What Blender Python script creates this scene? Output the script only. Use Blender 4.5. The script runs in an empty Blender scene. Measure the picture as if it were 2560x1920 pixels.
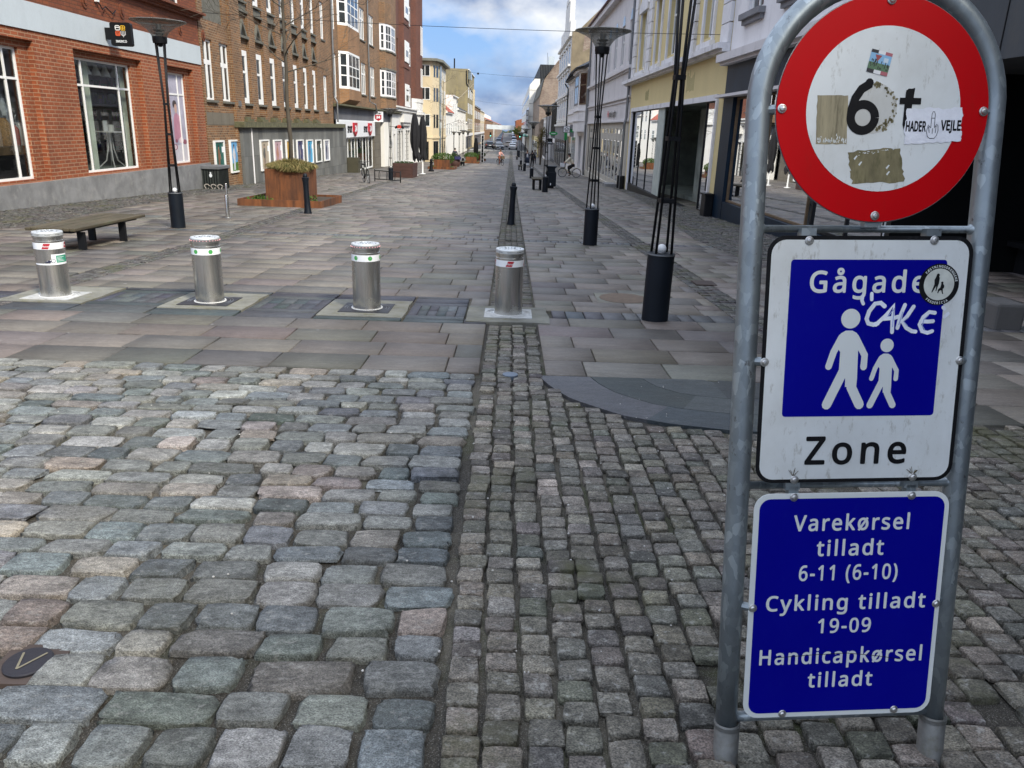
import bpy, math, random
import numpy as np
from mathutils import Vector, Matrix
random.seed(7); rng = np.random.default_rng(7)
SC = bpy.context.scene
COL = SC.collection
# ------------------------------------------------------------------ camera
pit, rol, yaw = math.radians(18.21), math.radians(1.956), math.radians(0.641)
fwd = Vector((math.sin(yaw)*math.cos(pit), math.cos(yaw)*math.cos(pit), -math.sin(pit)))
rt0 = Vector((math.cos(yaw), -math.sin(yaw), 0)); up0 = rt0.cross(fwd)
rt = rt0*math.cos(rol) + up0*math.sin(rol); up = -rt0*math.sin(rol) + up0*math.cos(rol)
cam_d = bpy.data.cameras.new('camera'); cam = bpy.data.objects.new('camera', cam_d); COL.objects.link(cam)
cam.matrix_world = Matrix(((rt.x, up.x, -fwd.x, 0), (rt.y, up.y, -fwd.y, 0), (rt.z, up.z, -fwd.z, 1.5), (0, 0, 0, 1)))
cam_d.sensor_width = 36; cam_d.lens = 1944/2560*36; cam_d.clip_start = .05; cam_d.clip_end = 6000
SC.camera = cam
# ------------------------------------------------------------------ light
SUN_EL, SUN_AZ = 40, 142          # azimuth clockwise from +Y: behind the camera, to its right
W = bpy.data.worlds.new('World'); SC.world = W; W.use_nodes = True
nt = W.node_tree; nt.nodes.clear(); N = nt.nodes.new; Lk = nt.links.new
out = N('ShaderNodeOutputWorld'); bg = N('ShaderNodeBackground'); Lk(bg.outputs[0], out.inputs[0])
sky = N('ShaderNodeTexSky'); sky.sky_type = 'NISHITA'; sky.sun_disc = False
sky.sun_elevation = math.radians(SUN_EL); sky.sun_rotation = math.radians(SUN_AZ); sky.dust_density = .6; sky.ozone_density = 1.6
tc = N('ShaderNodeTexCoord'); sp = N('ShaderNodeSeparateXYZ'); Lk(tc.outputs['Generated'], sp.inputs[0])
def wm(op, a, b=None, c=None):
    n = N('ShaderNodeMath'); n.operation = op
    for i, v in enumerate((a, b, c)):
        if v is None: continue
        if isinstance(v, (int, float)): n.inputs[i].default_value = v
        else: Lk(v, n.inputs[i])
    return n.outputs[0]
zz = wm('ADD', wm('MAXIMUM', sp.outputs[2], 0.0), .10)
cx = wm('DIVIDE', sp.outputs[0], zz); cy = wm('DIVIDE', sp.outputs[1], zz)
cb = N('ShaderNodeCombineXYZ'); Lk(sp.outputs[0], cb.inputs[0]); Lk(wm('MULTIPLY', sp.outputs[1], .6), cb.inputs[1]); Lk(wm('MULTIPLY', sp.outputs[2], 1.7), cb.inputs[2])
n1 = N('ShaderNodeTexNoise'); n1.inputs['Scale'].default_value = 5.2; n1.inputs['Detail'].default_value = 7; n1.inputs['Roughness'].default_value = .52
Lk(cb.outputs[0], n1.inputs['Vector'])
r1 = N('ShaderNodeValToRGB'); r1.color_ramp.elements[0].position = .38; r1.color_ramp.elements[1].position = .54; Lk(n1.outputs[0], r1.inputs[0])
n2 = N('ShaderNodeTexNoise'); n2.inputs['Scale'].default_value = 8.5; n2.inputs['Detail'].default_value = 6
pass
mp = N('ShaderNodeVectorMath'); mp.operation = 'ADD'; mp.inputs[1].default_value = (5.2, 1.7, 9.1); Lk(cb.outputs[0], mp.inputs[0]); Lk(mp.outputs[0], n2.inputs['Vector'])
r2 = N('ShaderNodeValToRGB'); r2.color_ramp.elements[0].position = .38; r2.color_ramp.elements[0].color = (.17, .24, .39, 1)
r2.color_ramp.elements[1].position = .60; r2.color_ramp.elements[1].color = (.64, .66, .69, 1); Lk(n2.outputs[0], r2.inputs[0])
sk = N('ShaderNodeVectorMath'); sk.operation = 'SCALE'; sk.inputs['Scale'].default_value = .11; Lk(sky.outputs[0], sk.inputs[0])
mx0 = N('ShaderNodeMixRGB'); mx0.inputs[0].default_value = .75; mx0.inputs[2].default_value = (.13, .28, .60, 1); Lk(sk.outputs[0], mx0.inputs[1])
mx = N('ShaderNodeMixRGB'); cov = wm('MAXIMUM', r1.outputs[0], wm('MINIMUM', wm('MAXIMUM', wm('MULTIPLY', wm('SUBTRACT', sp.outputs[2], .24), 3.2), 0.0), .92)); Lk(cov, mx.inputs[0]); Lk(mx0.outputs[0], mx.inputs[1]); Lk(r2.outputs[0], mx.inputs[2])
lum = wm('ADD', wm('MULTIPLY', wm('SMOOTH_MIN', wm('MAXIMUM', wm('SUBTRACT', sp.outputs[2], .12), 0.0), .6, .1), 2.1), .95)
sv = N('ShaderNodeVectorMath'); sv.operation = 'SCALE'; Lk(mx.outputs[0], sv.inputs[0]); Lk(lum, sv.inputs['Scale'])   # an overcast sky is brightest overhead
Lk(sv.outputs[0], bg.inputs[0]); bg.inputs[1].default_value = .95
sl = bpy.data.lights.new('sun', 'SUN'); sl.energy = 3.1; sl.angle = math.radians(9); sl.color = (1, .93, .80)
so = bpy.data.objects.new('sun', sl); COL.objects.link(so)
az, el = math.radians(SUN_AZ), math.radians(SUN_EL)
so.rotation_euler = Vector((math.sin(az)*math.cos(el), math.cos(az)*math.cos(el), math.sin(el))).to_track_quat('Z', 'Y').to_euler()
so.location = (20, -30, 40)
SC.view_settings.view_transform = 'Standard'; SC.view_settings.look = 'None'; SC.view_settings.gamma = 1; SC.view_settings.exposure = 0.74
SC.render.engine = 'CYCLES'
SC.cycles.max_bounces = 6; SC.cycles.diffuse_bounces = 3; SC.cycles.glossy_bounces = 3; SC.cycles.transparent_max_bounces = 8
# ------------------------------------------------------------------ terrain
TY = [-60, 0, 15, 35.5, 58, 90, 110, 140, 177, 400, 813, 1200, 2500]; TZ = [2.1, 0, -.53, -1.17, -1.82, -2.55, -2.9, -3.05, -3.1, -3.1, -3.1, -8, -30]
def zg(y): return float(np.interp(y, TY, TZ))
def zgv(y): return np.interp(y, TY, TZ)
# ------------------------------------------------------------------ materials
MATS = {}
def _new(name):
    m = bpy.data.materials.new(name); m.use_nodes = True; t = m.node_tree; b = t.nodes['Principled BSDF']; MATS[name] = m
    return m, t, b
class NB:
    def __init__(s, t): s.t = t
    def n(s, typ, **kw):
        x = s.t.nodes.new(typ)
        for k, v in kw.items():
            if k.startswith('i_'): x.inputs[k[2:].replace('_', ' ')].default_value = v
            else: setattr(x, k, v)
        return x
    def l(s, a, b): s.t.links.new(a, b)
    def coord(s, kind='Object', scale=(1, 1, 1), add=None):
        c = s.n('ShaderNodeTexCoord'); m = s.n('ShaderNodeMapping'); m.inputs['Scale'].default_value = scale
        s.l(c.outputs[kind], m.inputs['Vector'])
        if add is not None:
            a = s.n('ShaderNodeVectorMath', operation='MULTIPLY_ADD'); a.inputs[1].default_value = (37, 53, 29); s.l(add, a.inputs[0]); s.l(m.outputs[0], a.inputs[2]); return a.outputs[0]
        return m.outputs[0]
    def noise(s, vec, scale, detail=4, rough=.55, lo=0., hi=1., dist=0):
        x = s.n('ShaderNodeTexNoise'); x.inputs['Scale'].default_value = scale; x.inputs['Detail'].default_value = detail; x.inputs['Roughness'].default_value = rough; x.inputs['Distortion'].default_value = dist
        s.l(vec, x.inputs['Vector'])
        r = s.n('ShaderNodeMapRange'); r.inputs['From Min'].default_value = lo; r.inputs['From Max'].default_value = hi; s.l(x.outputs[0], r.inputs[0]); return r.outputs[0]
    def mixc(s, f, a, b, mode='MIX'):
        x = s.n('ShaderNodeMixRGB', blend_type=mode)
        for i, v in enumerate((f, a, b)):
            if isinstance(v, (int, float)): x.inputs[i].default_value = v
            elif isinstance(v, (tuple, list)): x.inputs[i].default_value = tuple(v)+(1,) if len(v) == 3 else v
            else: s.l(v, x.inputs[i])
        return x.outputs[0]
    def math(s, op, a, b=0.):
        x = s.n('ShaderNodeMath', operation=op)
        for i, v in enumerate((a, b)):
            if isinstance(v, (int, float)): x.inputs[i].default_value = v
            else: s.l(v, x.inputs[i])
        return x.outputs[0]
    def bump(s, h, b, strength=.3, dist=.01):
        x = s.n('ShaderNodeBump'); x.inputs['Strength'].default_value = strength; x.inputs['Distance'].default_value = dist; s.l(h, x.inputs['Height']); s.l(x.outputs[0], b.inputs['Normal'])
def sc(c, k): return tuple(max(0, min(1, v*k)) for v in c)
def simple(name, col, rough=.6, metal=0., var=.15, vs=2.5, bump=.15, bs=90, fine=.08, spec=.5, stretch=(1, 1, 1), dirt=None):
    m, t, b = _new(name); q = NB(t); v = q.coord('Object', stretch)
    a = q.noise(v, vs, 5, .6, .3, .7); f = q.noise(v, bs, 3, .6, .25, .75)
    c = q.mixc(a, sc(col, 1-var), sc(col, 1+var)); c = q.mixc(fine, c, q.mixc(f, sc(col, .45), sc(col, 1.6)))
    if dirt:
        d = q.noise(v, vs*2.3, 6, .65, .52, .72); c = q.mixc(q.math('MULTIPLY', d, dirt[1]), c, dirt[0])
    q.l(c, b.inputs['Base Color']); b.inputs['Roughness'].default_value = rough; b.inputs['Metallic'].default_value = metal; b.inputs['Specular IOR Level'].default_value = spec
    if bump: q.bump(f, b, bump, .004)
    return m
def brick(name, c1, c2, mortar, bw=.25, bh=.083, ms=.011, stain=(.05, .045, .04), sa=.35, bumpd=.01):
    m, t, b = _new(name); q = NB(t); uv = q.coord('UV')
    k = q.n('ShaderNodeTexBrick'); k.inputs['Scale'].default_value = 1; k.inputs['Brick Width'].default_value = bw; k.inputs['Row Height'].default_value = bh
    k.inputs['Mortar Size'].default_value = ms; k.inputs['Mortar Smooth'].default_value = .3; k.inputs['Bias'].default_value = -.1
    k.inputs['Color1'].default_value = c1+(1,); k.inputs['Color2'].default_value = c2+(1,); k.inputs['Mortar'].default_value = mortar+(1,); q.l(uv, k.inputs['Vector'])
    n = q.noise(uv, .55, 6, .62, .3, .7); st = q.noise(q.coord('UV', (1, .35, 1)), .9, 6, .65, .46, .78); f = q.noise(uv, 28, 3, .6, .2, .8)
    c = q.mixc(1, k.outputs[0], q.mixc(n, (.72, .70, .68), (1.2, 1.2, 1.2)), 'MULTIPLY'); c = q.mixc(q.math('MULTIPLY', st, sa), c, stain); c = q.mixc(.2, c, q.mixc(f, (0, 0, 0), c1))
    q.l(c, b.inputs['Base Color']); b.inputs['Roughness'].default_value = .85
    q.bump(q.math('ADD', q.math('MULTIPLY', k.outputs['Fac'], -1.0), q.math('MULTIPLY', f, .3)), b, .7, bumpd)
    return m
def stonecol(name, streak=(1, 1, 1), rough=.75, spk=190, light=.35, bump=.5, moss=0., dirty=.35, contrast=1., spots=0., wear=0.):
    """granite / slate with a colour of its own per stone (attribute Col)"""
    m, t, b = _new(name); q = NB(t); at = q.n('ShaderNodeAttribute', attribute_name='Col'); c0 = at.outputs['Color']
    v = q.coord('Object', streak, add=c0)
    g1 = q.noise(v, 9, 6, .65, .3, .7); g2 = q.noise(v, 42, 5, .7, .35, .68); g3 = q.noise(v, spk, 3, .6, .35, .65)
    k = contrast
    c = q.mixc(1, c0, q.mixc(g1, (1-.38*k,)*3, (1+.35*k,)*3), 'MULTIPLY'); c = q.mixc(1, c, q.mixc(g2, (1-.30*k,)*3, (1+.34*k,)*3), 'MULTIPLY'); c = q.mixc(1, c, q.mixc(g3, (1-.45*k,)*3, (1+.5*k,)*3), 'MULTIPLY')
    w = q.noise(v, 24, 7, .75, .55, .68); c = q.mixc(q.math('MULTIPLY', w, light), c, (.42, .41, .37))
    d = q.noise(q.coord('Object'), 2.1, 6, .6, .5, .75); c = q.mixc(q.math('MULTIPLY', d, dirty), c, (.10, .085, .06))
    if moss: 
        ms = q.noise(q.coord('Object'), 1.1, 7, .7, .53, .66); c = q.mixc(q.math('MULTIPLY', ms, moss), c, (.075, .075, .03))
    if wear:
        o2 = q.coord('Object', (1, .45, 1)); c = q.mixc(1, c, q.mixc(q.noise(o2, .55, 6, .62, .32, .68), (1-wear,)*3, (1+wear*.8,)*3), 'MULTIPLY'); c = q.mixc(q.math('MULTIPLY', q.noise(q.coord('Object', (1, .12, 1)), 1.3, 5, .6, .56, .74), .35), c, (.055, .05, .045))
    if spots:
        vo = q.n('ShaderNodeTexVoronoi', i_Scale=3.1); q.l(q.coord('Object', (1, 1, 0)), vo.inputs['Vector']); sx = q.n('ShaderNodeSeparateColor'); q.l(vo.outputs['Color'], sx.inputs[0])
        rad = q.math('MULTIPLY', q.math('GREATER_THAN', sx.outputs[0], .5), q.math('MULTIPLY_ADD' if False else 'ADD', q.math('MULTIPLY', sx.outputs[1], .05), .02)); hit = q.math('LESS_THAN', vo.outputs['Distance'], rad)
        c = q.mixc(q.math('MULTIPLY', hit, spots), c, q.mixc(q.math('GREATER_THAN', sx.outputs[2], .65), (.03, .028, .026), (.30, .29, .27)))
    q.l(c, b.inputs['Base Color']); b.inputs['Roughness'].default_value = rough; b.inputs['Specular IOR Level'].default_value = .4
    q.bump(q.math('ADD', q.math('MULTIPLY', g2, .8), q.math('MULTIPLY', g3, .35)), b, bump, .008)
    return m
def colorattr(name, rough=.5, spec=.5, var=.1):
    m, t, b = _new(name); q = NB(t); at = q.n('ShaderNodeAttribute', attribute_name='Col'); n = q.noise(q.coord(), 6, 4, .6, .3, .7)
    q.l(q.mixc(1, at.outputs['Color'], q.mixc(n, (1-var,)*3, (1+var,)*3), 'MULTIPLY'), b.inputs['Base Color']); b.inputs['Roughness'].default_value = rough; b.inputs['Specular IOR Level'].default_value = spec
    return m
def foliage(name, c1, c2):
    m, t, b = _new(name); q = NB(t); n = q.noise(q.coord(), 7, 4, .7, .3, .7); q.l(q.mixc(n, c1, c2), b.inputs['Base Color']); b.inputs['Roughness'].default_value = .7; b.inputs['Specular IOR Level'].default_value = .2
    return m
def pane(name, tint=(.02, .024, .026), rough=.03, wob=.02, ior=1.52):
    m, t, b = _new(name); q = NB(t); n = q.noise(q.coord('UV'), .8, 3, .5, .2, .8); q.l(q.mixc(n, sc(tint, .5), sc(tint, 1.7)), b.inputs['Base Color'])
    b.inputs['Roughness'].default_value = rough; b.inputs['IOR'].default_value = ior; b.inputs['Specular IOR Level'].default_value = .6
    q.bump(q.noise(q.coord('UV'), 1.6, 2, .4), b, wob, .3); return m
def shopglass(name, boost=1.0, tint=(.86, .9, .88)):
    m, t, b = _new(name); q = NB(t); t.nodes.remove(b); o = t.nodes['Material Output']
    g = q.n('ShaderNodeBsdfGlossy'); g.inputs['Roughness'].default_value = .01; g.inputs['Color'].default_value = (.95, .97, 1, 1)
    tr = q.n('ShaderNodeBsdfTransparent'); tr.inputs['Color'].default_value = tint+(1,)
    f = q.n('ShaderNodeFresnel'); f.inputs['IOR'].default_value = 1.5; k = q.math('MINIMUM', q.math('ADD', q.math('MULTIPLY', f.outputs[0], 1.5*boost), .03), .9)
    mx = q.n('ShaderNodeMixShader'); q.l(k, mx.inputs[0]); q.l(tr.outputs[0], mx.inputs[1]); q.l(g.outputs[0], mx.inputs[2]); q.l(mx.outputs[0], o.inputs[0]); return m
# ------------------------------------------------------------------ mesh helpers
ORG = {}
class MB:
    def __init__(s): s.v = []; s.f = []; s.m = []; s.c = []; s.cur = 0; s.col = None; s.sm = []; s.smooth = False
    def add(s, vs, fs):
        o = len(s.v); s.v += [tuple(p) for p in vs]
        for f in fs: s.f.append([i+o for i in f]); s.m.append(s.cur); s.c.append(s.col); s.sm.append(s.smooth)
    def quad(s, a, b, c, d): s.add([a, b, c, d], [(0, 1, 2, 3)])
    def poly(s, pts): s.add(pts, [tuple(range(len(pts)))])
    def box(s, x0, x1, y0, y1, z0, z1, f=None):
        P = [(x, y, z) for x in (x0, x1) for y in (y0, y1) for z in (z0, z1)]
        if f: P = [f(*p) for p in P]
        s.add(P, [(0, 1, 3, 2), (4, 6, 7, 5), (0, 4, 5, 1), (2, 3, 7, 6), (0, 2, 6, 4), (1, 5, 7, 3)])
    def ctr(s, cx, cy, cz, sx, sy, sz): s.box(cx-sx/2, cx+sx/2, cy-sy/2, cy+sy/2, cz-sz/2, cz+sz/2)
    def prism(s, pts, vec):
        n = len(pts); v = Vector(vec); A = [Vector(p) for p in pts]; s.add(A+[p+v for p in A], [tuple(range(n))[::-1], tuple(range(n, 2*n))]+[(i, (i+1) % n, (i+1) % n+n, i+n) for i in range(n)])
    def tube(s, pts, r, n=8, cap=True):
        pts = [Vector(p) for p in pts]; rs = r if isinstance(r, (list, tuple)) else [r]*len(pts); V = []; prev = None
        for i, p in enumerate(pts):
            d = (pts[min(i+1, len(pts)-1)]-pts[max(i-1, 0)]).normalized()
            if prev is None: a = d.cross(Vector((0, 0, 1))) if abs(d.z) < .95 else d.cross(Vector((1, 0, 0)))
            else: a = prev-d*prev.dot(d)
            a.normalize(); prev = a; b = d.cross(a)
            for k in range(n): V.append(p+(a*math.cos(2*math.pi*k/n)+b*math.sin(2*math.pi*k/n))*rs[i])
        F = [(i*n+k, i*n+(k+1) % n, (i+1)*n+(k+1) % n, (i+1)*n+k) for i in range(len(pts)-1) for k in range(n)]
        if cap: F += [tuple(range(n))[::-1], tuple(range((len(pts)-1)*n, len(pts)*n))]
        s.add(V, F)
    def lathe(s, prof, c=(0, 0, 0), n=24, cap=True, ax='z'):
        V = []; mpf = {'z': lambda r, h, a: (r*math.cos(a), r*math.sin(a), h), 'y': lambda r, h, a: (r*math.cos(a), h, r*math.sin(a)), 'x': lambda r, h, a: (h, r*math.cos(a), r*math.sin(a))}[ax]
        for r, h in prof:
            for k in range(n):
                p = mpf(r, h, 2*math.pi*k/n); V.append((c[0]+p[0], c[1]+p[1], c[2]+p[2]))
        F = [(i*n+k, i*n+(k+1) % n, (i+1)*n+(k+1) % n, (i+1)*n+k) for i in range(len(prof)-1) for k in range(n)]
        if cap: F += [tuple(range(n))[::-1], tuple(range((len(prof)-1)*n, len(prof)*n))]
        s.add(V, F)
    def torus(s, c, R, r, n=24, k=6, ax='x'):
        pts = []
        for i in range(n):
            a = 2*math.pi*i/n
            for j in range(k):
                b = 2*math.pi*j/k; q = R+r*math.cos(b); h = r*math.sin(b); x, y = q*math.cos(a), q*math.sin(a)
                p = {'x': (h, x, y), 'y': (x, h, y), 'z': (x, y, h)}[ax]; pts.append((c[0]+p[0], c[1]+p[1], c[2]+p[2]))
        s.add(pts, [(i*k+j, ((i+1) % n)*k+j, ((i+1) % n)*k+(j+1) % k, i*k+(j+1) % k) for i in range(n) for j in range(k)])
    def ball(s, c, r, n=12, m=8, sq=(1, 1, 1)):
        V = []
        for i in range(m+1):
            th = math.pi*i/m
            for k in range(n): V.append((c[0]+r*sq[0]*math.sin(th)*math.cos(2*math.pi*k/n), c[1]+r*sq[1]*math.sin(th)*math.sin(2*math.pi*k/n), c[2]+r*sq[2]*math.cos(th)))
        s.add(V, [(i*n+k, (i+1)*n+k, (i+1)*n+(k+1) % n, i*n+(k+1) % n) for i in range(m) for k in range(n)])
    def build(s, name, mats, parent=None, smooth=None, bevel=0, **props):
        if not isinstance(mats, (list, tuple)): mats = [mats]
        o = Vector(ORG.get(parent.name, (0, 0, 0))) if parent else Vector((0, 0, 0))
        me = bpy.data.meshes.new(name); me.from_pydata([tuple(Vector(p)-o) for p in s.v], [], s.f)
        for m in mats: me.materials.append(MATS[m] if isinstance(m, str) else m)
        me.polygons.foreach_set('material_index', s.m)
        sm = s.sm if smooth is None else [True]*len(s.f); me.polygons.foreach_set('use_smooth', sm)
        if smooth: me.set_sharp_from_angle(angle=math.radians(smooth if smooth is not True else 40))
        if any(c is not None for c in s.c):
            at = me.color_attributes.new('Col', 'FLOAT_COLOR', 'CORNER'); arr = []
            for f, c in zip(s.f, s.c): arr += (list(c if c is not None else (.5, .5, .5))+[1.])*len(f)
            at.data.foreach_set('color', arr)
        boxuv(me, o)
        ob = bpy.data.objects.new(name, me); COL.objects.link(ob)
        if parent: ob.parent = parent; ORG[ob.name] = tuple(o)
        if bevel: b = ob.modifiers.new('bevel', 'BEVEL'); b.width = bevel; b.segments = 2; b.limit_method = 'ANGLE'
        for k, v in props.items(): ob[k] = v
        return ob
def boxuv(me, o=(0, 0, 0)):
    nl = len(me.loops); li = np.empty(nl, np.int32); me.loops.foreach_get('vertex_index', li); co = np.empty(len(me.vertices)*3); me.vertices.foreach_get('co', co); co = co.reshape(-1, 3)+np.array(o)
    pn = np.empty(len(me.polygons)*3); me.polygons.foreach_get('normal', pn); pn = np.abs(pn.reshape(-1, 3)); tot = np.empty(len(me.polygons), np.int32); me.polygons.foreach_get('loop_total', tot)
    ax = np.repeat(pn.argmax(1), tot); p = co[li]; uv = np.empty((nl, 2))
    uv[ax == 0] = p[ax == 0][:, [1, 2]]; uv[ax == 1] = p[ax == 1][:, [0, 2]]; uv[ax == 2] = p[ax == 2][:, [0, 1]]
    u = me.uv_layers.new(name='UVMap'); u.data.foreach_set('uv', uv.ravel())
def root(name, label, cat, loc=(0, 0, 0), group=None, rz=0):
    o = bpy.data.objects.new(name, None); o.empty_display_size = .2; COL.objects.link(o); o.location = loc; o.rotation_euler.z = rz; o['label'] = label; o['category'] = cat
    if group: o['group'] = group
    ORG[o.name] = tuple(loc); return o
def tag(o, label, cat, group=None):
    o['label'] = label; o['category'] = cat
    if group: o['group'] = group
    return o
def kids(o): return [c for c in bpy.data.objects if c.parent == o]
CH = None
def dup(r, loc, rz=None, label=None, scale=None):
    def cp(o, par):
        c = o.copy(); COL.objects.link(c)
        if par: c.parent = par
        for k in list(o.children): cp(k, c)
        return c
    c = cp(r, None); c.location = loc
    if rz is not None: c.rotation_euler.z = rz
    if label: c['label'] = label
    if scale: c.scale = (scale,)*3
    return c
def mesh_np(name, V, F, mat, parent=None, cols=None, smooth=False, **props):
    me = bpy.data.meshes.new(name); nf, k = F.shape; me.vertices.add(len(V)); me.vertices.foreach_set('co', np.ascontiguousarray(V, np.float32).ravel())
    me.loops.add(nf*k); me.loops.foreach_set('vertex_index', np.ascontiguousarray(F, np.int32).ravel()); me.polygons.add(nf); me.polygons.foreach_set('loop_start', np.arange(0, nf*k, k, dtype=np.int32))
    me.update(calc_edges=True); me.validate()
    if smooth: me.polygons.foreach_set('use_smooth', np.ones(nf, bool))
    me.materials.append(MATS[mat])
    if cols is not None:
        at = me.color_attributes.new('Col', 'FLOAT_COLOR', 'POINT'); at.data.foreach_set('color', np.hstack([cols, np.ones((len(cols), 1))]).astype(np.float32).ravel())
    ob = bpy.data.objects.new(name, me); COL.objects.link(ob)
    if parent: ob.parent = parent
    for a, b in props.items(): ob[a] = b
    return ob
try: FONT = bpy.data.fonts.load(bpy.utils.system_resource('DATAFILES', path='fonts')+'/NotoSansHebrew-Regular.woff2')     # a typeface that ships inside Blender
except Exception: FONT = None
# flat text --------------------------------------------------------------
def text_mesh(s, bold=0.0, spacing=1.0):
    cu = bpy.data.curves.new('lettering', 'FONT'); cu.body = s; cu.size = 1; cu.font = FONT or cu.font; cu.offset = bold; cu.space_character = spacing; cu.resolution_u = 6
    ob = bpy.data.objects.new('lettering', cu); COL.objects.link(ob); bpy.context.view_layer.update()
    me = bpy.data.meshes.new_from_object(ob.evaluated_get(bpy.context.evaluated_depsgraph_get())); bpy.data.objects.remove(ob); bpy.data.curves.remove(cu)
    V = [v.co.copy() for v in me.vertices]; F = [tuple(p.vertices) for p in me.polygons]; bpy.data.meshes.remove(me); return V, F
CAPH = None
def put_text(mb, s, f, a0, a1, b0, cap, bold=.0, spacing=1.0, keep=False):
    """letters fitted into a0..a1 with baseline b0 and capital height cap; f(a,b) gives the 3D point"""
    global CAPH
    if CAPH is None: CAPH = max(v.y for v in text_mesh('H')[0])
    V, F = text_mesh(s, 0, spacing)
    if not V: return
    B = bold*.95; x0 = min(v.x for v in V)-B; x1 = max(v.x for v in V)+B; k = cap/(CAPH+B); kx = (a1-a0)/(x1-x0)
    if keep: kx = k*(1 if a1 > a0 else -1)
    O = Vector(f(0, 0)); nn = (Vector(f(1, 0))-O).cross(Vector(f(0, 1))-O).normalized()*cap*5e-4
    for i in range(9 if bold else 1):       # thickened strokes: the same outline laid several times, each a hair above the last
        dx, dy = (0, 0) if i == 0 else (B*math.cos(i*math.pi/4), B*math.sin(i*math.pi/4))
        mb.add([tuple(Vector(f(a0+(v.x+dx-x0)*kx, b0+(v.y+dy)*k))+nn*i) for v in V], F)
LAY = [0]
def lift(f, step):
    """each flat piece of one drawing lies a hair above the last, so that no two share a plane"""
    O = Vector(f(0, 0)); n = (Vector(f(1, 0))-O).cross(Vector(f(0, 1))-O).normalized(); LAY[0] = LAY[0] % 22+1; n *= step*LAY[0]; return lambda a, b: tuple(Vector(f(a, b))+n)
def ribbon(mb, pts, w, f, n=6):
    """flat brush stroke along pts with round ends"""
    P = [Vector(p) for p in pts]; L = []; R = []; st = max(1.2e-5, w*6e-4)
    for i, p in enumerate(P):
        d = (P[min(i+1, len(P)-1)]-P[max(i-1, 0)]).normalized(); q = Vector((-d.y, d.x))*w/2; L.append(p+q); R.append(p-q)
    g = lift(f, st)
    for i in range(len(P)-1): mb.add([g(*x) for x in (L[i], R[i], R[i+1], L[i+1])], [(0, 1, 2, 3)])
    for p in ((P[0], P[-1]) if (P[0]-P[-1]).length > w*.1 else ()): g = lift(f, st); mb.add([g(p.x+w/2*math.cos(2*math.pi*k/10), p.y+w/2*math.sin(2*math.pi*k/10)) for k in range(10)], [tuple(range(10))])
def disc(mb, cx, cy, r, f, n=32, ry=None): mb.add([f(cx+r*math.cos(2*math.pi*k/n), cy+(ry or r)*math.sin(2*math.pi*k/n)) for k in range(n)], [tuple(range(n))])
def rrect(x0, x1, y0, y1, r, n=6):
    P = []
    for cx, cy, a in ((x1-r, y1-r, 0), (x0+r, y1-r, 90), (x0+r, y0+r, 180), (x1-r, y0+r, 270)):
        for k in range(n+1): t = math.radians(a+90*k/n); P.append((cx+r*math.cos(t), cy+r*math.sin(t)))
    return P
# facades ------------------------------------------------------------------
def fL(X): return lambda a, b, d: (X-d, a, b)        # left of the street: looks along +X
def fR(X): return lambda a, b, d: (X+d, a, b)        # right of the street
def fF(Y): return lambda a, b, d: (a, Y+d, b)        # faces the camera
def wall(mb, f, a0, a1, b0, b1, holes=(), rec=.15, d=0.):
    A = sorted({a0, a1}|{max(a0, min(a1, h[i])) for h in holes for i in (0, 1)}); B = sorted({b0, b1}|{max(b0, min(b1, h[i])) for h in holes for i in (2, 3)})
    for i in range(len(A)-1):
        for j in range(len(B)-1):
            ca, cb_ = (A[i]+A[i+1])/2, (B[j]+B[j+1])/2
            if any(h[0] < ca < h[1] and h[2] < cb_ < h[3] for h in holes): continue
            mb.quad(f(A[i], B[j], d), f(A[i+1], B[j], d), f(A[i+1], B[j+1], d), f(A[i], B[j+1], d))
    for h in holes:
        p, q, r, s = h[:4]; e = h[4] if len(h) > 4 else rec
        mb.quad(f(p, r, d), f(p, s, d), f(p, s, d+e), f(p, r, d+e)); mb.quad(f(q, r, d), f(q, r, d+e), f(q, s, d+e), f(q, s, d))
        mb.quad(f(p, r, d), f(p, r, d+e), f(q, r, d+e), f(q, r, d)); mb.quad(f(p, s, d), f(q, s, d), f(q, s, d+e), f(p, s, d+e))
def shell(mb, f, a0, a1, b0, b1, dep, roof=True):
    """the sides, back and flat top that close a building behind its facade"""
    mb.quad(f(a0, b0, 0), f(a0, b0, dep), f(a0, b1, dep), f(a0, b1, 0)); mb.quad(f(a1, b0, 0), f(a1, b1, 0), f(a1, b1, dep), f(a1, b0, dep)); mb.quad(f(a0, b0, dep), f(a1, b0, dep), f(a1, b1, dep), f(a0, b1, dep))
    if roof: mb.quad(f(a0, b1, 0), f(a1, b1, 0), f(a1, b1, dep), f(a0, b1, dep))
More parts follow.
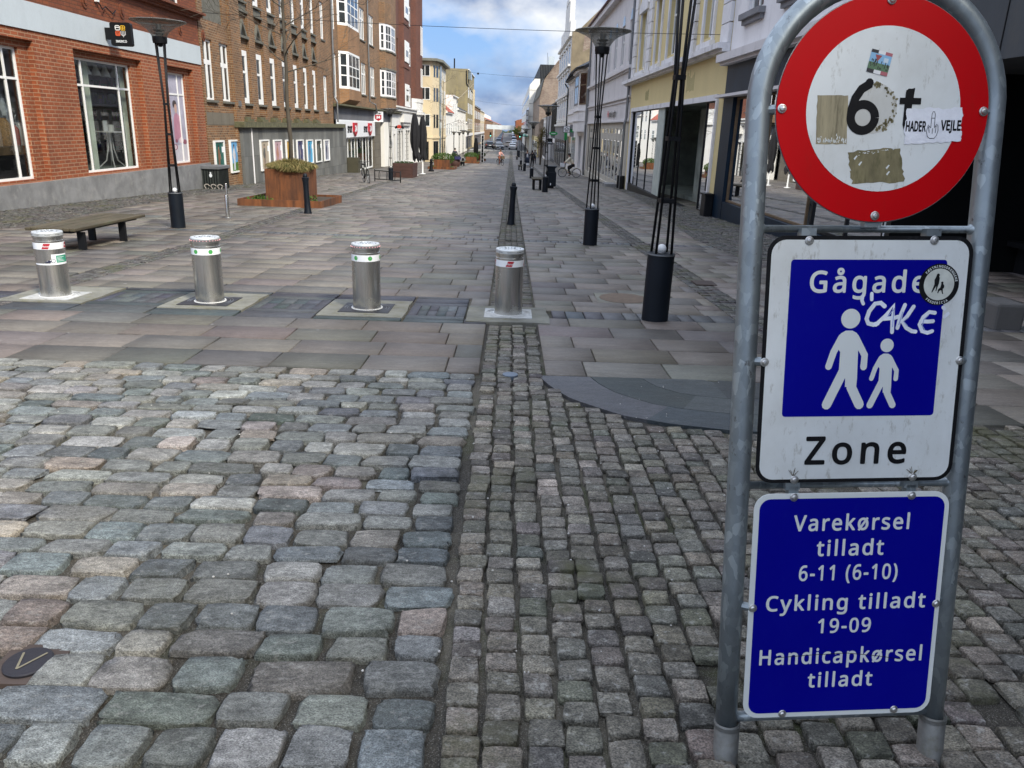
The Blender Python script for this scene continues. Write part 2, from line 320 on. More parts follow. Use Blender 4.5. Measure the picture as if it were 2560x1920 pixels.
def window(par, f, a0, a1, b0, b1, vs=(), hs=(), fw=.07, bw=.045, d=.1, fm='white_paint', pm='window_pane', name='window', sill=None, t=.05):
    m = MB(); m.box(a0, a1, b0, b0+fw, d, d+t, f=lambda a, b, c: f(a, b, c)) if False else None
    def bx(x0, x1, y0, y1, e0=d, e1=d+t): m.add([f(x, y, z) for x in (x0, x1) for y in (y0, y1) for z in (e0, e1)], [(0, 1, 3, 2), (4, 6, 7, 5), (0, 4, 5, 1), (2, 3, 7, 6), (0, 2, 6, 4), (1, 5, 7, 3)])
    bx(a0, a0+fw, b0, b1); bx(a1-fw, a1, b0, b1); bx(a0+fw, a1-fw, b0, b0+fw); bx(a0+fw, a1-fw, b1-fw, b1)
    hs2 = [b0+fw]+list(hs)+[b1-fw]
    for v in vs: bx(v-bw/2, v+bw/2, b0+fw, b1-fw, d+.004, d+t)
    V2 = [a0+fw]+sorted(list(vs))+[a1-fw]
    for h in hs:
        for i in range(len(V2)-1): bx(V2[i]+(bw/2 if i else 0), V2[i+1]-(bw/2 if i < len(V2)-2 else 0), h-bw/2, h+bw/2, d+.008, d+t)
    w = m.build(name, fm, par)
    g = MB(); e = d+t*(.7 if d > 0 else .3); g.quad(f(a0+fw*.6, b0+fw*.6, e), f(a1-fw*.6, b0+fw*.6, e), f(a1-fw*.6, b1-fw*.6, e), f(a0+fw*.6, b1-fw*.6, e)); g.build('pane', pm, w)
    if sill:
        s = MB(); s.add([f(x, y, z) for x in (a0-.06, a1+.06) for y in (b0-.09, b0-.004) for z in (-sill, d)], [(0, 1, 3, 2), (4, 6, 7, 5), (0, 4, 5, 1), (2, 3, 7, 6), (0, 2, 6, 4), (1, 5, 7, 3)]); s.build('sill', 'stone_sill', w)
    return w
def fbox(mb, f, a0, a1, b0, b1, d0, d1):
    mb.add([f(x, y, z) for x in (a0, a1) for y in (b0, b1) for z in (d0, d1)], [(0, 1, 3, 2), (4, 6, 7, 5), (0, 4, 5, 1), (2, 3, 7, 6), (0, 2, 6, 4), (1, 5, 7, 3)])
# common materials ---------------------------------------------------------
simple('white_paint', (.78, .78, .76), .45, var=.06, fine=.04); simple('black_paint', (.007, .0075, .009), .5, var=.25, bump=.05, spec=.22); simple('navy_paint', (.005, .008, .013), .5, var=.2, vs=4, spec=.25)
simple('stone_sill', (.12, .115, .095), .9, var=.3, vs=6, dirt=((.05, .05, .03), .6)); simple('concrete', (.19, .19, .19), .9, var=.3, vs=2.2, bump=.4, bs=40, dirt=((.33, .32, .30), .5))
simple('steel_plate', (.05, .05, .055), .55, metal=.7, var=.3); simple('grey_metal', (.2, .21, .22), .5, metal=.6, var=.15)
simple('bright_sticker', (.8, .82, .84), .35, var=.03, fine=.02, bump=0); simple('red_sticker', (.42, .012, .025), .35, var=.05, fine=.02, bump=0); simple('green_sticker', (.06, .34, .08), .4, var=.05, bump=0); simple('teal_sticker', (.03, .28, .17), .4, var=.05, bump=0)
simple('rubber', (.012, .012, .013), .8); simple('wood_brown', (.13, .085, .045), .8, var=.35, vs=5, stretch=(1, 1, 1))
simple('roof_tile_dark', (.035, .037, .043), .7, var=.3, vs=5); simple('roof_tile_red', (.32, .07, .035), .8, var=.25, vs=4)
simple('dark_inside', (.02, .021, .022), .9, var=.4)
pane('window_pane'); pane('window_pane_pale', (.16, .19, .19), .06); pane('dark_glass', (.008, .01, .01), .03, .03); shopglass('shop_glass', .45); shopglass('shop_glass_mirror', 2.6, (.5, .52, .5))
colorattr('painted', .5); colorattr('printed', .4); colorattr('cloth', .9, .2)
# ================================================================== GROUND
def mat_ground():
    m, t, b = _new('ground_soil'); q = NB(t); v = q.coord('Object'); big = q.noise(v, .8, 6, .6, .45, .62); f = q.noise(v, 70, 4, .7, .3, .7); gr = q.noise(v, 260, 2, .5, .55, .72)
    ms = q.noise(v, 1.7, 7, .7, .52, .62)
    c = q.mixc(big, (.022, .018, .013), (.20, .175, .13)); c = q.mixc(.5, c, q.mixc(f, (.02, .017, .012), (.10, .086, .065))); sx = q.n('ShaderNodeSeparateXYZ'); q.l(v, sx.inputs[0]); side = q.n('ShaderNodeMapRange'); side.inputs['From Min'].default_value = -.4; side.inputs['From Max'].default_value = 1.2; q.l(sx.outputs[0], side.inputs[0]); c = q.mixc(q.math('MULTIPLY', ms, q.math('ADD', q.math('MULTIPLY', side.outputs[0], .55), .35)), c, (.045, .055, .012)); c = q.mixc(q.math('MULTIPLY', gr, .5), c, (.4, .38, .33))
    q.l(c, b.inputs['Base Color']); b.inputs['Roughness'].default_value = .95; q.bump(f, b, .8, .01)
mat_ground()
simple('asphalt', (.085, .085, .088), .85, var=.2, vs=.6, bump=.2)
stonecol('field_stone', (1, 1.6, 1), .66, 210, .5, .6, .2, .22, 1.25)
stonecol('sett_stone', (1, 1.3, 1), .7, 170, .7, .6, .85, .22, 1.35)
stonecol('slab_stone', (.35, 2.2, 1), .6, 120, .2, .25, .0, .15, .45, .6, .38)
stonecol('slate_stone', (.5, 1.6, 1), .55, 150, .12, .2, .0, .12, .7, .6, .2)
# one ground sheet out to the horizon
gx = [-900, -200, -60, -14, -4, 0, 4, 8, 14, 60, 200, 900]; gy = sorted(set(TY+[-20, 2, 4, 6, 8, 10, 25, 45, 75, 168, 250, 600, 1800]))
m = MB()
for i in range(len(gx)-1):
    for j in range(len(gy)-1):
        m.cur = 1 if gy[j] >= 168 else 0
        m.quad(*[(gx[a], gy[c], zg(gy[c])-.022) for a, c in ((i, j), (i+1, j), (i+1, j+1), (i, j+1))])
m.build('ground', ['ground_soil', 'asphalt'], kind='structure')
# ---- domed stones --------------------------------------------------------
def stones(name, cells, mat, dome=.012, drop=.03, p=4.5, jit=.05, prof=(1, .985, .95, .90, .45), rough=.0022, tilt=.012):
    C_ = np.array([c[:4] for c in cells], float); cols = np.array([c[4] for c in cells], float); n = len(C_)
    r_ = prof; s = np.array([-q for q in r_]+[q for q in r_[::-1]]); k = len(s); S, T = np.meshgrid(s, s, indexing='ij'); S = S.ravel(); T = T.ravel(); r = np.maximum(abs(S), abs(T))
    q = r/np.maximum((abs(S)**p+abs(T)**p)**(1/p), 1e-6); q = 1-(1-q)*np.clip((r-.2)/.8, 0, 1); S2, T2 = S*q, T*q
    h = np.interp(r, [0, .45, .90, .95, .985, 1], [dome, dome*.98, dome*.88, dome*.5, -dome*.9, -drop])
    cj = rng.normal(0, jit, (n, 2, 2, 2)); edge = rng.normal(0, jit*.55, (n, k*k)); w = np.clip((r-.5)/.5, 0, 1)
    bs, bt = (S2+1)/2, (T2+1)/2
    def bil(a): return a[:, 0, 0, None]*(1-bs)*(1-bt)+a[:, 1, 0, None]*bs*(1-bt)+a[:, 0, 1, None]*(1-bs)*bt+a[:, 1, 1, None]*bs*bt
    px = (S2*(1+edge*w)+bil(cj[..., 0]))*C_[:, 2, None]; py = (T2*(1+edge*w)+bil(cj[..., 1]))*C_[:, 3, None]
    X = C_[:, 0, None]+px; Y = C_[:, 1, None]+py
    Z = zgv(Y)+h[None]*(1+rng.normal(0, .3, (n, 1)))+rng.normal(0, rough, (n, k*k))*(1-.3*w)+rng.normal(0, .003, (n, 1))+px*rng.normal(0, tilt, (n, 1))+py*rng.normal(0, tilt, (n, 1))
    V = np.stack([X, Y, Z], -1).reshape(-1, 3); a = np.arange(k*k).reshape(k, k)
    F0 = np.stack([a[:-1, :-1], a[1:, :-1], a[1:, 1:], a[:-1, 1:]], -1).reshape(-1, 4); F = (F0[None]+(np.arange(n)*k*k)[:, None, None]).reshape(-1, 4)
    return mesh_np(name, V, F, mat, None, np.repeat(cols, k*k, 0), True, kind='structure')
def pick(pal, var=.18):
    c = np.array(pal[rng.integers(len(pal))]); c = c*.55+c.mean()*.45*np.array((1.01, 1., .97)); return np.clip(c*math.exp(rng.normal(0, var*1.15))+rng.normal(0, .0035, 3), .012, .6)
PAL_F = [(0.137, 0.155, 0.151), (0.109, 0.130, 0.132), (0.164, 0.175, 0.161), (0.198, 0.198, 0.169), (0.181, 0.181, 0.152), (0.219, 0.212, 0.178), (0.097, 0.119, 0.123), (0.159, 0.165, 0.142), (0.188, 0.165, 0.132), (0.125, 0.143, 0.138), (0.253, 0.250, 0.218), (0.153, 0.160, 0.134), (0.131, 0.149, 0.142), (0.175, 0.175, 0.151)]
PAL_W = [(.27, .205, .14), (.29, .225, .16), (.20, .16, .135), (.24, .195, .15)]
PAL_S = [(0.128, 0.111, 0.079), (0.153, 0.130, 0.088), (0.106, 0.096, 0.070), (0.175, 0.146, 0.097), (0.138, 0.113, 0.077), (0.165, 0.132, 0.084), (0.122, 0.106, 0.067)]
def strip_l(y): return -.165+max(0, 3-y)*.018
cells = []; y = .95; row = 0
while y < 5.36:
    d = rng.uniform(.125, .165); xx = strip_l(y)-.01
    if y+d > 5.30: d = 5.36-y
    xx -= rng.uniform(0, .03)
    while xx > -5.4:
        w = rng.uniform(.165, .275) if rng.random() > .1 else rng.uniform(.27, .34); gap = rng.uniform(.009, .020)
        pal = PAL_W if rng.random() < .09 else PAL_F
        cells.append((xx-w/2, y+d/2+rng.normal(0, .004), w/2-gap/2, d/2-rng.uniform(.004, .009), pick(pal))); xx -= w
    y += d
# keep the place of the round valve cover free
cells = [c for c in cells if not (abs(c[0]+1.40) < c[2]+.05 and abs(c[1]-1.955) < c[3]+.035)]
stones('cobblestone_paving', cells, 'field_stone', .0055, .034, 6.0, .085, rough=.0010)
# small setts: the middle strip and the field to the right of it
def curve_y(x):     # near edge of the dark curved slab
    return float(np.interp(x, [.25, .27, .32, .44, .53, .74, 1.01, 1.36, 1.7, 2.05, 2.3, 2.5, 2.62, 2.7, 2.75, 2.76], [5.34, 5.30, 5.07, 4.81, 4.70, 4.48, 4.35, 4.26, 4.24, 4.28, 4.37, 4.5, 4.66, 4.9, 5.2, 4.53])) if x < 2.76 else 4.53
cells = []; x = -.165; ci = 0; SP = .1125
while x < 4.9:
    yy = .8+rng.uniform(0, .1); lim = 7.1 if x < .25 else None
    while True:
        d = rng.uniform(.085, .118); e = yy+d
        if e > (lim or curve_y(x+SP/2)-.01): break
        wx = SP; off = strip_l(yy)+.165
        if rng.random() > .012: cells.append((x+SP/2+rng.normal(0, .004)+off*(max(0, 1-(x+.165)/1.5)), yy+d/2, wx/2-rng.uniform(.006, .010), d/2-rng.uniform(.003, .0075), pick(PAL_S, .16) if rng.random() > .03 else pick(PAL_W, .1)))
        yy = e
    x += SP; ci += 1
SV = [(1.10, 4.95)]
stones('sett_paving', cells, 'sett_stone', .004, .03, 9, .07, rough=.0009)
# ---- flat slabs ------------------------------------------------------------
class Slabs:
    def __init__(s): s.V = []; s.F = []; s.C = []
    def add(s, x0, x1, y0, y1, col, g=.008, dz=None, sk=0.):
        dz = rng.normal(0, .0016) if dz is None else dz; n = len(s.V); a = rng.normal(0, .0012, 4)
        for i, (x, y) in enumerate(((x0+g+sk*y0, y0+g), (x1-g+sk*y0, y0+g), (x1-g+sk*y1, y1-g), (x0+g+sk*y1, y1-g))): s.V.append((x, y, zg(y)+dz+a[i]))
        e = .003
        for i, (x, y) in enumerate(((x0+g-e+sk*y0, y0+g-e), (x1-g+e+sk*y0, y0+g-e), (x1-g+e+sk*y1, y1-g+e), (x0+g-e+sk*y1, y1-g+e))): s.V.append((x, y, zg(y)+dz-.006))
        for i, (x, y) in enumerate(((x0+g-e+sk*y0, y0+g-e), (x1-g+e+sk*y0, y0+g-e), (x1-g+e+sk*y1, y1-g+e), (x0+g-e+sk*y1, y1-g+e))): s.V.append((x, y, zg(y)-.04))
        s.F += [(n, n+1, n+2, n+3)]+[(n+4+i, n+4+(i+1) % 4, n+(i+1) % 4, n+i) for i in range(4)]+[(n+8+i, n+8+(i+1) % 4, n+4+(i+1) % 4, n+4+i) for i in range(4)]
        s.C += [col]*12
    def build(s, name, mat): return mesh_np(name, np.array(s.V), np.array(s.F), mat, None, np.array(s.C), False, kind='structure')
PAL_P = [(0.170, 0.131, 0.093), (0.157, 0.122, 0.087), (0.182, 0.138, 0.098), (0.144, 0.116, 0.085), (0.135, 0.112, 0.084), (0.164, 0.125, 0.084), (0.124, 0.108, 0.082), (0.177, 0.146, 0.106), (0.154, 0.116, 0.084), (0.114, 0.101, 0.081)]
PAL_D = [(0.036, 0.045, 0.053), (0.044, 0.052, 0.059), (0.031, 0.039, 0.049), (0.051, 0.059, 0.065)]
PAL_B = [(0.064, 0.071, 0.081), (0.083, 0.088, 0.094), (0.112, 0.114, 0.114), (0.075, 0.079, 0.083)]
PAL_V = [(0.073, 0.064, 0.052), (0.086, 0.076, 0.061), (0.061, 0.055, 0.046), (0.095, 0.083, 0.067)]
def lstrip(y): return float(np.interp(y, [0, 8, 13, 19, 27, 39, 50, 75, 110, 170], [-4.75, -4.80, -4.84, -5.15, -5.55, -6.1, -6.0, -4.8, -4.5, -4.3]))
def rstrip(y): return 2.5
P = Slabs(); D = Slabs(); Bn = Slabs()
rows = []; y = 5.37
while y < 7.05: rows.append((y, y+.4325, 'p')); y += .4325
rows.append((7.10, 8.45, 'b')); y = 8.45
while y < 168:
    if 14.45 < y < 14.9: rows.append((y, y+.30, 'k')); y += .30
    d = .45 if y < 60 else .9
    rows.append((y, y+d, 'p')); y += d
def xr(y): return float(np.interp(y, [12.8, 12.81, 16, 23, 27, 38.6, 64], [9, 4.0, 3.85, 4.5, 4.95, 5.45, 5.9]))
def xl(y): return float(np.interp(y, [5, 15, 19, 22.8, 31, 50, 98, 98.1], [-11, -8.9, -9.5, -9.8, -10.2, -11, -11, -8.6]))
def slabrow(x0, x1, y0, y1, S, pal, L=(.55, .8)):
    x = x0-rng.uniform(0, .5)
    while x < x1-.02:
        w = rng.uniform(*L); a, b = max(x, x0), min(x+w, x1)
        if b-a > .06: S.add(a, b, y0, y1, pick(pal, .06))
        x += w
for y0, y1, k in rows:
    ym = (y0+y1)/2; zones = [(xl(ym), lstrip(ym)-.36), (lstrip(ym)+.01, -.18), (.30, rstrip(ym)-.17), (rstrip(ym)+.17, xr(ym))]
    if k == 'k':
        for a, b in zones[:1]+zones[1:]:
            slabrow(a, b, y0, y1, Bn, PAL_B, (.12, .15))
        continue
    if k == 'b': continue
    for zi, (a, b) in enumerate(zones):
        if zi in (2, 3) and (7.05 < ym < 8.45): continue
        slabrow(a, b, y0, y1, P, PAL_P, (.58, .72) if ym < 60 else (.9, 1.4))
# right of the middle strip the rows near the posts run on
for y0, y1 in ((7.10, 7.50), (7.86, 8.16), (8.16, 8.45)):
    slabrow(.30, rstrip(7.5)-.17, y0, y1, P, PAL_P); slabrow(rstrip(7.5)+.17, 9, y0, y1, P, PAL_P)
slabrow(.46, rstrip(7.5)-.17, 7.50, 7.86, Bn, PAL_B, (.13, .24)); slabrow(rstrip(7.5)+.17, 9, 7.5, 7.86, Bn, PAL_B, (.13, .24))
y = 4.53
for y0, y1 in ((4.53, 4.95), (4.95, 5.37)): slabrow(2.77, 9, y0, y1, P, PAL_P)
y = 2.2
# dark slabs of the bollard row
PADS = [(-4.57, 7.93, .42, .46), (-2.97, 7.82, .41, .44), (-1.40, 7.68, .41, .44), (.02, 7.58, .40, .40)]
def padfree(x0, x1, y0, y1): return not any(abs((x0+x1)/2-p[0]) < p[2]+(x1-x0)/2-.01 and abs((y0+y1)/2-p[1]) < p[3]+(y1-y0)/2-.01 for p in PADS)
for i, (xa, xb) in enumerate(((-4.13, -3.40), (-2.54, -1.83), (-.97, -.40))):
    cy = (7.90, 7.80, 7.66)[i]; y0, y1 = 7.1, 8.45
    D.add(xa, xb, y0, cy-.42, pick(PAL_D, .1)); D.add(xa, xb, cy+.42, y1-.12, pick(PAL_D, .1)); D.add(xa, xb, y1-.12, y1, pick(PAL_D, .1))
    D.add(xa, xb, cy-.42, cy-.27, pick(PAL_D, .1)); D.add(xa, xb, cy+.27, cy+.42, pick(PAL_D, .1))
    n = 4; D.add(xa, xa+.10, cy-.27, cy+.27, pick(PAL_D, .1)); D.add(xb-.10, xb, cy-.27, cy+.27, pick(PAL_D, .1))
    for k in range(n):
        for h in (0, 1): Bn.add(xa+.10+(xb-xa-.2)*k/n, xa+.10+(xb-xa-.2)*(k+1)/n, cy-.27+.27*h, cy+.27*h, pick(PAL_D, .16), .003)
for p in PADS[1:3]+PADS[:1]:
    a, b = p[0]-p[2], p[0]+p[2]; D.add(a, b, 7.1, p[1]-p[3], pick(PAL_D, .1)); D.add(a, b, p[1]+p[3], 8.45, pick(PAL_D, .1))
D.add(-.40, -.18, 7.1, 7.3, pick(PAL_D)); D.add(-.38, -.18, 7.99, 8.45, pick(PAL_P)); 
slabrow(-11, -5.0, 7.1, 7.6, P, PAL_P); slabrow(-11, -5.0, 7.6, 8.0, D, PAL_D, (.3, .5)); slabrow(-11, -5.0, 8.0, 8.45, P, PAL_P)
P.build('slab_paving', 'slab_stone'); D.build('dark_slab_paving', 'slate_stone'); Bn.build('sett_band', 'slate_stone')
# curved dark slab
m = MB(); xs = [.25+(2.75-.25)*i/40 for i in range(41)]
near = [(x, curve_y(x)) for x in xs]
def cslab(pts, col):
    m.col = col; n = len(pts); m.poly([(x, y, zg(y)+.003) for x, y in pts])
    m.add([(x, y, zg(y)+.003) for x, y in pts]+[(x, y, zg(y)-.04) for x, y in pts], [(i, (i+1) % n, (i+1) % n+n, i+n) for i in range(n)])
def seg(f0, f1, g0, g1, col):      # piece between fractions along the rim, f = share of the depth
    a = [(1.5+(x-1.5)*g0, 5.36+(yy-5.36)*g0) for x, yy in near[int(f0*40):int(f1*40)+1]]; b = [(1.5+(x-1.5)*g1, 5.36+(yy-5.36)*g1) for x, yy in near[int(f0*40):int(f1*40)+1]]
    cslab([(x, min(yy, 5.36)) for x, yy in a+b[::-1]], col)
for f0, f1 in ((0, .25), (.25, .5), (.5, .75), (.75, 1)): seg(f0, f1, 1, .705, pick(PAL_D, .07))
for f0, f1 in ((.0, .3), (.3, .65), (.65, 1)): seg(f0, f1, .70, .405, pick(PAL_D, .07))
for f0, f1 in ((.0, .5), (.5, 1)): seg(f0, f1, .40, .04, pick(PAL_D, .07))
m.build('curved_slab', 'slate_stone', kind='structure')
# strips and verges of small setts
S = Slabs(); V_ = Slabs()
def setts(xf, n, w, y0, y1, pal, S, dy=.11):
    y = y0
    while y < y1:
        d = dy if y < 30 else (.25 if y < 70 else .8)
        for i in range(n):
            o = rng.uniform(-.02, .02) if d < .2 else 0; x = xf(y)+i*w; S.add(x, x+w, y+o, y+d+o, pick(pal, .14), .006 if d < .2 else .004, rng.normal(0, .004))
        y += d
PAL_C = [tuple(v*k for v, k in zip(c, (.62, .60, .52))) for c in PAL_S]
setts(lambda y: -.165, 4, .1125, 8.0, 14.45, PAL_C, S); setts(lambda y: -.165, 4, .1125, 14.9, 168, PAL_C, S)
setts(lambda y: lstrip(y)-.34, 3, .115, 5.37, 168, PAL_V, S); setts(lambda y: rstrip(y)-.165, 3, .11, 4.55, 168, PAL_V, S)
S.build('sett_strips', 'sett_stone')
y = 9.0

def verge(y0, y1, fa, fb, d=.125):
    y = y0
    while y < y1:
        a, b = fa(y), fb(y); x = a
        while x < b-.03:
            w = rng.uniform(.1, .14); o = rng.uniform(-.02, .02); V_.add(x, min(x+w, b+.03), y+o, y+d+o, pick(PAL_V, .16), .007, rng.normal(0, .005)); x += w
        y += d
verge(12.8, 63, xr, lambda y: 6.02 if y > 16 else 7.4); verge(13, 52, lambda y: -11.32, xl)
for i in range(0, len(V_.V)): x_, y_, z_ = V_.V[i]; V_.V[i] = (x_, y_, z_+.006)
V_.build('sett_verge', 'sett_stone')
# street kerb at the far end
m = MB(); m.box(-8.5, 6, 168, 170.2, -3.25, -2.98); m.build('kerb', simple('pale_kerb', (.42, .42, .40), .9), kind='structure')
# ---- bollard pads, covers ----------------------------------------------------
simple('pad_concrete', (.18, .175, .145), .92, var=.3, vs=4, bump=.6, bs=60, dirt=((.12, .11, .04), .7)); simple('pad_white', (.44, .44, .42), .8, var=.25, vs=7, dirt=((.2, .2, .19), .8)); simple('white_ring', (.62, .62, .6), .6, var=.15)
for i, (px, py, hx, hy) in enumerate(PADS):
    z = zg(py); m = MB()
    pts = [(-hx, -hy), (-hx*.3, -hy*1.02), (hx*.4, -hy*.97), (hx, -hy), (hx*1.02, -hy*.2), (hx*.97, hy*.4), (hx, hy), (0, hy*1.01), (-hx, hy), (-hx*1.01, 0)]
    m.add([(px+a, py+b, zg(py+b)+.006) for a, b in pts]+[(px+a, py+b, zg(py+b)-.05) for a, b in pts], [tuple(range(10))]+[(k, (k+1) % 10, (k+1) % 10+10, k+10) for k in range(10)])
    m.build('bollard_pad', 'pad_concrete', kind='structure')
# round valve cover with a brass V
simple('cover_iron', (.022, .02, .024), .5, var=.2, metal=.3); simple('brass', (.27, .235, .15), .45, metal=.6)
cv = root('valve_cover', 'round dark iron valve cover with pale V among the cobblestones', 'manhole cover', (-1.40, 1.955, zg(1.955)))
m = MB(); m.lathe([(.068, -.02), (.068, .003), (.064, .006), (.0, .006)], cv.location, 40, cap=False); m.build('lid', 'cover_iron', cv, smooth=30)
m = MB(); zz_ = zg(1.955)+.0075
f = lambda a, b: (-1.40+a, 1.955+b, zz_)
ribbon(m, [(-.032, .034), (-.012, -.036)], .007, f); ribbon(m, [(-.010, -.036), (.036, .036)], .007, f); m.build('letter', 'brass', cv)
m = MB(); m.box(-1.49, -1.31, 1.865, 2.045, zg(1.955)-.03, zg(1.955)-.004); m.build('surround', simple('rusty_iron', (.06, .042, .034), .85, var=.3), cv)
dv = MB(); dv.lathe([(.055, -.02), (.055, .012), (.05, .014), (0, .014)], (.045, 5.32, zg(5.32)), 28, cap=False); tag(dv.build('survey_disc', simple('disc_blue', (.11, .14, .18), .5, var=.15), smooth=30), 'small round blue grey metal disc set in the sett strip', 'manhole cover')
mh = MB(); z = zg(8.72)+.012; mh.lathe([(.27, -.05), (.27, 0), (.25, .002), (0, .002)], (1.33, 8.72, z), 30, cap=False)
mr = root('manhole_cover', 'round rusty brown manhole cover in a pale frame behind the big lamp post', 'manhole cover', (1.33, 8.72, z)); mh.build('lid', simple('manhole_iron', (.13, .09, .06), .8, var=.3, vs=12), mr, smooth=30)
m = MB(); m.box(1.02, 1.64, 8.44, 9.0, z-.06, z-.004); m.build('frame', 'pad_concrete', mr)
m = MB(); m.box(2.45, 2.72, 9.95, 10.25, zg(10)-.05, zg(10)+.012); tag(m.build('drain_grate', 'rusty_iron'), 'rusty rectangular drain grate in the right sett strip', 'drain')
# litter: pale pebbles and leaves in the joints
m = MB()
for k in range(170):
    x, y = rng.uniform(-3.4, 2.6), rng.uniform(1.1, 5.3); r = rng.uniform(.002, .0055); z = zg(y)+.002
    if k % 3 == 0: x = rng.uniform(-.2, 1.2)
    m.ball((x, y, z+.004), r, 6, 4, (1, rng.uniform(.6, 1.2), .7))
simple('pebble', (.5, .48, .44), .8, var=.3); o = m.build('gravel_bits', 'pebble', kind='stuff'); tag(o, 'scattered pale gravel bits lying between the stones', 'gravel')
# ================================================================== ROAD SIGN (built in its own plane, then leaned as it stands)
def mat_galv():
    m, t, b = _new('galvanised'); q = NB(t); v = q.coord('Object', (1, 1, .6)); w = q.n('ShaderNodeTexVoronoi', i_Scale=62.); w.feature = 'F1'
    nz = q.n('ShaderNodeTexNoise', i_Scale=30.); q.l(v, nz.inputs['Vector']); va = q.n('ShaderNodeVectorMath', operation='MULTIPLY_ADD'); va.inputs[1].default_value = (.03,)*3; q.l(nz.outputs['Color'], va.inputs[0]); q.l(v, va.inputs[2]); q.l(va.outputs[0], w.inputs['Vector'])
    sx = q.n('ShaderNodeSeparateColor'); q.l(w.outputs['Color'], sx.inputs[0]); r = q.n('ShaderNodeValToRGB'); e = r.color_ramp.elements; e[0].position = 0; e[0].color = (.25, .285, .305, 1); e[1].position = 1; e[1].color = (.44, .49, .51, 1); k = e.new(.80); k.color = (.30, .34, .36, 1); q.l(sx.outputs[0], r.inputs[0])
    n = q.noise(v, 5, 5, .6, .3, .7); c = q.mixc(1, r.outputs[0], q.mixc(n, (.7, .7, .7), (1.15, 1.15, 1.15)), 'MULTIPLY'); d = q.noise(v, 45, 4, .7, .62, .72); c = q.mixc(q.math('MULTIPLY', d, .7), c, (.06, .05, .045))
    q.l(c, b.inputs['Base Color']); b.inputs['Metallic'].default_value = .75; b.inputs['Roughness'].default_value = .42; q.bump(sx.outputs[1], b, .05, .003)
mat_galv()
def mat_sign(name, col, dirtc, amt, rough=.42):
    m, t, b = _new(name); q = NB(t); v = q.coord('Object', (1, 1, .8)); a = q.noise(v, 7, 6, .65, .42, .75); f = q.noise(q.coord('Object', (1, 1, .35)), 55, 5, .72, .58, .70); g = q.noise(v, 3, 3, .5, .3, .7)
    c = q.mixc(q.math('MULTIPLY', a, amt*.45), col, dirtc); c = q.mixc(q.math('MULTIPLY', f, amt), c, dirtc); c = q.mixc(1, c, q.mixc(g, (.93,)*3, (1.05,)*3), 'MULTIPLY')
    q.l(c, b.inputs['Base Color']); b.inputs['Roughness'].default_value = rough; b.inputs['Specular IOR Level'].default_value = .12 if max(col)-min(col) > .15 or max(col) < .02 else .35; return m
mat_sign('sign_white', (.66, .68, .665), (.30, .28, .23), .6); mat_sign('sign_red', (.47, .001, .004), (.25, .02, .012), .2, .4); mat_sign('sign_blue', (.0, .0, .23), (.01, .02, .24), .15, .4); mat_sign('sign_black', (.008, .008, .009), (.06, .06, .06), .2); mat_sign('sign_letter_white', (.66, .68, .655), (.45, .44, .40), .10)
simple('glue_patch', (.25, .215, .135), .85, var=.5, vs=38, stretch=(1, 1, .12), fine=.25, bs=170, bump=0, dirt=((.05, .042, .02), .75)); simple('glue_green', (.17, .145, .075), .85, var=.45, vs=30, stretch=(1, 1, .3), fine=.3, bs=170, bump=0, dirt=((.055, .055, .015), .8)); mat_sign('glue_ring', (.56, .56, .53), (.22, .19, .12), .9, .8)
simple('screw_steel', (.55, .54, .52), .3, metal=.9, var=.1, fine=.03); simple('pipe_sleeve', (.16, .16, .15), .6, metal=.6, var=.3, vs=12, dirt=((.09, .08, .05), .6)); simple('marker_white', (.75, .78, .85), .5, var=.15, vs=40, stretch=(1, 1, .3)); simple('marker_blue', (.30, .36, .62), .5, var=.2, vs=50)
simple('sticker_paper', (.72, .73, .78), .5, var=.1, vs=20, fine=.1)
SG = root('road_sign', 'tall galvanised sign frame holding a red rimmed weight limit disc and two blue panels', 'road sign')
def sl_(d): return lambda a, b: (a, -d, b)
# frame -------------------------------------------------------------------
m = MB(); m.smooth = True; pts = [(-.281, 0, -.15), (-.281, 0, .3), (-.281, 0, .9), (-.281, 0, 1.40)]+[(-.281*math.cos(math.radians(a)), 0, 1.46+.281*math.sin(math.radians(a))) for a in range(0, 181, 7)]+[(.281, 0, 1.40), (.281, 0, .9), (.281, 0, .3), (.281, 0, -.15)]
m.tube(pts, .0272, 20); frame = m.build('frame', 'galvanised', SG)
for v, r in ((1.185, .0085), (.557, .010), (-.072, .0135)):
    m = MB(); m.smooth = True; m.tube([(-.272, .0, v), (-.2521, 0, v), (-.252, .0, v), (.252, 0, v), (.2521, .0, v), (.272, .0, v)], [.018, .012, r, r, .012, .018], 12); m.build('crossbar', 'galvanised', SG)
for sx in (-.278, .284):
    m = MB(); m.smooth = True; m.lathe([(.0325, -.30), (.0325, -.085), (.0300, -.085), (.0290, -.12)], (sx, 0, 0), 24, cap=False)
    sl2 = m.build('sleeve', 'pipe_sleeve', SG)
    c = MB(); c.lathe([(.0340, -.100), (.0340, -.090)], (sx, 0, 0), 24); c.build('clamp', 'pipe_sleeve', sl2)
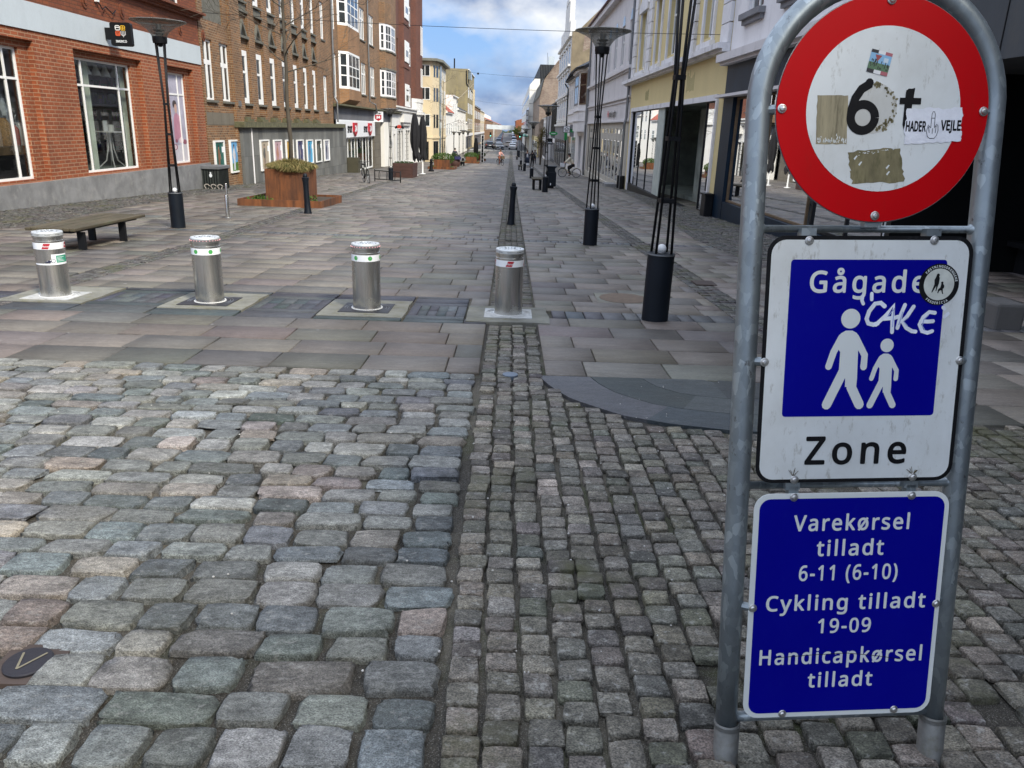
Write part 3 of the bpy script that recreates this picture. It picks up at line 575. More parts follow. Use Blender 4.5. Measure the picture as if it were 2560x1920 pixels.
# panels: front faces lie at d = .030 before the tube axis ------------------
FR = .031
def plate(par, name, pts, d, mt, th=.0025, smooth=None):
    m = MB(); m.prism([(a, -d, b) for a, b in pts], (0, th, 0)); return m.build(name, mt, par)
def flat(par, name, mt, d, fn, **kw):
    m = MB(); fn(m, sl_(d)); return m.build(name, mt, par, **kw)
def bolt(par, u, v, rot=.5):
    m = MB(); m.lathe([(.0105, -FR-.0005), (.0105, -FR-.002), (.0095, -FR-.003), (.0075, -FR-.0032), (.0070, -FR-.0055), (.005, -FR-.0075), (0, -FR-.008)], (u, 0, v), 18, cap=False, ax='y'); b = m.build('bolt', 'screw_steel', par, smooth=35)
    return b
CV = 1.451
circ = lambda r, n=96: [(r*math.cos(2*math.pi*k/n), CV+r*math.sin(2*math.pi*k/n)) for k in range(n)]
dk = plate(SG, 'weight_limit_disc', circ(.250), FR, 'sign_red')
flat(dk, 'disc_face', 'sign_white', FR+.0006, lambda m, f: disc(m, .0005, CV+.0005, .1815, f, 80))
flat(dk, 'disc_rim', 'grey_metal', FR-.003, lambda m, f: disc(m, 0, CV, .2522, f, 96))
# old glue and peeled stickers
def rough_quad(c, n=9, j=.0022):
    P = []
    for i in range(4):
        a, b = Vector(c[i]), Vector(c[(i+1) % 4])
        for k in range(n): p = a.lerp(b, k/n); P.append((p.x+random.gauss(0, j if k else .0005), p.y+random.gauss(0, j if k else .0005)))
    return P
flat(dk, 'glue_patch', 'glue_patch', FR+.0010, lambda m, f: m.poly([f(*p) for p in rough_quad([(-.157, 1.481), (-.085, 1.482), (-.081, 1.375), (-.154, 1.374)], 9, .0006)]))
flat(dk, 'glue_patch', 'glue_green', FR+.0010, lambda m, f: m.poly([f(*p) for p in rough_quad([(-.076, 1.358), (.047, 1.368), (.063, 1.293), (-.063, 1.286)], 10, .0022)]))
flat(dk, 'glue_ring', 'glue_ring', FR+.0009, lambda m, f: disc(m, -.024, 1.455, .056, f, 40))
def blobs(m, f):
    for a0, a1, r, w, n in ((-70, 62, .050, .010, 46), (85, 150, .053, .006, 12), (70, 100, .050, .006, 10), (-80, -40, .046, .006, 12)):
        for k in range(n):
            a = math.radians(rng.uniform(a0, a1)); q = r+rng.normal(0, w*.45); x, y = -.024+q*math.cos(a), 1.455+q*math.sin(a); s_ = rng.uniform(.001, .0042)
            m.poly([f(x+s_*rng.uniform(.5, 1.3)*math.cos(t), y+s_*rng.uniform(.5, 1.5)*math.sin(t)) for t in np.linspace(0, 2*math.pi, 9, endpoint=False)])
flat(dk, 'glue_stain', 'glue_green', FR+.0012, blobs)
def peel(m, f):
    for k in range(60):
        x = rng.uniform(-.152, -.084); y = 1.376+abs(rng.normal(0, .006)); m.poly([f(x, y), f(x+.0016, y+.001), f(x+.001, y+rng.uniform(.002, .008)), f(x-.001, y+.003)])
    for k in range(26):
        x = rng.uniform(-.072, .046); y = 1.357+.08*(x+.072)-abs(rng.normal(0, .004)); s_ = rng.uniform(.001, .003); m.poly([f(x, y), f(x+s_*2, y+s_*.4), f(x+s_, y+s_)])
    for x, y in ((-.062, 1.343), (.016, 1.323), (.018, 1.309), (-.05, 1.33)): m.poly([f(x, y), f(x+.006, y+.007), f(x+.009, y+.006), f(x+.003, y-.003)])
flat(dk, 'peeled_paper', 'sign_letter_white', FR+.0013, peel)
# the 6 t
def six(m, f, cx, cy, r, w, lean=.0):
    P = [(cx+r*math.cos(t), cy+r*math.sin(t)) for t in np.linspace(0, 2*math.pi, 41)]; ribbon(m, P, w, f)
    ribbon(m, [(cx-r*math.cos(t)*1.0, cy+.0+h) for t, h in ((0, 0),)]+[(cx-r+.001, cy+.018), (cx-r+.008, cy+.042), (cx-r+.021, cy+.062), (cx-r+.040, cy+.0735), (cx+.010, cy+.076)], w, f)
flat(dk, 'lettering', 'sign_black', FR+.0014, lambda m, f: (six(m, f, -.0475, 1.434, .0285, .0195), ribbon(m, [(.0585, 1.490), (.0565, 1.42), (.061, 1.406), (.073, 1.4035)], .018, f), m.poly([(a, -FR-.00175, b) for a, b in ((.0365, 1.4785), (.0870, 1.4785), (.0870, 1.4645), (.0365, 1.4645))]), m.poly([(a, -FR-.0017, b) for a, b in ((.050, 1.495), (.0705, 1.5005), (.068, 1.47), (.05, 1.47))])))
# square sticker with a crowd under a blue sky
rt_ = lambda cx, cy, ang: (lambda a, b: (cx+a*math.cos(ang)-b*math.sin(ang), cy+a*math.sin(ang)+b*math.cos(ang)))
g = rt_(-.018, 1.5535, -.21)
m = MB(); 
def pq(x0, x1, y0, y1, col, d=.0016):
    m.col = col; m.poly([(g(a, b)[0], -FR-d, g(a, b)[1]) for a, b in ((x0, y0), (x1, y0), (x1, y1), (x0, y1))])
pq(-.025, .025, -.025, .025, (.55, .55, .55)); pq(-.025, .025, -.017, .018, (.22, .42, .62), .0018); pq(-.025, .025, -.017, -.002, (.09, .17, .09), .002)
for i, c in enumerate(((.02, .02, .025), (.7, .7, .7), (.38, .11, .13))):
    for y0, y1 in ((.018, .025), (-.025, -.017)): pq(-.025+i*.0167, -.025+(i+1)*.0167, y0, y1, c, .0019)
for k in range(26):
    x = rng.uniform(-.023, .022); y = rng.uniform(-.016, .0); pq(x, x+.002, y, y+rng.uniform(.004, .007), (.02, .022, .02), .0021+k*1e-6)
m.col = (.30, .06, .06); m.poly([(g(a, b)[0], -FR-.0022, g(a, b)[1]) for a, b in ((-.014, .015), (.002, .015), (-.006, .001))]); pq(.008, .019, .002, .012, (.5, .6, .68), .0021)
m.build('sticker', 'printed', dk)
st = flat(dk, 'sticker', 'sticker_paper', FR+.0018, lambda m, f: m.poly([f(*p) for p in rough_quad([(.054, 1.455), (.186, 1.459), (.190, 1.384), (.055, 1.376)], 14, .0014)]))
def hand(m, f):
    w = .0012; o = lambda L: ribbon(m, [(.1195+a*.9, 1.4195+b*.95) for a, b in L], w, f)
    o([(-.005, -.006), (-.0045, .026), (-.002, .031), (.001, .031), (.004, .026), (.0045, -.006)]); o([(-.006, -.006), (-.012, .0), (-.014, -.008), (-.0155, -.016), (-.012, -.027), (-.006, -.031), (.006, -.031), (.012, -.024), (.015, -.012), (.0135, -.001), (.010, .002), (.006, -.005)]); o([(-.011, -.004), (-.008, -.018)]); o([(.009, -.002), (.008, -.018)]); o([(-.004, .016), (.004, .016)]); o([(.0, -.008), (.0, -.02)])
m = MB(); f = lambda a, b: (a, -FR-.0022, b)
put_text(m, 'HADER', f, .0555, .1035, 1.4055, .0225, .034); put_text(m, 'VEJLE', f, .1385, .187, 1.4085, .0225, .034); hand(m, f); m.build('lettering', 'sign_black', dk)
for u, v in ((-.2375, CV), (.2385, CV), (-.001, CV-.2365), (0, CV+.2365)): bolt(dk, u, v)
for sx in (-1, 1): m = MB(); m.tube([(sx*.237, -.024, CV), (sx*.27, -.004, CV)], .011, 8); m.build('bracket', 'galvanised', dk)
m = MB(); m.box(-.02, .02, -.026, -.004, 1.188, 1.222); m.build('bracket', 'galvanised', dk)
# pedestrian zone panel -----------------------------------------------------
pz = plate(SG, 'zone_panel', rrect(-.2515, .2485, .571, 1.1685, .042), FR, 'sign_black')
flat(pz, 'panel_face', 'sign_white', FR+.0006, lambda m, f: m.poly([f(*p) for p in rrect(-.2425, .2380, .580, 1.1590, .034)]))
flat(pz, 'blue_field', 'sign_blue', FR+.0010, lambda m, f: m.poly([f(*p) for p in rrect(-.1945, .1860, .737, 1.1135, .008, 3)]))
def gagade(m, f):
    put_text(m, 'Gågade', f, -.1465, .137, 1.0375, .0500, .019, 1.22)
flat(pz, 'lettering', 'sign_letter_white', FR+.0014, gagade)
flat(pz, 'lettering', 'sign_black', FR+.0014, lambda m, f: put_text(m, 'Zone', f, -.131, .1255, .6185, .0690, .019, 1.22))
def walker(m, f, cx, s, base):
    L = lambda pts, w: ribbon(m, [(cx+a*s, base+b*s) for a, b in pts], w*s, f)
    disc(m, cx+.002*s, base+.220*s, .0235*s, f, 30)
    m.poly([f(cx+a*s, base+b*s) for a, b in ((-.020, .1845), (-.008, .1915), (.008, .1915), (.019, .186), (.030, .17), (.026, .14), (.0285, .075), (.028, .055), (.0, .055), (-.001, .075), (-.018, .095), (-.018, .14), (-.03, .155))])
    L([(-.017, .176), (-.0345, .14), (-.0445, .105)], .0165); L([(.017, .176), (.043, .132), (.0425, .1035)], .0165); L([(-.006, .096), (-.043, .0115)], .0235); L([(.0145, .068), (.015, .055), (.0385, .0115)], .0235)
def walkers(m, f): walker(m, f, -.0425, 1.0, .7545); walker(m, f, .0530, .70, .7560)
flat(pz, 'pictogram', 'sign_letter_white', FR+.0014, walkers)
def cake(m, f):
    for w, L in ((.0105, [[(.040, 1.004), (.030, 1.012), (.016, 1.010), (.003, .992), (-.002, .974), (.003, .963), (.016, .960), (.026, .963)]]), (.0095, [[(.022, .960), (.045, .982), (.063, 1.008), (.062, .975), (.0635, .942)], [(.040, .974), (.066, .976), (.076, .979)]]), (.0095, [[(.090, 1.007), (.082, .985), (.076, .952)], [(.112, 1.003), (.098, .980), (.086, .968), (.098, .952), (.113, .944), (.122, .943)]]), (.0095, [[(.166, .988), (.152, .990), (.138, .978), (.130, .960), (.138, .944), (.152, .940), (.163, .944)], [(.133, .968), (.150, .967), (.163, .968)]])):
        for q in L: ribbon(m, q, w, f)
    for q in ([(-.016, 1.028), (-.017, 1.018), (-.013, 1.010)], [(.006, 1.034), (.007, 1.020)], [(.185, 1.001), (.189, .997)], [(.190, .978), (.199, .986)]): ribbon(m, q, .0085, f)
flat(pz, 'graffiti', 'marker_white', FR+.0018, cake)
def cake2(m, f):
    for q in ([(.064, .999), (.0635, .955)], [(.086, .99), (.079, .96)], [(.10, .976), (.09, .968), (.10, .957)], [(.15, .982), (.14, .972), (.137, .957), (.145, .946)], [(.05, .98), (.062, .995)]): ribbon(m, q, .0022, f)
flat(pz, 'graffiti_streaks', 'marker_blue', FR+.0021, cake2)
rs = flat(pz, 'round_sticker', 'sign_black', FR+.0019, lambda m, f: disc(m, .1695, 1.0555, .0495, f, 48))
flat(rs, 'sticker_middle', simple('sticker_cream', (.55, .56, .50), .5, var=.15, vs=30), FR+.0022, lambda m, f: disc(m, .1695, 1.0555, .0375, f, 40))
def arc_text(m, f, s, cx, cy, r, a0, a1, cap, flip=False):
    for i, ch in enumerate(s):
        a = math.radians(a0+(a1-a0)*i/(len(s)-1)); V, F = text_mesh(ch, .02)
        if not V: continue
        x0 = (min(v.x for v in V)+max(v.x for v in V))/2; k = cap/.73; P = []
        for v in V:
            lx, ly = (v.x-x0)*k*.92, v.y*k
            if flip: rr = r+ly-cap; t = a; px, py = cx+rr*math.cos(t)*1, cy+rr*math.sin(t); 
            if not flip: px, py = cx+(r+ly)*math.cos(a)+lx*math.sin(a), cy+(r+ly)*math.sin(a)-lx*math.cos(a)
            else: rr = r-ly; px, py = cx+rr*math.cos(a)-lx*math.sin(a), cy+rr*math.sin(a)+lx*math.cos(a)
            P.append(f(px, py))
        m.add(P, F)
flat(rs, 'lettering', 'sign_letter_white', FR+.0024, lambda m, f: (arc_text(m, f, 'FÆSTNINGSDRENGENE', .1695, 1.0555, .0400, 140, 12, .0072), arc_text(m, f, 'FREDERICIA', .1695, 1.0555, .0468, 232, 300, .0072, True)))
def figs(m, f):
    P = [(-.004, .020), (0, .022), (.002, .017), (.004, .012), (.003, .0), (.001, -.006), (-.002, -.018), (-.004, -.018), (-.003, -.006), (-.012, -.022), (-.014, -.021), (-.008, -.002), (-.009, .008), (-.006, .014)]
    m.poly([f(.166+a, 1.058+b) for a, b in P]); disc(m, .1655, 1.0775, .0038, f, 12)
    Q = [(.006, .0), (.010, .0), (.014, -.006), (.013, -.012), (.011, -.012), (.011, -.019), (.013, -.025), (.010, -.025), (.007, -.016), (.002, -.018), (.000, -.024), (-.002, -.023), (-.001, -.014), (.004, -.010)]
    m.poly([f(.169+a, 1.058+b) for a, b in Q]); disc(m, .1770, 1.0595, .0030, f, 12)
flat(rs, 'figures', 'sign_black', FR+.0025, figs)
for u, v in ((-.154, 1.157), (.149, 1.159), (-.245, .871), (.2405, .872), (-.153, .579), (.148, .581)): bolt(pz, u, v)
# little dry weeds caught behind the lower bolts
m = MB()
for (bx, bn) in ((-.158, 7), (.146, 12)):
    for k in range(bn): a = rng.uniform(-1.0, 1.0); l = rng.uniform(.010, .022); m.tube([(bx+.002, -FR-.001, .586), (bx+math.sin(a)*l*.5, -FR-.003, .588+math.cos(a)*l*.5), (bx+math.sin(a)*l, -FR-.002, .588+math.cos(a)*l)], .0006, 4)
m.build('dry_moss', simple('dry_moss', (.11, .085, .045), .9), pz)
for u in (-.154, .149):
    for v0, v1 in ((1.160, 1.186), (.552, .575)): m = MB(); m.box(u-.018, u+.018, -.028, -.004, v0, v1); m.build('bracket', 'galvanised', pz)
for sx, u in ((-1, -.245), (1, .2405)): m = MB(); m.tube([(u, -.026, .871), (sx*.27, -.006, .871)], .011, 8); m.build('bracket', 'galvanised', pz)
# delivery hours panel ----------------------------------------------------------
pl = plate(SG, 'hours_panel', rrect(-.2495, .2505, -.059, .543, .040), FR, 'sign_letter_white')
flat(pl, 'blue_field', 'sign_blue', FR+.0008, lambda m, f: m.poly([f(*p) for p in rrect(-.2360, .2385, -.0465, .530, .028)]))
def lines(m, f):
    for s, a, b, y, c in (('Varekørsel', -.1475, .1505, .447, .0405), ('tilladt', -.0845, .0895, .3805, .0405), ('6-11 (6-10)', -.1255, .1310, .3155, .0400), ('Cykling tilladt', -.2055, .2115, .2360, .0400), ('19-09', -.0665, .0725, .1730, .0385), ('Handicapkørsel', -.2145, .2155, .0895, .0410), ('tilladt', -.0835, .0885, .0235, .0400)):
        put_text(m, s, f, a, b, y, c, .019, 1.16)
flat(pl, 'lettering', 'sign_letter_white', FR+.0012, lines)
flat(pl, 'scratch', 'sign_black', FR+.0015, lambda m, f: ribbon(m, [(-.175, .108), (-.08, .113), (.014, .1155), (.09, .106), (.160, .094)], .0016, f))
for u, v in ((-.151, .534), (.150, .533), (-.239, .245), (.2405, .244), (-.145, -.049), (.154, -.048)): bolt(pl, u, v)
for u in (-.151, .150): m = MB(); m.box(u-.012, u+.012, -.028, -.006, .530, .560); m.build('bracket', 'galvanised', pl)
for sx, u in ((-1, -.239), (1, .2405)): m = MB(); m.tube([(u, -.026, .244), (sx*.27, -.006, .244)], .011, 8); m.build('bracket', 'galvanised', pl)
SR = Matrix(((0.9978277, -0.0589059, -0.0294951), (0.0627121, 0.9864754, 0.1514381), (0.0201756, -0.1529589, 0.9880266)))
off = SR @ Vector((0, FR, 0))
SG.matrix_world = Matrix.Translation(Vector((0.8907974, 1.6644231, 0.1327406))+off) @ SR.to_4x4()
# ================================================================== STREET FURNITURE (world coordinates)
def mat_brushed():
    m, t, b = _new('brushed_steel'); q = NB(t); n = q.noise(q.coord('Object', (90, 90, 1.2)), 1.6, 4, .6, .2, .8); g = q.noise(q.coord('Object'), 5, 5, .6, .3, .7)
    q.l(q.mixc(n, (.47, .46, .44), (.66, .65, .62)), b.inputs['Base Color']); b.inputs['Metallic'].default_value = .95
    q.l(q.math('ADD', q.math('MULTIPLY', g, .14), .17), b.inputs['Roughness']); 
    q.bump(n, b, .03, .002)
mat_brushed()
simple('cast_lid', (.55, .57, .57), .5, metal=.4, var=.1, vs=10, fine=.2)
m, t, b = _new('led_red'); b.inputs['Base Color'].default_value = (.6, .2, .2, 1); b.inputs['Emission Color'].default_value = (1, .55, .55, 1); b.inputs['Emission Strength'].default_value = 1.2
simple('led_band', (.22, .19, .20), .3, metal=.5)
def cyl_text(mb, s, c, R, a_mid, width, z0, cap, bold=.02):
    V, F = text_mesh(s, bold); x0 = min(v.x for v in V); x1 = max(v.x for v in V); k = cap/.73
    mb.add([(c[0]+R*math.cos(a_mid+((v.x-x0)/(x1-x0)-.5)*width/R), c[1]+R*math.sin(a_mid+((v.x-x0)/(x1-x0)-.5)*width/R), z0+v.y*k) for v in V], F)
def cyl_patch(mb, c, R, a0, a1, z0, z1, n=12, skew=0.):
    P = [(c[0]+R*math.cos(a0+(a1-a0)*i/n+s), c[1]+R*math.sin(a0+(a1-a0)*i/n+s), z) for z, s in ((z0, 0), (z1, skew)) for i in range(n+1)]; mb.add(P, [(i, i+1, n+2+i, n+1+i) for i in range(n)])
BOL = [(-4.575, 7.80, 'red', 1, 'steel bollard furthest left, with red stickers and a green leaflet sticker half way down'), (-3.00, 7.76, 'green', 0, 'steel bollard with green dot stickers, second from the left, before the bench end'), (-1.395, 7.66, 'green', 0, 'steel bollard with green dot stickers, next to the one on the sett strip'), (.022, 7.60, 'red', 0, 'steel bollard with red stickers standing on the middle sett strip')]
for bi, (x, y, kind, extra, lab) in enumerate(BOL):
    z = zg(y)+.008; R_ = .138; r = root('steel_bollard', lab, 'bollard', (x, y, z), 'rising steel bollards across the street'); a_c = math.atan2(-y, -x)
    m = MB(); m.lathe([(R_, -.03), (R_, .565), (R_-.006, .568), (R_-.006, .592), (R_, .595), (R_, .612)], (x, y, z), 48, cap=False); m.build('body', 'brushed_steel', r, smooth=30)
    m = MB(); m.lathe([(R_, .612), (R_+.001, .640), (R_-.004, .648), (R_-.03, .6485), (R_-.032, .645), (R_-.06, .645), (R_-.062, .649), (0, .649)], (x, y, z), 48, cap=False); cap = m.build('lid', 'cast_lid', r, smooth=30)
    m = MB()
    for k in range(10): a = k*math.pi/5; m.ctr(x+.05*math.cos(a), y+.05*math.sin(a), z+.651, .012, .012, .004)
    for k in range(6): a = k*math.pi/3; m.ctr(x+.10*math.cos(a), y+.10*math.sin(a), z+.647, .010, .010, .004)
    m.build('lid_stud', 'grey_metal', cap)
    m = MB(); m.lathe([(R_+.0012, .485), (R_+.0012, .548)], (x, y, z), 48, cap=False); band = m.build('sticker_band', 'bright_sticker', r, smooth=True)
    if kind == 'green':
        m = MB()
        for k in range(6):
            a = a_c-.75+k*2*math.pi/6
            P = [(x+(R_+.002)*math.cos(a+.021*math.cos(t)/R_), y+(R_+.002)*math.sin(a+.021*math.cos(t)/R_), z+.5165+.021*math.sin(t)) for t in np.linspace(0, 2*math.pi, 20, endpoint=False)]; m.poly(P)
        m.build('green_dot', 'green_sticker', band)
        m = MB(); m.lathe([(R_+.0015, .614), (R_+.0015, .630)], (x, y, z), 48, cap=False); lb = m.build('light_band', 'led_band', r, smooth=True)
        m = MB()
        for k in range(28): a = k*2*math.pi/28; m.ball((x+(R_+.002)*math.cos(a), y+(R_+.002)*math.sin(a), z+.622), .0034, 6, 4)
        m.build('light', 'led_red', lb)
    else:
        m = MB(); aa = a_c-(.22 if bi == 0 else -.02)
        for k in range(4):
            a = aa+k*math.pi/2; cyl_patch(m, (x, y), R_+.002, a-.30, a+.14, z+.490, z+.542, 10, .16)
        m.build('red_mark', 'red_sticker', band)
        m = MB()
        for k in range(4): cyl_text(m, 'Pilomat', (x, y), R_+.003, aa+k*math.pi/2, .062, z+.507, .020)
        m.build('lettering', 'bright_sticker', band)
        m = MB()
        for k in range(9): cyl_text(m, 'PILOMAT', (x, y), R_+.0015, a_c+k*2*math.pi/9, .05, z+.622, .010)
        m.build('lid_lettering', 'grey_metal', cap)
    if extra:
        m = MB(); ac = a_c+.05; cyl_patch(m, (x, y), R_+.0014, ac-.02, ac+1.15, z+.345, z+.435, 16); 
        P = [(x+(R_+.0014)*math.cos(a), y+(R_+.0014)*math.sin(a), zz) for a, zz in [(ac-1.25, z+.344), (ac-.3, z+.372), (ac-.02, z+.385), (ac-.02, z+.345), (ac-.6, z+.338)]]; m.poly(P)
        cyl_patch(m, (x, y), R_+.0015, ac-1.35, ac+1.15, z+.332, z+.346, 24); lf = m.build('leaflet_sticker', 'bright_sticker', r)
        m = MB(); cyl_patch(m, (x, y), R_+.0024, ac+.28, ac+1.12, z+.352, z+.422, 12); m.build('green_field', 'teal_sticker', lf)
        m = MB(); P = [(x+(R_+.0026)*math.cos(a), y+(R_+.0026)*math.sin(a), zz) for a, zz in [(ac-.5, z+.362), (ac-.15, z+.380), (ac+.0, z+.365), (ac+.08, z+.352), (ac-.3, z+.354)]]; m.poly(P)
        for k in range(20):
            t0, t1 = 2*math.pi*k/20, 2*math.pi*(k+1)/20; rr, rq = .019, .015
            m.add([(x+(R_+.0026)*math.cos(ac+.08+q*math.cos(t)/R_), y+(R_+.0026)*math.sin(ac+.08+q*math.cos(t)/R_), z+.371+q*math.sin(t)) for t, q in ((t0, rr), (t1, rr), (t1, rq), (t0, rq))], [(0, 1, 2, 3)])
        m.build('printed_mark', simple('ink_blue', (.012, .016, .05), .5), lf)
        m = MB()
        for k in range(4): cyl_patch(m, (x, y), R_+.0028, ac+.34, ac+.9-.1*(k % 3), z+.365+k*.013, z+.369+k*.013, 8)
        m.build('printed_lines', 'bright_sticker', lf)
    m = MB(); h = .245 if kind == 'green' else .235
    pm = 'steel_plate' if kind == 'green' else 'pad_white'
    m.box(x-h, x+h, y-h, y+h, z-.05, z+.004, f=lambda a, b, c: (a, b, c+zg(b)-zg(y))); pt = m.build('base_plate', pm, r)
    m = MB(); 
    for q in (.19, .215): 
        if kind == 'green': m.lathe([(q, .0042), (q+.004, .0075), (q+.008, .0042)], (x, y, z), 40, cap=False)
        else: m.lathe([(q, .0042), (q+.006, .0085), (q+.012, .0042)], (x, y, z), 40, cap=False)
    m.build('ring_groove', 'grey_metal' if kind == 'green' else 'pad_white', pt)
    m = MB(); m.lathe([(R_+.004, .004), (R_+.004, .012), (R_+.016, .012), (R_+.018, .004)], (x, y, z), 48, cap=False); m.build('collar_ring', 'white_ring', pt, smooth=30)
# ---- trumpet street lamps -----------------------------------------------------
def mat_shade():
    m, t, b = _new('smoked_shade'); q = NB(t); t.nodes.remove(b); o = t.nodes['Material Output']
    d = q.n('ShaderNodeBsdfPrincipled'); n = q.noise(q.coord('Object', (1, 1, .3)), 7, 5, .6, .3, .7); q.l(q.mixc(n, (.10, .098, .088), (.26, .25, .225)), d.inputs['Base Color']); d.inputs['Roughness'].default_value = .22
    tr = q.n('ShaderNodeBsdfTransparent'); tr.inputs['Color'].default_value = (.74, .74, .72, 1); mx = q.n('ShaderNodeMixShader'); q.l(q.math('ADD', q.math('MULTIPLY', n, -.25), .66), mx.inputs[0]); q.l(d.outputs[0], mx.inputs[1]); q.l(tr.outputs[0], mx.inputs[2]); q.l(mx.outputs[0], o.inputs[0])
mat_shade(); simple('lamp_ball', (.74, .74, .73), .35, var=.05, fine=.03, bump=0)
def lamp_proto():
    r = root('street_lamp', '', 'street lamp', (0, 0, 0), 'trumpet shaped street lamps')
    m = MB(); m.lathe([(.130, -.05), (.130, .640), (.134, .642), (.134, .662), (.126, .668), (0, .668)], (0, 0, 0), 32, cap=False); b = m.build('base', 'navy_paint', r, smooth=30)
    m = MB(); m.lathe([(.1345, .648), (.1365, .655), (.1345, .662)], (0, 0, 0), 32, cap=False); m.build('base_rim', 'grey_metal', b, smooth=True)
    m = MB(); m.lathe([(.03, .668), (.03, .68)], (0, 0, 0), 12); m.ball((0, 0, .705), .046, 16, 10); m.build('ball', 'lamp_ball', r, smooth=True)
    H1, H2 = 2.25, 3.30
    for a in (45, 135, 225, 315):
        c, s = math.cos(math.radians(a)), math.sin(math.radians(a)); m = MB(); m.smooth = True
        m.tube([(.108*c, .108*s, .668), (.046*c, .046*s, H1), (.098*c, .098*s, H2)], .0135, 8); m.build('pole_rod', 'black_paint', r)
    for z, h in ((1.16, .085), (1.72, .070), (H1, .055)):
        k = h*.78; m = MB()
        for sx in (-1, 1): m.box(sx*k-.006, sx*k+.006, -k, k, z-.02, z+.02); m.box(-k, k, sx*k-.006, sx*k+.006, z-.02, z+.02)
        m.build('crossbar', 'black_paint', r)
    m = MB(); m.lathe([(.0, 3.22), (.03, 3.225), (.044, 3.25), (.046, 3.285)], (0, 0, 0), 20, cap=False); m.lathe([(.118, 3.28), (.125, 3.32), (.128, 3.385), (.126, 3.39), (.0, 3.39)], (0, 0, 0), 28, cap=False); m.lathe([(.0, 3.28), (.118, 3.28)], (0, 0, 0), 28, cap=False); m.build('collar', 'black_paint', r, smooth=30)
    m = MB(); m.lathe([(.126, 3.39), (.138, 3.41), (.153, 3.437), (.19, 3.487), (.245, 3.535), (.31, 3.571), (.39, 3.602), (.45, 3.628), (.476, 3.643), (.466, 3.649), (.38, 3.612)], (0, 0, 0), 48, cap=False); m.build('lamp_shade', 'smoked_shade', r, smooth=True)
    m = MB(); m.lathe([(.475, 3.636), (.485, 3.645), (.475, 3.655), (.2, 3.69), (0, 3.70)], (0, 0, 0), 48, cap=False); m.build('lamp_cover', 'smoked_shade', r, smooth=30)
    m = MB(); m.lathe([(.06, 3.405), (.06, 3.43), (.085, 3.44), (.085, 3.455), (.055, 3.46), (.055, 3.48), (.095, 3.49), (.10, 3.505), (.05, 3.51), (.045, 3.60)], (0, 0, 0), 24, cap=False); m.build('bulb_holder', 'grey_metal', r, smooth=30)
    return r
LP = lamp_proto()
LAMPS = [(1.48, 7.55, 0, 'nearest street lamp, whose shade is out of the picture, beside the sign'), (1.52, 14.54, .4, 'black street lamp whose full trumpet shade stands before the lilac house'), (-6.38, 15.24, .2, 'black street lamp before the red brick shop, left of the rusty planter'), (1.58, 35.9, .3, 'street lamp standing by the slatted bench and the navy litter bin'), (1.46, 55.0, .1, 'street lamp behind the one at the bench, before the leafy tree'), (1.28, 73.0, .5, 'street lamp beside the pram, one of a close pair'), (1.16, 90.5, .2, 'street lamp farthest along the right row, left of the pram'), (-6.45, 43.5, .7, 'street lamp at the bicycle rack before the sports shop'), (-5.42, 92.0, .1, 'street lamp beyond the barrel planter on the left'), (-5.2, 72.8+25, .3, 'street lamp at the second bushy planter'), (-7.6, 108, .6, 'street lamp before the cream corner house'), (-7.0, 110, .2, 'thin street lamp just right of the lamp at the cream corner house')]
for i, (x, y, rz, lab) in enumerate(LAMPS):
    o = LP if i == 0 else dup(LP, (0, 0, 0)); o.location = (x, y, zg(y)); o.rotation_euler.z = rz; o['label'] = lab
LP.rotation_euler = (0, math.radians(.6), .12)
# small sign boards hung on two lamps
m = MB(); m.box(1.60, 1.82, 35.80, 35.84, .87, 1.13); b_ = root('hanging_board', 'small dark board with white letters fixed to the street lamp by the bench', 'sign', (1.62, 35.9, .58)); m.build('board', 'black_paint', b_)
m = MB(); put_text(m, 'D-COL', lambda a, b: (a, 35.79, b), 1.63, 1.79, .92, .05, .03); m.build('lettering', 'bright_sticker', b_)
# ---- tilted black posts ---------------------------------------------------------
def post_proto():
    r = root('bollard_post', '', 'bollard', (0, 0, 0), 'waisted black bollards')
    m = MB(); m.lathe([(.095, -.05), (.095, .03), (.085, .06), (.070, .30), (.062, .55), (.068, .75), (.085, .84), (.088, .86), (.080, .87), (.05, .872)], (0, 0, 0), 24, cap=False); m.build('shaft', 'navy_paint', r, smooth=30)
    m = MB(); m.lathe([(.05, .868), (.055, .89), (.05, .93), (.03, .955), (0, .96)], (0, 0, 0), 20, cap=False); m.build('knob', 'navy_paint', r, smooth=True); return r
PP = post_proto()
for i, (x, y, tx, ty, lab) in enumerate([(-4.97, 19.6, 0, -.03, 'waisted black bollard before the rusty planter'), (.05, 18.3, .0, .045, 'waisted black bollard leaning on the middle sett strip'), (.18, 34.9, 0, 0, 'waisted black bollard far down the middle strip')][:2]):
    o = PP if i == 0 else dup(PP, (0, 0, 0)); o.location = (x, y, zg(y)); o.rotation_euler = (tx, ty, 0); o['label'] = lab
m = MB(); m.lathe([(.045, -.05), (.045, .50), (.043, .505)], (-6.27, 17.66, zg(17.66)), 20); m.lathe([(.026, .50), (.026, .74), (.022, .75), (0, .752)], (-6.255, 17.66, zg(17.66)), 16, cap=False)
sp_ = root('steel_post', 'thin brushed steel post standing between lamp and rusty planter', 'bollard', (-6.27, 17.66, zg(17.66))); m.build('shaft', 'brushed_steel', sp_, smooth=30)
m = MB(); m.lathe([(.075, -.03), (.075, .012), (.05, .018)], (-6.27, 17.66, zg(17.66)), 20); m.build('foot', 'grey_metal', sp_)
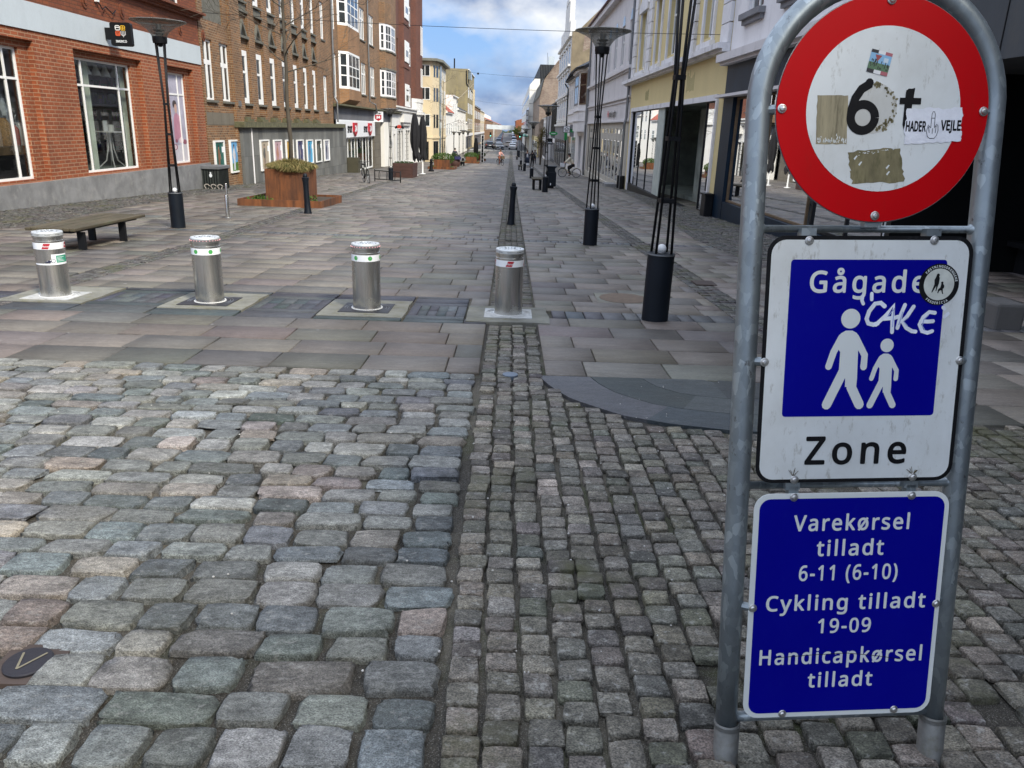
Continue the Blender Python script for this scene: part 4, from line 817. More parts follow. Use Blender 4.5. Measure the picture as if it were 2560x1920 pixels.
# ---- benches ------------------------------------------------------------------
simple('old_wood', (.07, .056, .033), .9, var=.4, vs=7, stretch=(1, .2, 1), dirt=((.055, .065, .03), .7))
def bench(x0, x1, y0, y1, zt, lab, ns, legs, ltype='blade', group='slatted street benches'):
    zt0 = zt; r = root('street_bench', lab, 'bench', ((x0+x1)/2, (y0+y1)/2, zg((y0+y1)/2)), group); w = (x1-x0)/ns
    for i in range(ns):
        m = MB(); m.box(x0+i*w+.006, x0+(i+1)*w-.006, y0+rng.normal(0, .006), y1+rng.normal(0, .006), zt-.045, zt+rng.normal(0, .002), f=lambda a, b, c: (a, b, c+(zg(b)-zg((y0+y1)/2))*.35)); m.build('slat', 'old_wood', r, bevel=.012)
    m = MB(); m.box(x0+.12, x1-.12, y0+.12, y1-.1, zt-.085, zt-.047, f=lambda a, b, c: (a, b, c+(zg(b)-zg((y0+y1)/2))*.35)); m.build('frame', 'black_paint', r)
    for ly in legs:
        for lx in (x0+.06, x1-.16): m = MB(); m.box(lx, lx+.10, ly-.03, ly+.03, zg(ly)-.03, zt-.08); m.build('leg', 'black_paint', r)
bench(-6.86, -6.14, 11.15, 13.4, -.07, 'old mossy slatted bench behind the left steel bollard', 8, (12.75,)+((11.5,) if True else ()))
bench(1.02, 1.56, 37.2, 39.0, -.70, 'grey slatted bench between lamp base and navy litter bin', 7, (37.8, 38.6))
bench(.7, 1.15, 75, 77, zg(76)+.46, 'small far bench at the feet of the lamp pair', 5, (75.4, 76.6)); bench(.75, 1.12, 120, 122, zg(121)+.46, 'dark far bench near the end of the right lamp row', 5, (120.4, 121.6)); bench(-5.3, -4.8, 84, 86, zg(85)+.46, 'dark bench beside the barrel planter on the left', 5, (84.4, 85.6))
# ---- litter bin, right ----------------------------------------------------------
x, y, z = 2.04, 40.3, zg(40.3); r = root('litter_bin', 'large navy litter bin with waisted neck behind the slatted bench', 'litter bin', (x, y, z))
m = MB(); m.box(-.26, .26, -.26, .26, .10, .78, f=lambda a, b, c: (x+a, y+b, z+c)); m.build('body', 'navy_paint', r, bevel=.02); m = MB(); m.box(-.16, .16, -.16, .16, -.02, .10, f=lambda a, b, c: (x+a, y+b, z+c)); m.build('foot', 'black_paint', r)
m = MB(); m.prism([(x+a, y-.24, z+c) for a, c in ((-.25, .78), (.25, .78), (.19, .86), (.20, .98), (.24, 1.02), (-.24, 1.02), (-.20, .98), (-.19, .86))], (0, .48, 0)); m.build('neck', 'navy_paint', r); m = MB(); m.box(x-.28, x+.28, y-.28, y+.28, z+1.02, z+1.08); m.build('lid', 'navy_paint', r, bevel=.02)
m = MB(); m.box(x-.03, x+.01, y-.264, y-.261, z+.16, z+.26); m.build('label_plate', 'bright_sticker', r)
for k, (x, y, lab) in enumerate(((1.25, 133, 'dark litter bin near the end of the right lamp row'),)):
    z = zg(y); r = root('litter_bin', lab, 'litter bin', (x, y, z)); m = MB(); m.box(x-.25, x+.25, y-.25, y+.25, z, z+1.0); m.build('body', 'navy_paint', r, bevel=.03); m = MB(); m.box(x-.28, x+.28, y-.28, y+.28, z+1.0, z+1.06); m.build('lid', 'black_paint', r)
# ---- waste box by the red shop ----------------------------------------------------
x0, x1, y0, y1 = -11.22, -10.62, 29.3, 30.35; z = zg(29.9); r = root('waste_box', 'dark green ribbed waste container with grey lid at the red shop corner', 'waste container', ((x0+x1)/2, (y0+y1)/2, z))
simple('box_green', (.035, .042, .036), .6, var=.3, vs=4); m = MB(); m.box(x0, x1, y0, y1, z-.05, z+.72); m.build('body', 'box_green', r)
m = MB()
for k in range(6): a = x0+.07+k*(x1-x0-.14)/5; m.box(a-.012, a+.012, y0-.02, y0-.001, z+.02, z+.70)
for k in range(8): a = y0+.08+k*(y1-y0-.16)/7; m.box(x1+.001, x1+.02, a-.012, a+.012, z+.02, z+.70)
m.build('rib', 'black_paint', r); m = MB(); m.box(x0-.03, x1+.05, y0-.06, y1+.06, z+.72, z+.83); m.build('lid', simple('lid_grey', (.14, .145, .15), .6, var=.2), r, bevel=.012)
m = MB(); f = lambda a, b: (x0+.32+a, y0-.024, z+.5+b); disc(m, 0, 0, .055, f, 14, .07); disc(m, 0, .09, .03, f, 10); m.build('sticker', 'bright_sticker', r)
m = MB(); m.col = None
for k in range(3):
    pa = [(x0+.15+k*.24+.08*math.cos(t)*(1+.3*math.sin(3*t)), z+.10+.09*math.sin(t)) for t in np.linspace(.4, 5.6+k*.3, 12)]; ribbon(m, pa, .035, lambda a, b, k=k: (a, y0-.024-.0006*k, b))
m.build('graffiti', simple('graffiti_pale', (.42, .38, .33), .6, var=.3, vs=20), r)
# ---- corten planter with the tree ---------------------------------------------------
def mat_corten():
    m, t, b = _new('corten_steel'); q = NB(t); s = q.noise(q.coord('Object', (3, 3, .35)), 2.2, 6, .65, .35, .68); n = q.noise(q.coord('Object'), 14, 6, .7, .3, .7); big = q.noise(q.coord('Object', (1, 1, .5)), 1.2, 5, .6, .45, .7)
    c = q.mixc(s, (.05, .02, .009), (.25, .085, .024)); c = q.mixc(q.math('MULTIPLY', n, .45), c, (.16, .055, .018)); c = q.mixc(q.math('MULTIPLY', big, .7), c, (.045, .022, .014)); q.l(c, b.inputs['Base Color']); b.inputs['Roughness'].default_value = .85; q.bump(n, b, .3, .006)
mat_corten(); simple('soil', (.045, .032, .02), .95, var=.4, vs=8, bump=1., bs=40); foliage('grass_dry', (.035, .055, .010), (.34, .26, .11)); foliage('leaf_green', (.03, .07, .012), (.09, .15, .03)); foliage('leaf_dark', (.015, .035, .01), (.05, .085, .022)); foliage('leaf_brown', (.07, .065, .015), (.17, .13, .04)); simple('bark', (.075, .062, .045), .95, var=.4, vs=6, stretch=(1, 1, .25), bump=.8, bs=50, dirt=((.04, .045, .025), .6))
simple('corten_box', (.17, .055, .02), .9)
def tuft(mb, c, rx, ry, n, h, droop, w=.012):
    for k in range(n):
        a = rng.uniform(0, 2*math.pi); q = math.sqrt(rng.uniform(0, 1)); x, y = c[0]+rx*q*math.cos(a), c[1]+ry*q*math.sin(a); l = h*rng.uniform(.5, 1.2); ox, oy = math.cos(a)*q*droop*l+rng.normal(0, .25)*l, math.sin(a)*q*droop*l+rng.normal(0, .25)*l; t = rng.uniform(0, math.pi)
        dx, dy = math.cos(t)*w, math.sin(t)*w; z0 = c[2]+.13*rx*2*(1-q*q)*rng.uniform(.6, 1.1); zt = z0+l*(1-1.1*q*q*droop); zm = z0+l*.7
        mb.add([(x-dx, y-dy, z0), (x+dx, y+dy, z0), (x+ox*.5+dx, y+oy*.5+dy, zm), (x+ox*.5-dx, y+oy*.5-dy, zm), (x+ox, y+oy, zt)], [(0, 1, 2, 3), (3, 2, 4)])
def leaves(mb, c, r, n, size, flat=1.0, shell=.35):
    for k in range(n):
        v = rng.normal(0, 1, 3); v /= np.linalg.norm(v); q = r*(shell+(1-shell)*rng.random()**.5); p = (c[0]+v[0]*q, c[1]+v[1]*q, c[2]+v[2]*q*flat); a = rng.normal(0, 1, 3); a /= np.linalg.norm(a); b_ = np.cross(a, rng.normal(0, 1, 3)); b_ /= np.linalg.norm(b_); s = size*rng.uniform(.6, 1.3)
        A, B = a*s, b_*s*.55; mb.add([tuple(np.array(p)-A), tuple(np.array(p)+B), tuple(np.array(p)+A), tuple(np.array(p)-B)], [(0, 1, 2, 3)])
def branch(mb, p, d, l, r, dep, spread=.7, upw=.15, mn=.0045):
    pts = [p]; rs = [r]; n = 5; d = Vector(d).normalized()
    for i in range(n):
        d = (d+Vector((rng.normal(0, .10), rng.normal(0, .10), rng.normal(0, .06)+upw*.2))).normalized(); p = Vector(p)+d*l/n; pts.append(p); rs.append(max(mn, r*(1-.75*(i+1)/n)))
        if dep > 0 and i >= 1:
            for _ in range(1 if rng.random() < .75 else 2):
                q = d.cross(Vector(rng.normal(0, 1, 3))).normalized(); branch(mb, p, d*(.75)+q*spread, l*rng.uniform(.4, .62), rs[-1]*.7, dep-1, spread, upw, mn)
    mb.tube(pts, rs, 5 if r < .02 else 8, cap=False)
def planter(cx, cy, tw, td, th, bw, bd, z, lab, blades, group, leafm='grass_dry', bush=None, bh=.20):
    r = root('tree_planter', lab, 'planter', (cx, cy, z), group); g = z
    sl_z = lambda a, b, c: (a, b, c+(zg(b)-zg(cy))*.6)
    m = MB(); x0, x1, y0, y1 = cx-bw/2, cx+bw/2, cy-bd/2, cy+bd/2; t = .03
    for q in ((x0, x1, y0, y0+t), (x0, x1, y1-t, y1), (x0, x0+t, y0+t, y1-t), (x1-t, x1, y0+t, y1-t)): m.box(*q, g-.2, g+bh, f=sl_z)
    m.build('base_tray', 'corten_steel', r)
    m = MB(); m.box(x0+t, x1-t, y0+t, y1-t, g-.1, g+bh-.06, f=sl_z); so_ = m.build('tray_soil', 'soil', r)
    m = MB(); tuft(m, (cx-tw*.55, cy-bd*.40, g+bh-.06), .35, .08, 60, .14, .5); leaves(m, (cx+tw*.62, cy-bd*.2, g+bh-.02), .14, 120, .03); leaves(m, (cx-tw*.2, cy-bd*.43, g+bh-.04), .08, 60, .025); leaves(m, (cx-tw*.6, cy-bd*.42, g+bh-.03), .12, 90, .03); m.build('tray_weeds', 'leaf_green', so_)
    m = MB(); a0, a1, b0, b1 = cx-tw/2, cx+tw/2, cy-td/2, cy+td/2; c0 = .0
    for q in ((a0, a1, b0, b0+t), (a0, a1, b1-t, b1), (a0, a0+t, b0+t, b1-t), (a1-t, a1, b0+t, b1-t)): m.box(*q, g, g+th)
    m.build('tank', 'corten_steel', r); m = MB(); m.box(a0+t, a1-t, b0+t, b1-t, g+th-.3, g+th-.05); m.build('tank_soil', 'soil', r)
    m = MB()
    if bush: leaves(m, (cx, cy, g+th+.05), max(tw, td)*.52, 2600, .05, .52, .5)
    else:
        tuft(m, (cx, cy, g+th-.06), tw*.49, td*.49, blades+2500, .15, .35, .006); tuft(m, (cx+.05, cy-.05, g+th-.02), tw*.52, td*.52, blades+1500, .17, .9, .006); tuft(m, (cx+.22, cy-td*.46, g+th-.08), .32, .12, 1100, .17, .9, .006)
    m.build('plants', 'leaf_green' if bush else leafm, r)
    return r
def streettree(x, y, z, h, r0, lab, n, seed=None, spread=.9, low=.45, name='street_tree', leafc=None):
    r = root(name, lab, 'tree', (x, y, z), 'young bare street trees' if not leafc else None); m = MB(); m.smooth = True; pts = []; rs = []
    for i in range(9): t = i/8; pts.append((x+rng.normal(0, .015)+.02*t, y+rng.normal(0, .02), z+h*t)); rs.append(r0*(1-.72*t))
    m.tube(pts, rs, 10); m.build('trunk', 'bark', r); m = MB()
    for k in range(n):
        t = low+(1-low)*(k+.5)/n; p = Vector(pts[int(t*8)]).lerp(Vector(pts[min(8, int(t*8)+1)]), t*8-int(t*8)); a = k*2.4+rng.uniform(0, .8)
        branch(m, p, (math.cos(a)*spread, math.sin(a)*spread, .35), h*.27*(1.15-t*.6), r0*.30, 2)
    m.build('crown', 'bark', r)
    return r
pz_ = zg(22.9)-.03
planter(-6.22, 22.85, 1.14, 1.2, .99, 2.27, 2.65, pz_+.03, 'big rusty steel tree planter with dry grass before the grey slab wall', 3400, 'rusty steel planters')
streettree(-6.2, 22.8, pz_+.85, 7.6, .064, 'bare young tree in the big rusty planter, its top out of the picture', 22, low=.34)
planter(-6.0, 71.5, 1.35, 2.0, .80, 2.3, 3.6, zg(71), 'rusty steel planter with green bush below the cream corner house', 0, 'rusty steel planters', bush=1)
streettree(-6.0, 71.5, zg(71)+.7, 6.6, .06, 'bare young tree in the planter before the cream corner house', 9, low=.4)
planter(-4.75, 98, 1.3, 1.8, .75, 2.0, 3.0, zg(98), 'rusty steel planter with round bush beyond the barrel', 0, 'rusty steel planters', bush=1)
planter(-4.25, 112, 1.1, 1.5, .75, 1.6, 2.4, zg(112), 'smallest rusty planter, hidden partly by the lattice pillar', 0, 'rusty steel planters', bush=1)
# ---- flower box, barrel, parasols -----------------------------------------------------
z = zg(48.5); r = root('flower_box', 'brown wooden plank flower box with white blossoms below the closed parasols', 'planter', (-6.38, 49.3, z))
for k in range(4): m = MB(); a = .02*k; m.box(-7.0-a*.4, -5.82+a*.4, 48.0, 50.4, z+k*.21+.004, z+(k+1)*.21-.004, f=lambda q, w, e: (q, w, e+(zg(w)-zg(48.5))*.5)); m.build('plank', simple('box_wood', (.055, .022, .016), .7, var=.3, vs=4) if k == 0 else 'box_wood', r)
m = MB(); leaves(m, (-6.4, 48.6, z+.86), .42, 700, .035, .22); leaves(m, (-6.75, 48.6, z+.86), .25, 200, .035, .3); leaves(m, (-6.05, 48.6, z+.86), .25, 200, .035, .3); m.build('plants', 'leaf_dark', r)
m = MB()
for k in range(60): p = (rng.uniform(-6.95, -5.85), rng.uniform(48.1, 49.3), z+.90+rng.uniform(0, .08)); m.ball(p, rng.uniform(.014, .026), 6, 4)
m.build('blossoms', 'white_paint', r)
y = 80.2; z = zg(y); r = root('barrel_planter', 'dark barrel shaped planter below a navy crate with shrub', 'planter', (-5.5, y, z)); m = MB(); m.lathe([(.42, 0), (.5, .2), (.53, .4), (.5, .6), (.46, .72), (.42, .72), (.4, .66), (0, .66)], (-5.5, y, z), 24, cap=False); m.build('tub', 'box_wood', r, smooth=30)
m = MB(); leaves(m, (-5.6, y, z+1.0), .36, 500, .05); m.build('plants', 'leaf_dark', r); m = MB(); m.box(-5.5, -4.9, y-.6, y-.2, z+.72, z+.98); m.build('crate', simple('crate_blue', (.02, .02, .09), .6), r)
def parasol(x, y, h, w, lab, bend=0):
    z = zg(y); r = root('closed_parasol', lab, 'parasol', (x, y, z), 'closed black parasols'); m = MB(); m.lathe([(.03, .05), (.03, h-.1)], (x, y, z), 12); m.lathe([(.055, 0), (.055, .95), (.035, 1.0)], (x, y, z), 14); m.build('pole', 'white_paint', r, smooth=30)
    m = MB(); m.lathe([(.22, 0), (.22, .03), (.06, .05)], (x, y, z), 20); m.build('foot', 'white_paint', r)
    m = MB(); prof = [(.05, h), (.12, h-.05), (w*.62, h-.35), (w*.85, h-.75), (w, h-1.2), (w*.96, h-1.7), (w*.78, h-2.1), (w*.66, h-2.35), (w*.8, h-2.55), (w*.82, h-2.75), (w*.5, h-2.92)]; n = 28; V = []
    for i, (rr, hh) in enumerate(prof):
        for k in range(n): a = 2*math.pi*k/n; q = rr*(1+.13*math.sin(7*a+i*.25)+rng.normal(0, .02)); V.append((x+q*math.cos(a)+(bend*max(0, i-6)*.04), y+q*math.sin(a), z+hh+(0 if i < 9 else .12*math.sin(3*a+bend))))
    m.add(V, [(i*n+k, i*n+(k+1) % n, (i+1)*n+(k+1) % n, (i+1)*n+k) for i in range(len(prof)-1) for k in range(n)]); m.build('folded_cloth', simple('parasol_cloth', (.010, .010, .012), .95, var=.3) if 'parasol_cloth' not in MATS else 'parasol_cloth', r, smooth=True)
parasol(-6.3, 53.3, 3.87, .30, 'closed black parasol with its hem hanging open, left of its pair', 1); parasol(-6.2, 57.0, 3.86, .29, 'closed black parasol, right and straighter of its pair', 0); parasol(-4.62, 107, 3.0, .30, 'closed black parasol far off before the lattice pillar')
# white mats / small black cast post
z = zg(63.2); r = root('cast_bollard', 'short black ornamental cast iron bollard with ball top', 'bollard', (-6.2, 63.2, z)); m = MB(); m.lathe([(.22, -.02), (.22, .10), (.15, .16), (.12, .40), (.10, .60), (.14, .66), (.14, .72), (.06, .75)], (-6.2, 63.2, z), 20); m.build('shaft', 'black_paint', r, smooth=30); m = MB(); m.ball((-6.2, 63.2, z+.84), .13, 14, 8); m.build('ball', 'black_paint', r, smooth=True)
z = zg(103); r = root('lattice_pillar', 'slim pillar of dark and pale blocks with black cap at the left path edge', 'pillar', (-3.63, 103, z))
for k in range(8): m = MB(); m.box(-3.72, -3.50, 102.9, 103.1, z+k*.41+.02, z+(k+1)*.41-.02); m.build('dark_block', 'black_paint', r)
m = MB()
for sx in (-3.80, -3.47): m.box(sx, sx+.05, 102.9, 103.1, z, z+3.35)
for k in range(9): m.box(-3.75, -3.47, 102.93, 103.07, z+k*.41-.018, z+k*.41+.018)
m.build('frame', 'white_paint', r)
# ================================================================== BUILDINGS, LEFT
brick('red_brick', (.31, .078, .024), (.20, .05, .018), (.37, .22, .13), .27, .092, .014, (.08, .03, .018), .4)
brick('orange_brick', (.25, .07, .024), (.16, .04, .018), (.10, .042, .02), .27, .092, .010, (.07, .03, .02), .5)
brick('brown_brick', (.26, .118, .045), (.075, .036, .02), (.30, .235, .15), .25, .088, .014, (.07, .052, .03), .4)
brick('ochre_brick', (.33, .16, .06), (.24, .11, .04), (.25, .2, .14), .25, .088, .012, (.06, .04, .025), .4)
brick('dark_red_brick', (.17, .05, .026), (.10, .034, .02), (.12, .07, .05), .25, .088, .012, (.02, .015, .012), .45)
brick('old_brick', (.20, .13, .10), (.33, .27, .21), (.34, .30, .25), .3, .10, .014, (.42, .33, .24), .6)
brick('grey_slabs', (.185, .188, .178), (.105, .11, .108), (.05, .05, .045), .62, 1.13, .008, (.07, .065, .045), .45, .004)
brick('stone_blocks', (.17, .15, .115), (.13, .115, .09), (.06, .05, .04), .9, .6, .01, (.06, .05, .035), .5)
def plaster(name, col, var=.1, d=((.1, .09, .075), .4)): return simple(name, col, .9, var=var, vs=.7, bump=.2, bs=30, dirt=d, stretch=(1, 1, .5))
plaster('band_grey', (.46, .51, .54), .05, ((.3, .33, .35), .25)); plaster('white_stucco', (.66, .65, .62), .05, ((.4, .38, .34), .3)); plaster('bright_stucco', (.78, .76, .70), .04, ((.5, .47, .4), .2)); plaster('cream_stucco', (.60, .50, .33), .06, ((.42, .35, .22), .3))
plaster('tan_render', (.24, .20, .115), .2, ((.36, .29, .12), .6)); plaster('lilac_render', (.60, .575, .575), .06, ((.25, .24, .25), .35)); plaster('lilac_pale', (.72, .705, .71), .06, ((.33, .32, .33), .3)); plaster('yellow_render', (.62, .51, .26), .06, ((.55, .45, .23), .3)); plaster('grey_fascia', (.115, .12, .135), .2); plaster('taupe_frame', (.47, .44, .38), .1); plaster('pale_trim', (.70, .69, .70), .06); plaster('mid_grey', (.20, .20, .21), .1); plaster('dark_panel', (.055, .06, .066), .15)
simple('verdigris', (.18, .42, .33), .8); simple('moss_ledge', (.10, .095, .05), .95, var=.4, vs=5, dirt=((.04, .04, .025), .7))
simple('interior_green', (.34, .46, .24), .8); simple('interior_pale', (.42, .46, .42), .8); simple('curtain_pale', (.70, .76, .66), .9, var=.2, vs=9, stretch=(1, 12, .2))
# --- 1 red brick homeware shop ------------------------------------------------
X = -11.3; f = fL(X); r = root('brick_shop', 'red brick corner shop with pale band, grey plinth and tall shop windows', 'building', (X, 22, zg(22)))
m = MB(); A0, A1 = 10.5, 30.3
holes = [(16.0, 19.86, -.1, 3.08, .16), (21.6, 25.48, -.1, 3.08, .16), (27.3, 29.5, -.1, 3.08, .16)]
wall(m, f, A0, A1, -.1, 3.3, holes)
wh = [(16.22, 19.48, -.04, 2.9, .14), (21.81, 25.06, -.04, 2.9, .14), (27.43, 29.14, -.04, 2.9, .14)]
for h, w in zip(holes, wh): wall(m, f, h[0], h[1], h[2], h[3], [w], d=.16)
shell(m, f, A0, A1, -1.2, 8.6, 12); m.build('wall', 'red_brick', r)
m = MB(); wall(m, f, A0, A1, 3.92, 8.6, [(27.46, 28.93, 5.0, 7.2), (23.4, 24.9, 5.0, 7.2), (19.4, 20.9, 5.0, 7.2)]); uw = m.build('upper_wall', 'orange_brick', r)
m = MB(); fbox(m, f, A0, A1, 3.3, 3.92, -.035, .0); m.build('band', 'band_grey', r)
m = MB(); fbox(m, f, A0, A1+.02, 4.78, 4.86, -.12, 0); fbox(m, f, A0, A1+.05, 4.86, 4.93, -.2, 0); fbox(m, f, A0, A1+.12, 4.93, 5.0, -.3, 0); m.build('cornice', 'orange_brick', r)
for k in range(9):
    m = MB(); c = 14.2+k*2.07; m.lathe([(.0, -X*0+X+.0), (0, 0)], (0, 0, 0), 4) if False else None
    m.add([f(c+.15*math.cos(t), 4.32+.2*math.sin(t), -.03) for t in np.linspace(0, 2*math.pi, 18, endpoint=False)]+[f(c+.15*math.cos(t), 4.32+.2*math.sin(t), 0) for t in np.linspace(0, 2*math.pi, 18, endpoint=False)], [tuple(range(18))]+[(i, (i+1) % 18, (i+1) % 18+18, i+18) for i in range(18)])
    m.add([f(c+.08*math.cos(t), 4.32+.12*math.sin(t), -.06) for t in np.linspace(0, 2*math.pi, 12, endpoint=False)], [tuple(range(12))]); m.build('rosette', 'orange_brick', r)
m = MB(); fbox(m, f, A0, A1, -1.3, -.1, -.07, .0); m.build('plinth', 'concrete', r)
for a0, a1 in ((27.46, 28.93), (23.4, 24.9), (19.4, 20.9)): window(r, f, a0, a1, 5.0, 7.2, ((a0+a1)/2,), (6.4,))
for i, (w, vs) in enumerate(zip(wh, ((19.0, 16.77, 18.05), (22.36, 24.37), (27.74, 28.65)))):
    window(r, f, w[0], w[1], w[2], w[3], vs, (2.22,), .055, .055, .24, pm='shop_glass', name='shop_window', t=.05)
    if i == 2: continue
    m = MB(); a0, a1, b0, b1 = w[0]-.4, w[1]+(2.2 if i == 0 else 6.5), w[2], w[3]; D0, D1 = .32, (1.6 if i == 0 else 3.2)
    m.quad(f(a0, b0, D1), f(a1, b0, D1), f(a1, b1, D1), f(a0, b1, D1)); m.quad(f(a0, b0, D0), f(a1, b0, D0), f(a1, b0, D1), f(a0, b0, D1)); m.quad(f(a0, b1, D0), f(a1, b1, D0), f(a1, b1, D1), f(a0, b1, D1)); m.quad(f(a0, b0, D0), f(a0, b1, D0), f(a0, b1, D1), f(a0, b0, D1)); m.quad(f(a1, b0, D0), f(a1, b1, D0), f(a1, b1, D1), f(a1, b0, D1)); m.build('shop_interior', simple('inside_grey', (.26, .29, .26), .9, var=.4, vs=1.5), r)
# window 1: a jar display behind the glass
ds = root('jar_display', 'glass storage jars on a wooden shelf in the left shop window', 'shop display', (X-.6, 18.3, .0))
m = MB(); m.box(X-.85, X-.38, 16.5, 20.6, .52, .72); m.build('shelf', 'wood_brown', ds)
m = MB(); m.box(X-.86, X-.40, 16.5, 20.6, -.03, .50); m.build('plinth_cloth', 'black_paint', ds)
simple('jar_glass', (.45, .48, .5), .12, var=.3, vs=7); simple('jar_metal', (.30, .33, .36), .3, metal=.8); simple('pasta', (.30, .17, .06), .8, var=.5, vs=25); simple('fruit_red', (.36, .07, .04), .6, var=.4, vs=20); simple('milk', (.62, .58, .52), .5)
for k, (yy, h, rr, mt) in enumerate(((18.35, 1.05, .19, 'milk'), (18.62, .50, .20, 'pasta'), (18.98, .66, .22, 'pasta'), (19.36, .50, .18, 'fruit_red'), (19.72, .56, .19, 'jar_glass'), (19.3, 1.12, .16, 'jar_glass'))):
    xx = X-.55-(.12 if k in (0, 5) else 0); m = MB(); m.lathe([(rr*.9, .72), (rr, .76), (rr, .72+h*.75), (rr*.7, .72+h*.9), (rr*.7, .72+h)], (xx, yy, 0), 20); j = m.build('jar', mt, ds, smooth=35); m = MB(); m.lathe([(rr*.74, .72+h*.95), (rr*.74, .72+h*1.02)], (xx, yy, 0), 20); m.torus((xx, yy, .72+h*1.08), rr*.6, .015, 16, 5, 'x'); m.build('jar_clip', 'jar_metal', j)
m = MB(); m.box(X-.90, X-.86, 18.9, 19.6, .7, 2.15); m.build('board', simple('warm_board', (.12, .045, .015), .6), ds)
po = root('brand_poster', 'black poster with white lettering in the top of the left shop window', 'poster', (X-.36, 18.3, 2.2)); m = MB(); m.poly([f(a, b, .270) for a, b in ((16.3, 2.27), (18.96, 2.3), (18.96, 2.84), (16.3, 2.84))]); m.build('sheet', 'black_paint', po)
m = MB(); put_text(m, 'HOLME', lambda a, b: f(a, b, .268), 17.05, 18.50, 2.56, .15, .01); put_text(m, 'GAARD', lambda a, b: f(a, b, .268), 17.05, 18.55, 2.37, .15, .01); fbox(m, f, 17.6, 18.4, 2.745, 2.755, .2675, .269); m.build('lettering', 'bright_sticker', po)
m = MB(); fbox(m, f, 20.0, 20.7, .0, 2.84, .90, .94); tag(m.build('display_panel', simple('panel_grey', (.34, .37, .39), .7)), 'pale grey side panel standing in the left shop window', 'panel')
# window 2: café table, chair, plants and shelves inside
fu = root('cafe_table', 'small round pale table with curved legs inside the middle shop window', 'table', (X-1.0, 25.0, -.04)); m = MB(); m.lathe([(.42, .98), (.42, 1.01)], (X-1.0, 25.0, 0), 28); m.build('top', 'pale_trim', fu)
for a in range(4): m = MB(); c, s = math.cos(a*1.57+.6), math.sin(a*1.57+.6); m.tube([(X-1.0+.05*c, 25.0+.05*s, .98), (X-1.0+.08*c, 25.0+.08*s, .5), (X-1.0+.16*c, 25.0+.16*s, .15), (X-1.0+.36*c, 25.0+.36*s, -.04)], .02, 8); m.build('leg', 'pale_trim', fu)
mg = root('table_mug', 'pale handled jug on the table in the shop window', 'jug', (X-.95, 25.05, 1.01)); m = MB(); m.lathe([(.08, 1.01), (.09, 1.1), (.085, 1.2)], (X-.95, 25.05, 0), 16); m.torus((X-.95, 25.17, 1.1), .06, .012, 14, 5, 'x'); m.build('body', 'white_paint', mg, smooth=35)
m = MB(); m.box(X-1.0, X-.97, 24.68, 24.9, 1.02, 1.32); tag(m.build('price_card', 'bright_sticker'), 'white card leaning on the table in the shop window', 'card')
for y0, lab in ((22.9, 'pale curtain at the left edge of the middle shop window'), (24.98, 'pale curtain strip beside the right mullion inside the shop')):
    m = MB(); P = [(X-.5+.03*math.sin(k*1.3), y0+.3*k/14) for k in range(15)]; V = [(a, b, z) for z in (-.02, 2.85) for a, b in P]; m.add(V, [(k, k+1, k+16, k+15) for k in range(14)]); tag(m.build('curtain', 'curtain_pale', smooth=True), lab, 'curtain')
m = MB(); fbox(m, f, 26.3, 27.1, .0, 2.84, .9, .95); tag(m.build('display_panel', 'interior_green'), 'green panel behind the right light of the middle shop window', 'panel')
pl_ = root('potted_flower', 'white hydrangea in pot standing inside the middle shop window', 'plant', (X-.9, 25.9, 0)); m = MB(); m.lathe([(.12, -.02), (.16, .3)], (X-.9, 25.9, 0), 16); m.build('pot', 'wood_brown', pl_); m = MB(); leaves(m, (X-.9, 25.9, .55), .26, 260, .05); m.build('leaves', 'leaf_dark', pl_); m = MB()
for k in range(5): m.ball((X-.8+rng.uniform(-.1, .1), 25.9+rng.uniform(-.22, .22), .5+rng.uniform(0, .35)), .07, 10, 6)
m.build('blossoms', 'bright_stucco', pl_)
sh = root('goods_shelf', 'dark shelf of small goods at the back of the middle shop window', 'shelf', (X-2.4, 28, 0))
for k in range(5): m = MB(); m.box(X-2.6, X-2.2, 25.8, 31.0, .3+k*.5, .33+k*.5); m.build('board', 'mid_grey', sh)
m = MB()
for k in range(150): b = rng.integers(5); h = rng.uniform(.1, .35); yy = rng.uniform(25.9, 30.9); m.col = tuple(rng.uniform(.02, .25, 3)); m.box(X-2.48, X-2.25, yy, yy+rng.uniform(.05, .15), .334+b*.5, .334+b*.5+h)
m.build('goods', 'painted', sh, kind='stuff')
for k in range(4):
    rr = root('ceiling_spot', 'white cone spot lamp under the ceiling of the middle shop window', 'ceiling lamp', (X-.8, 23.7+k*.55, 2.7), 'shop ceiling spots'); m = MB(); m.lathe([(.05, 2.84), (.06, 2.78), (.14, 2.56), (.0, 2.6)], (X-.8, 23.7+k*.55, 0), 16, cap=False); m.build('cone', 'white_paint', rr, smooth=True)
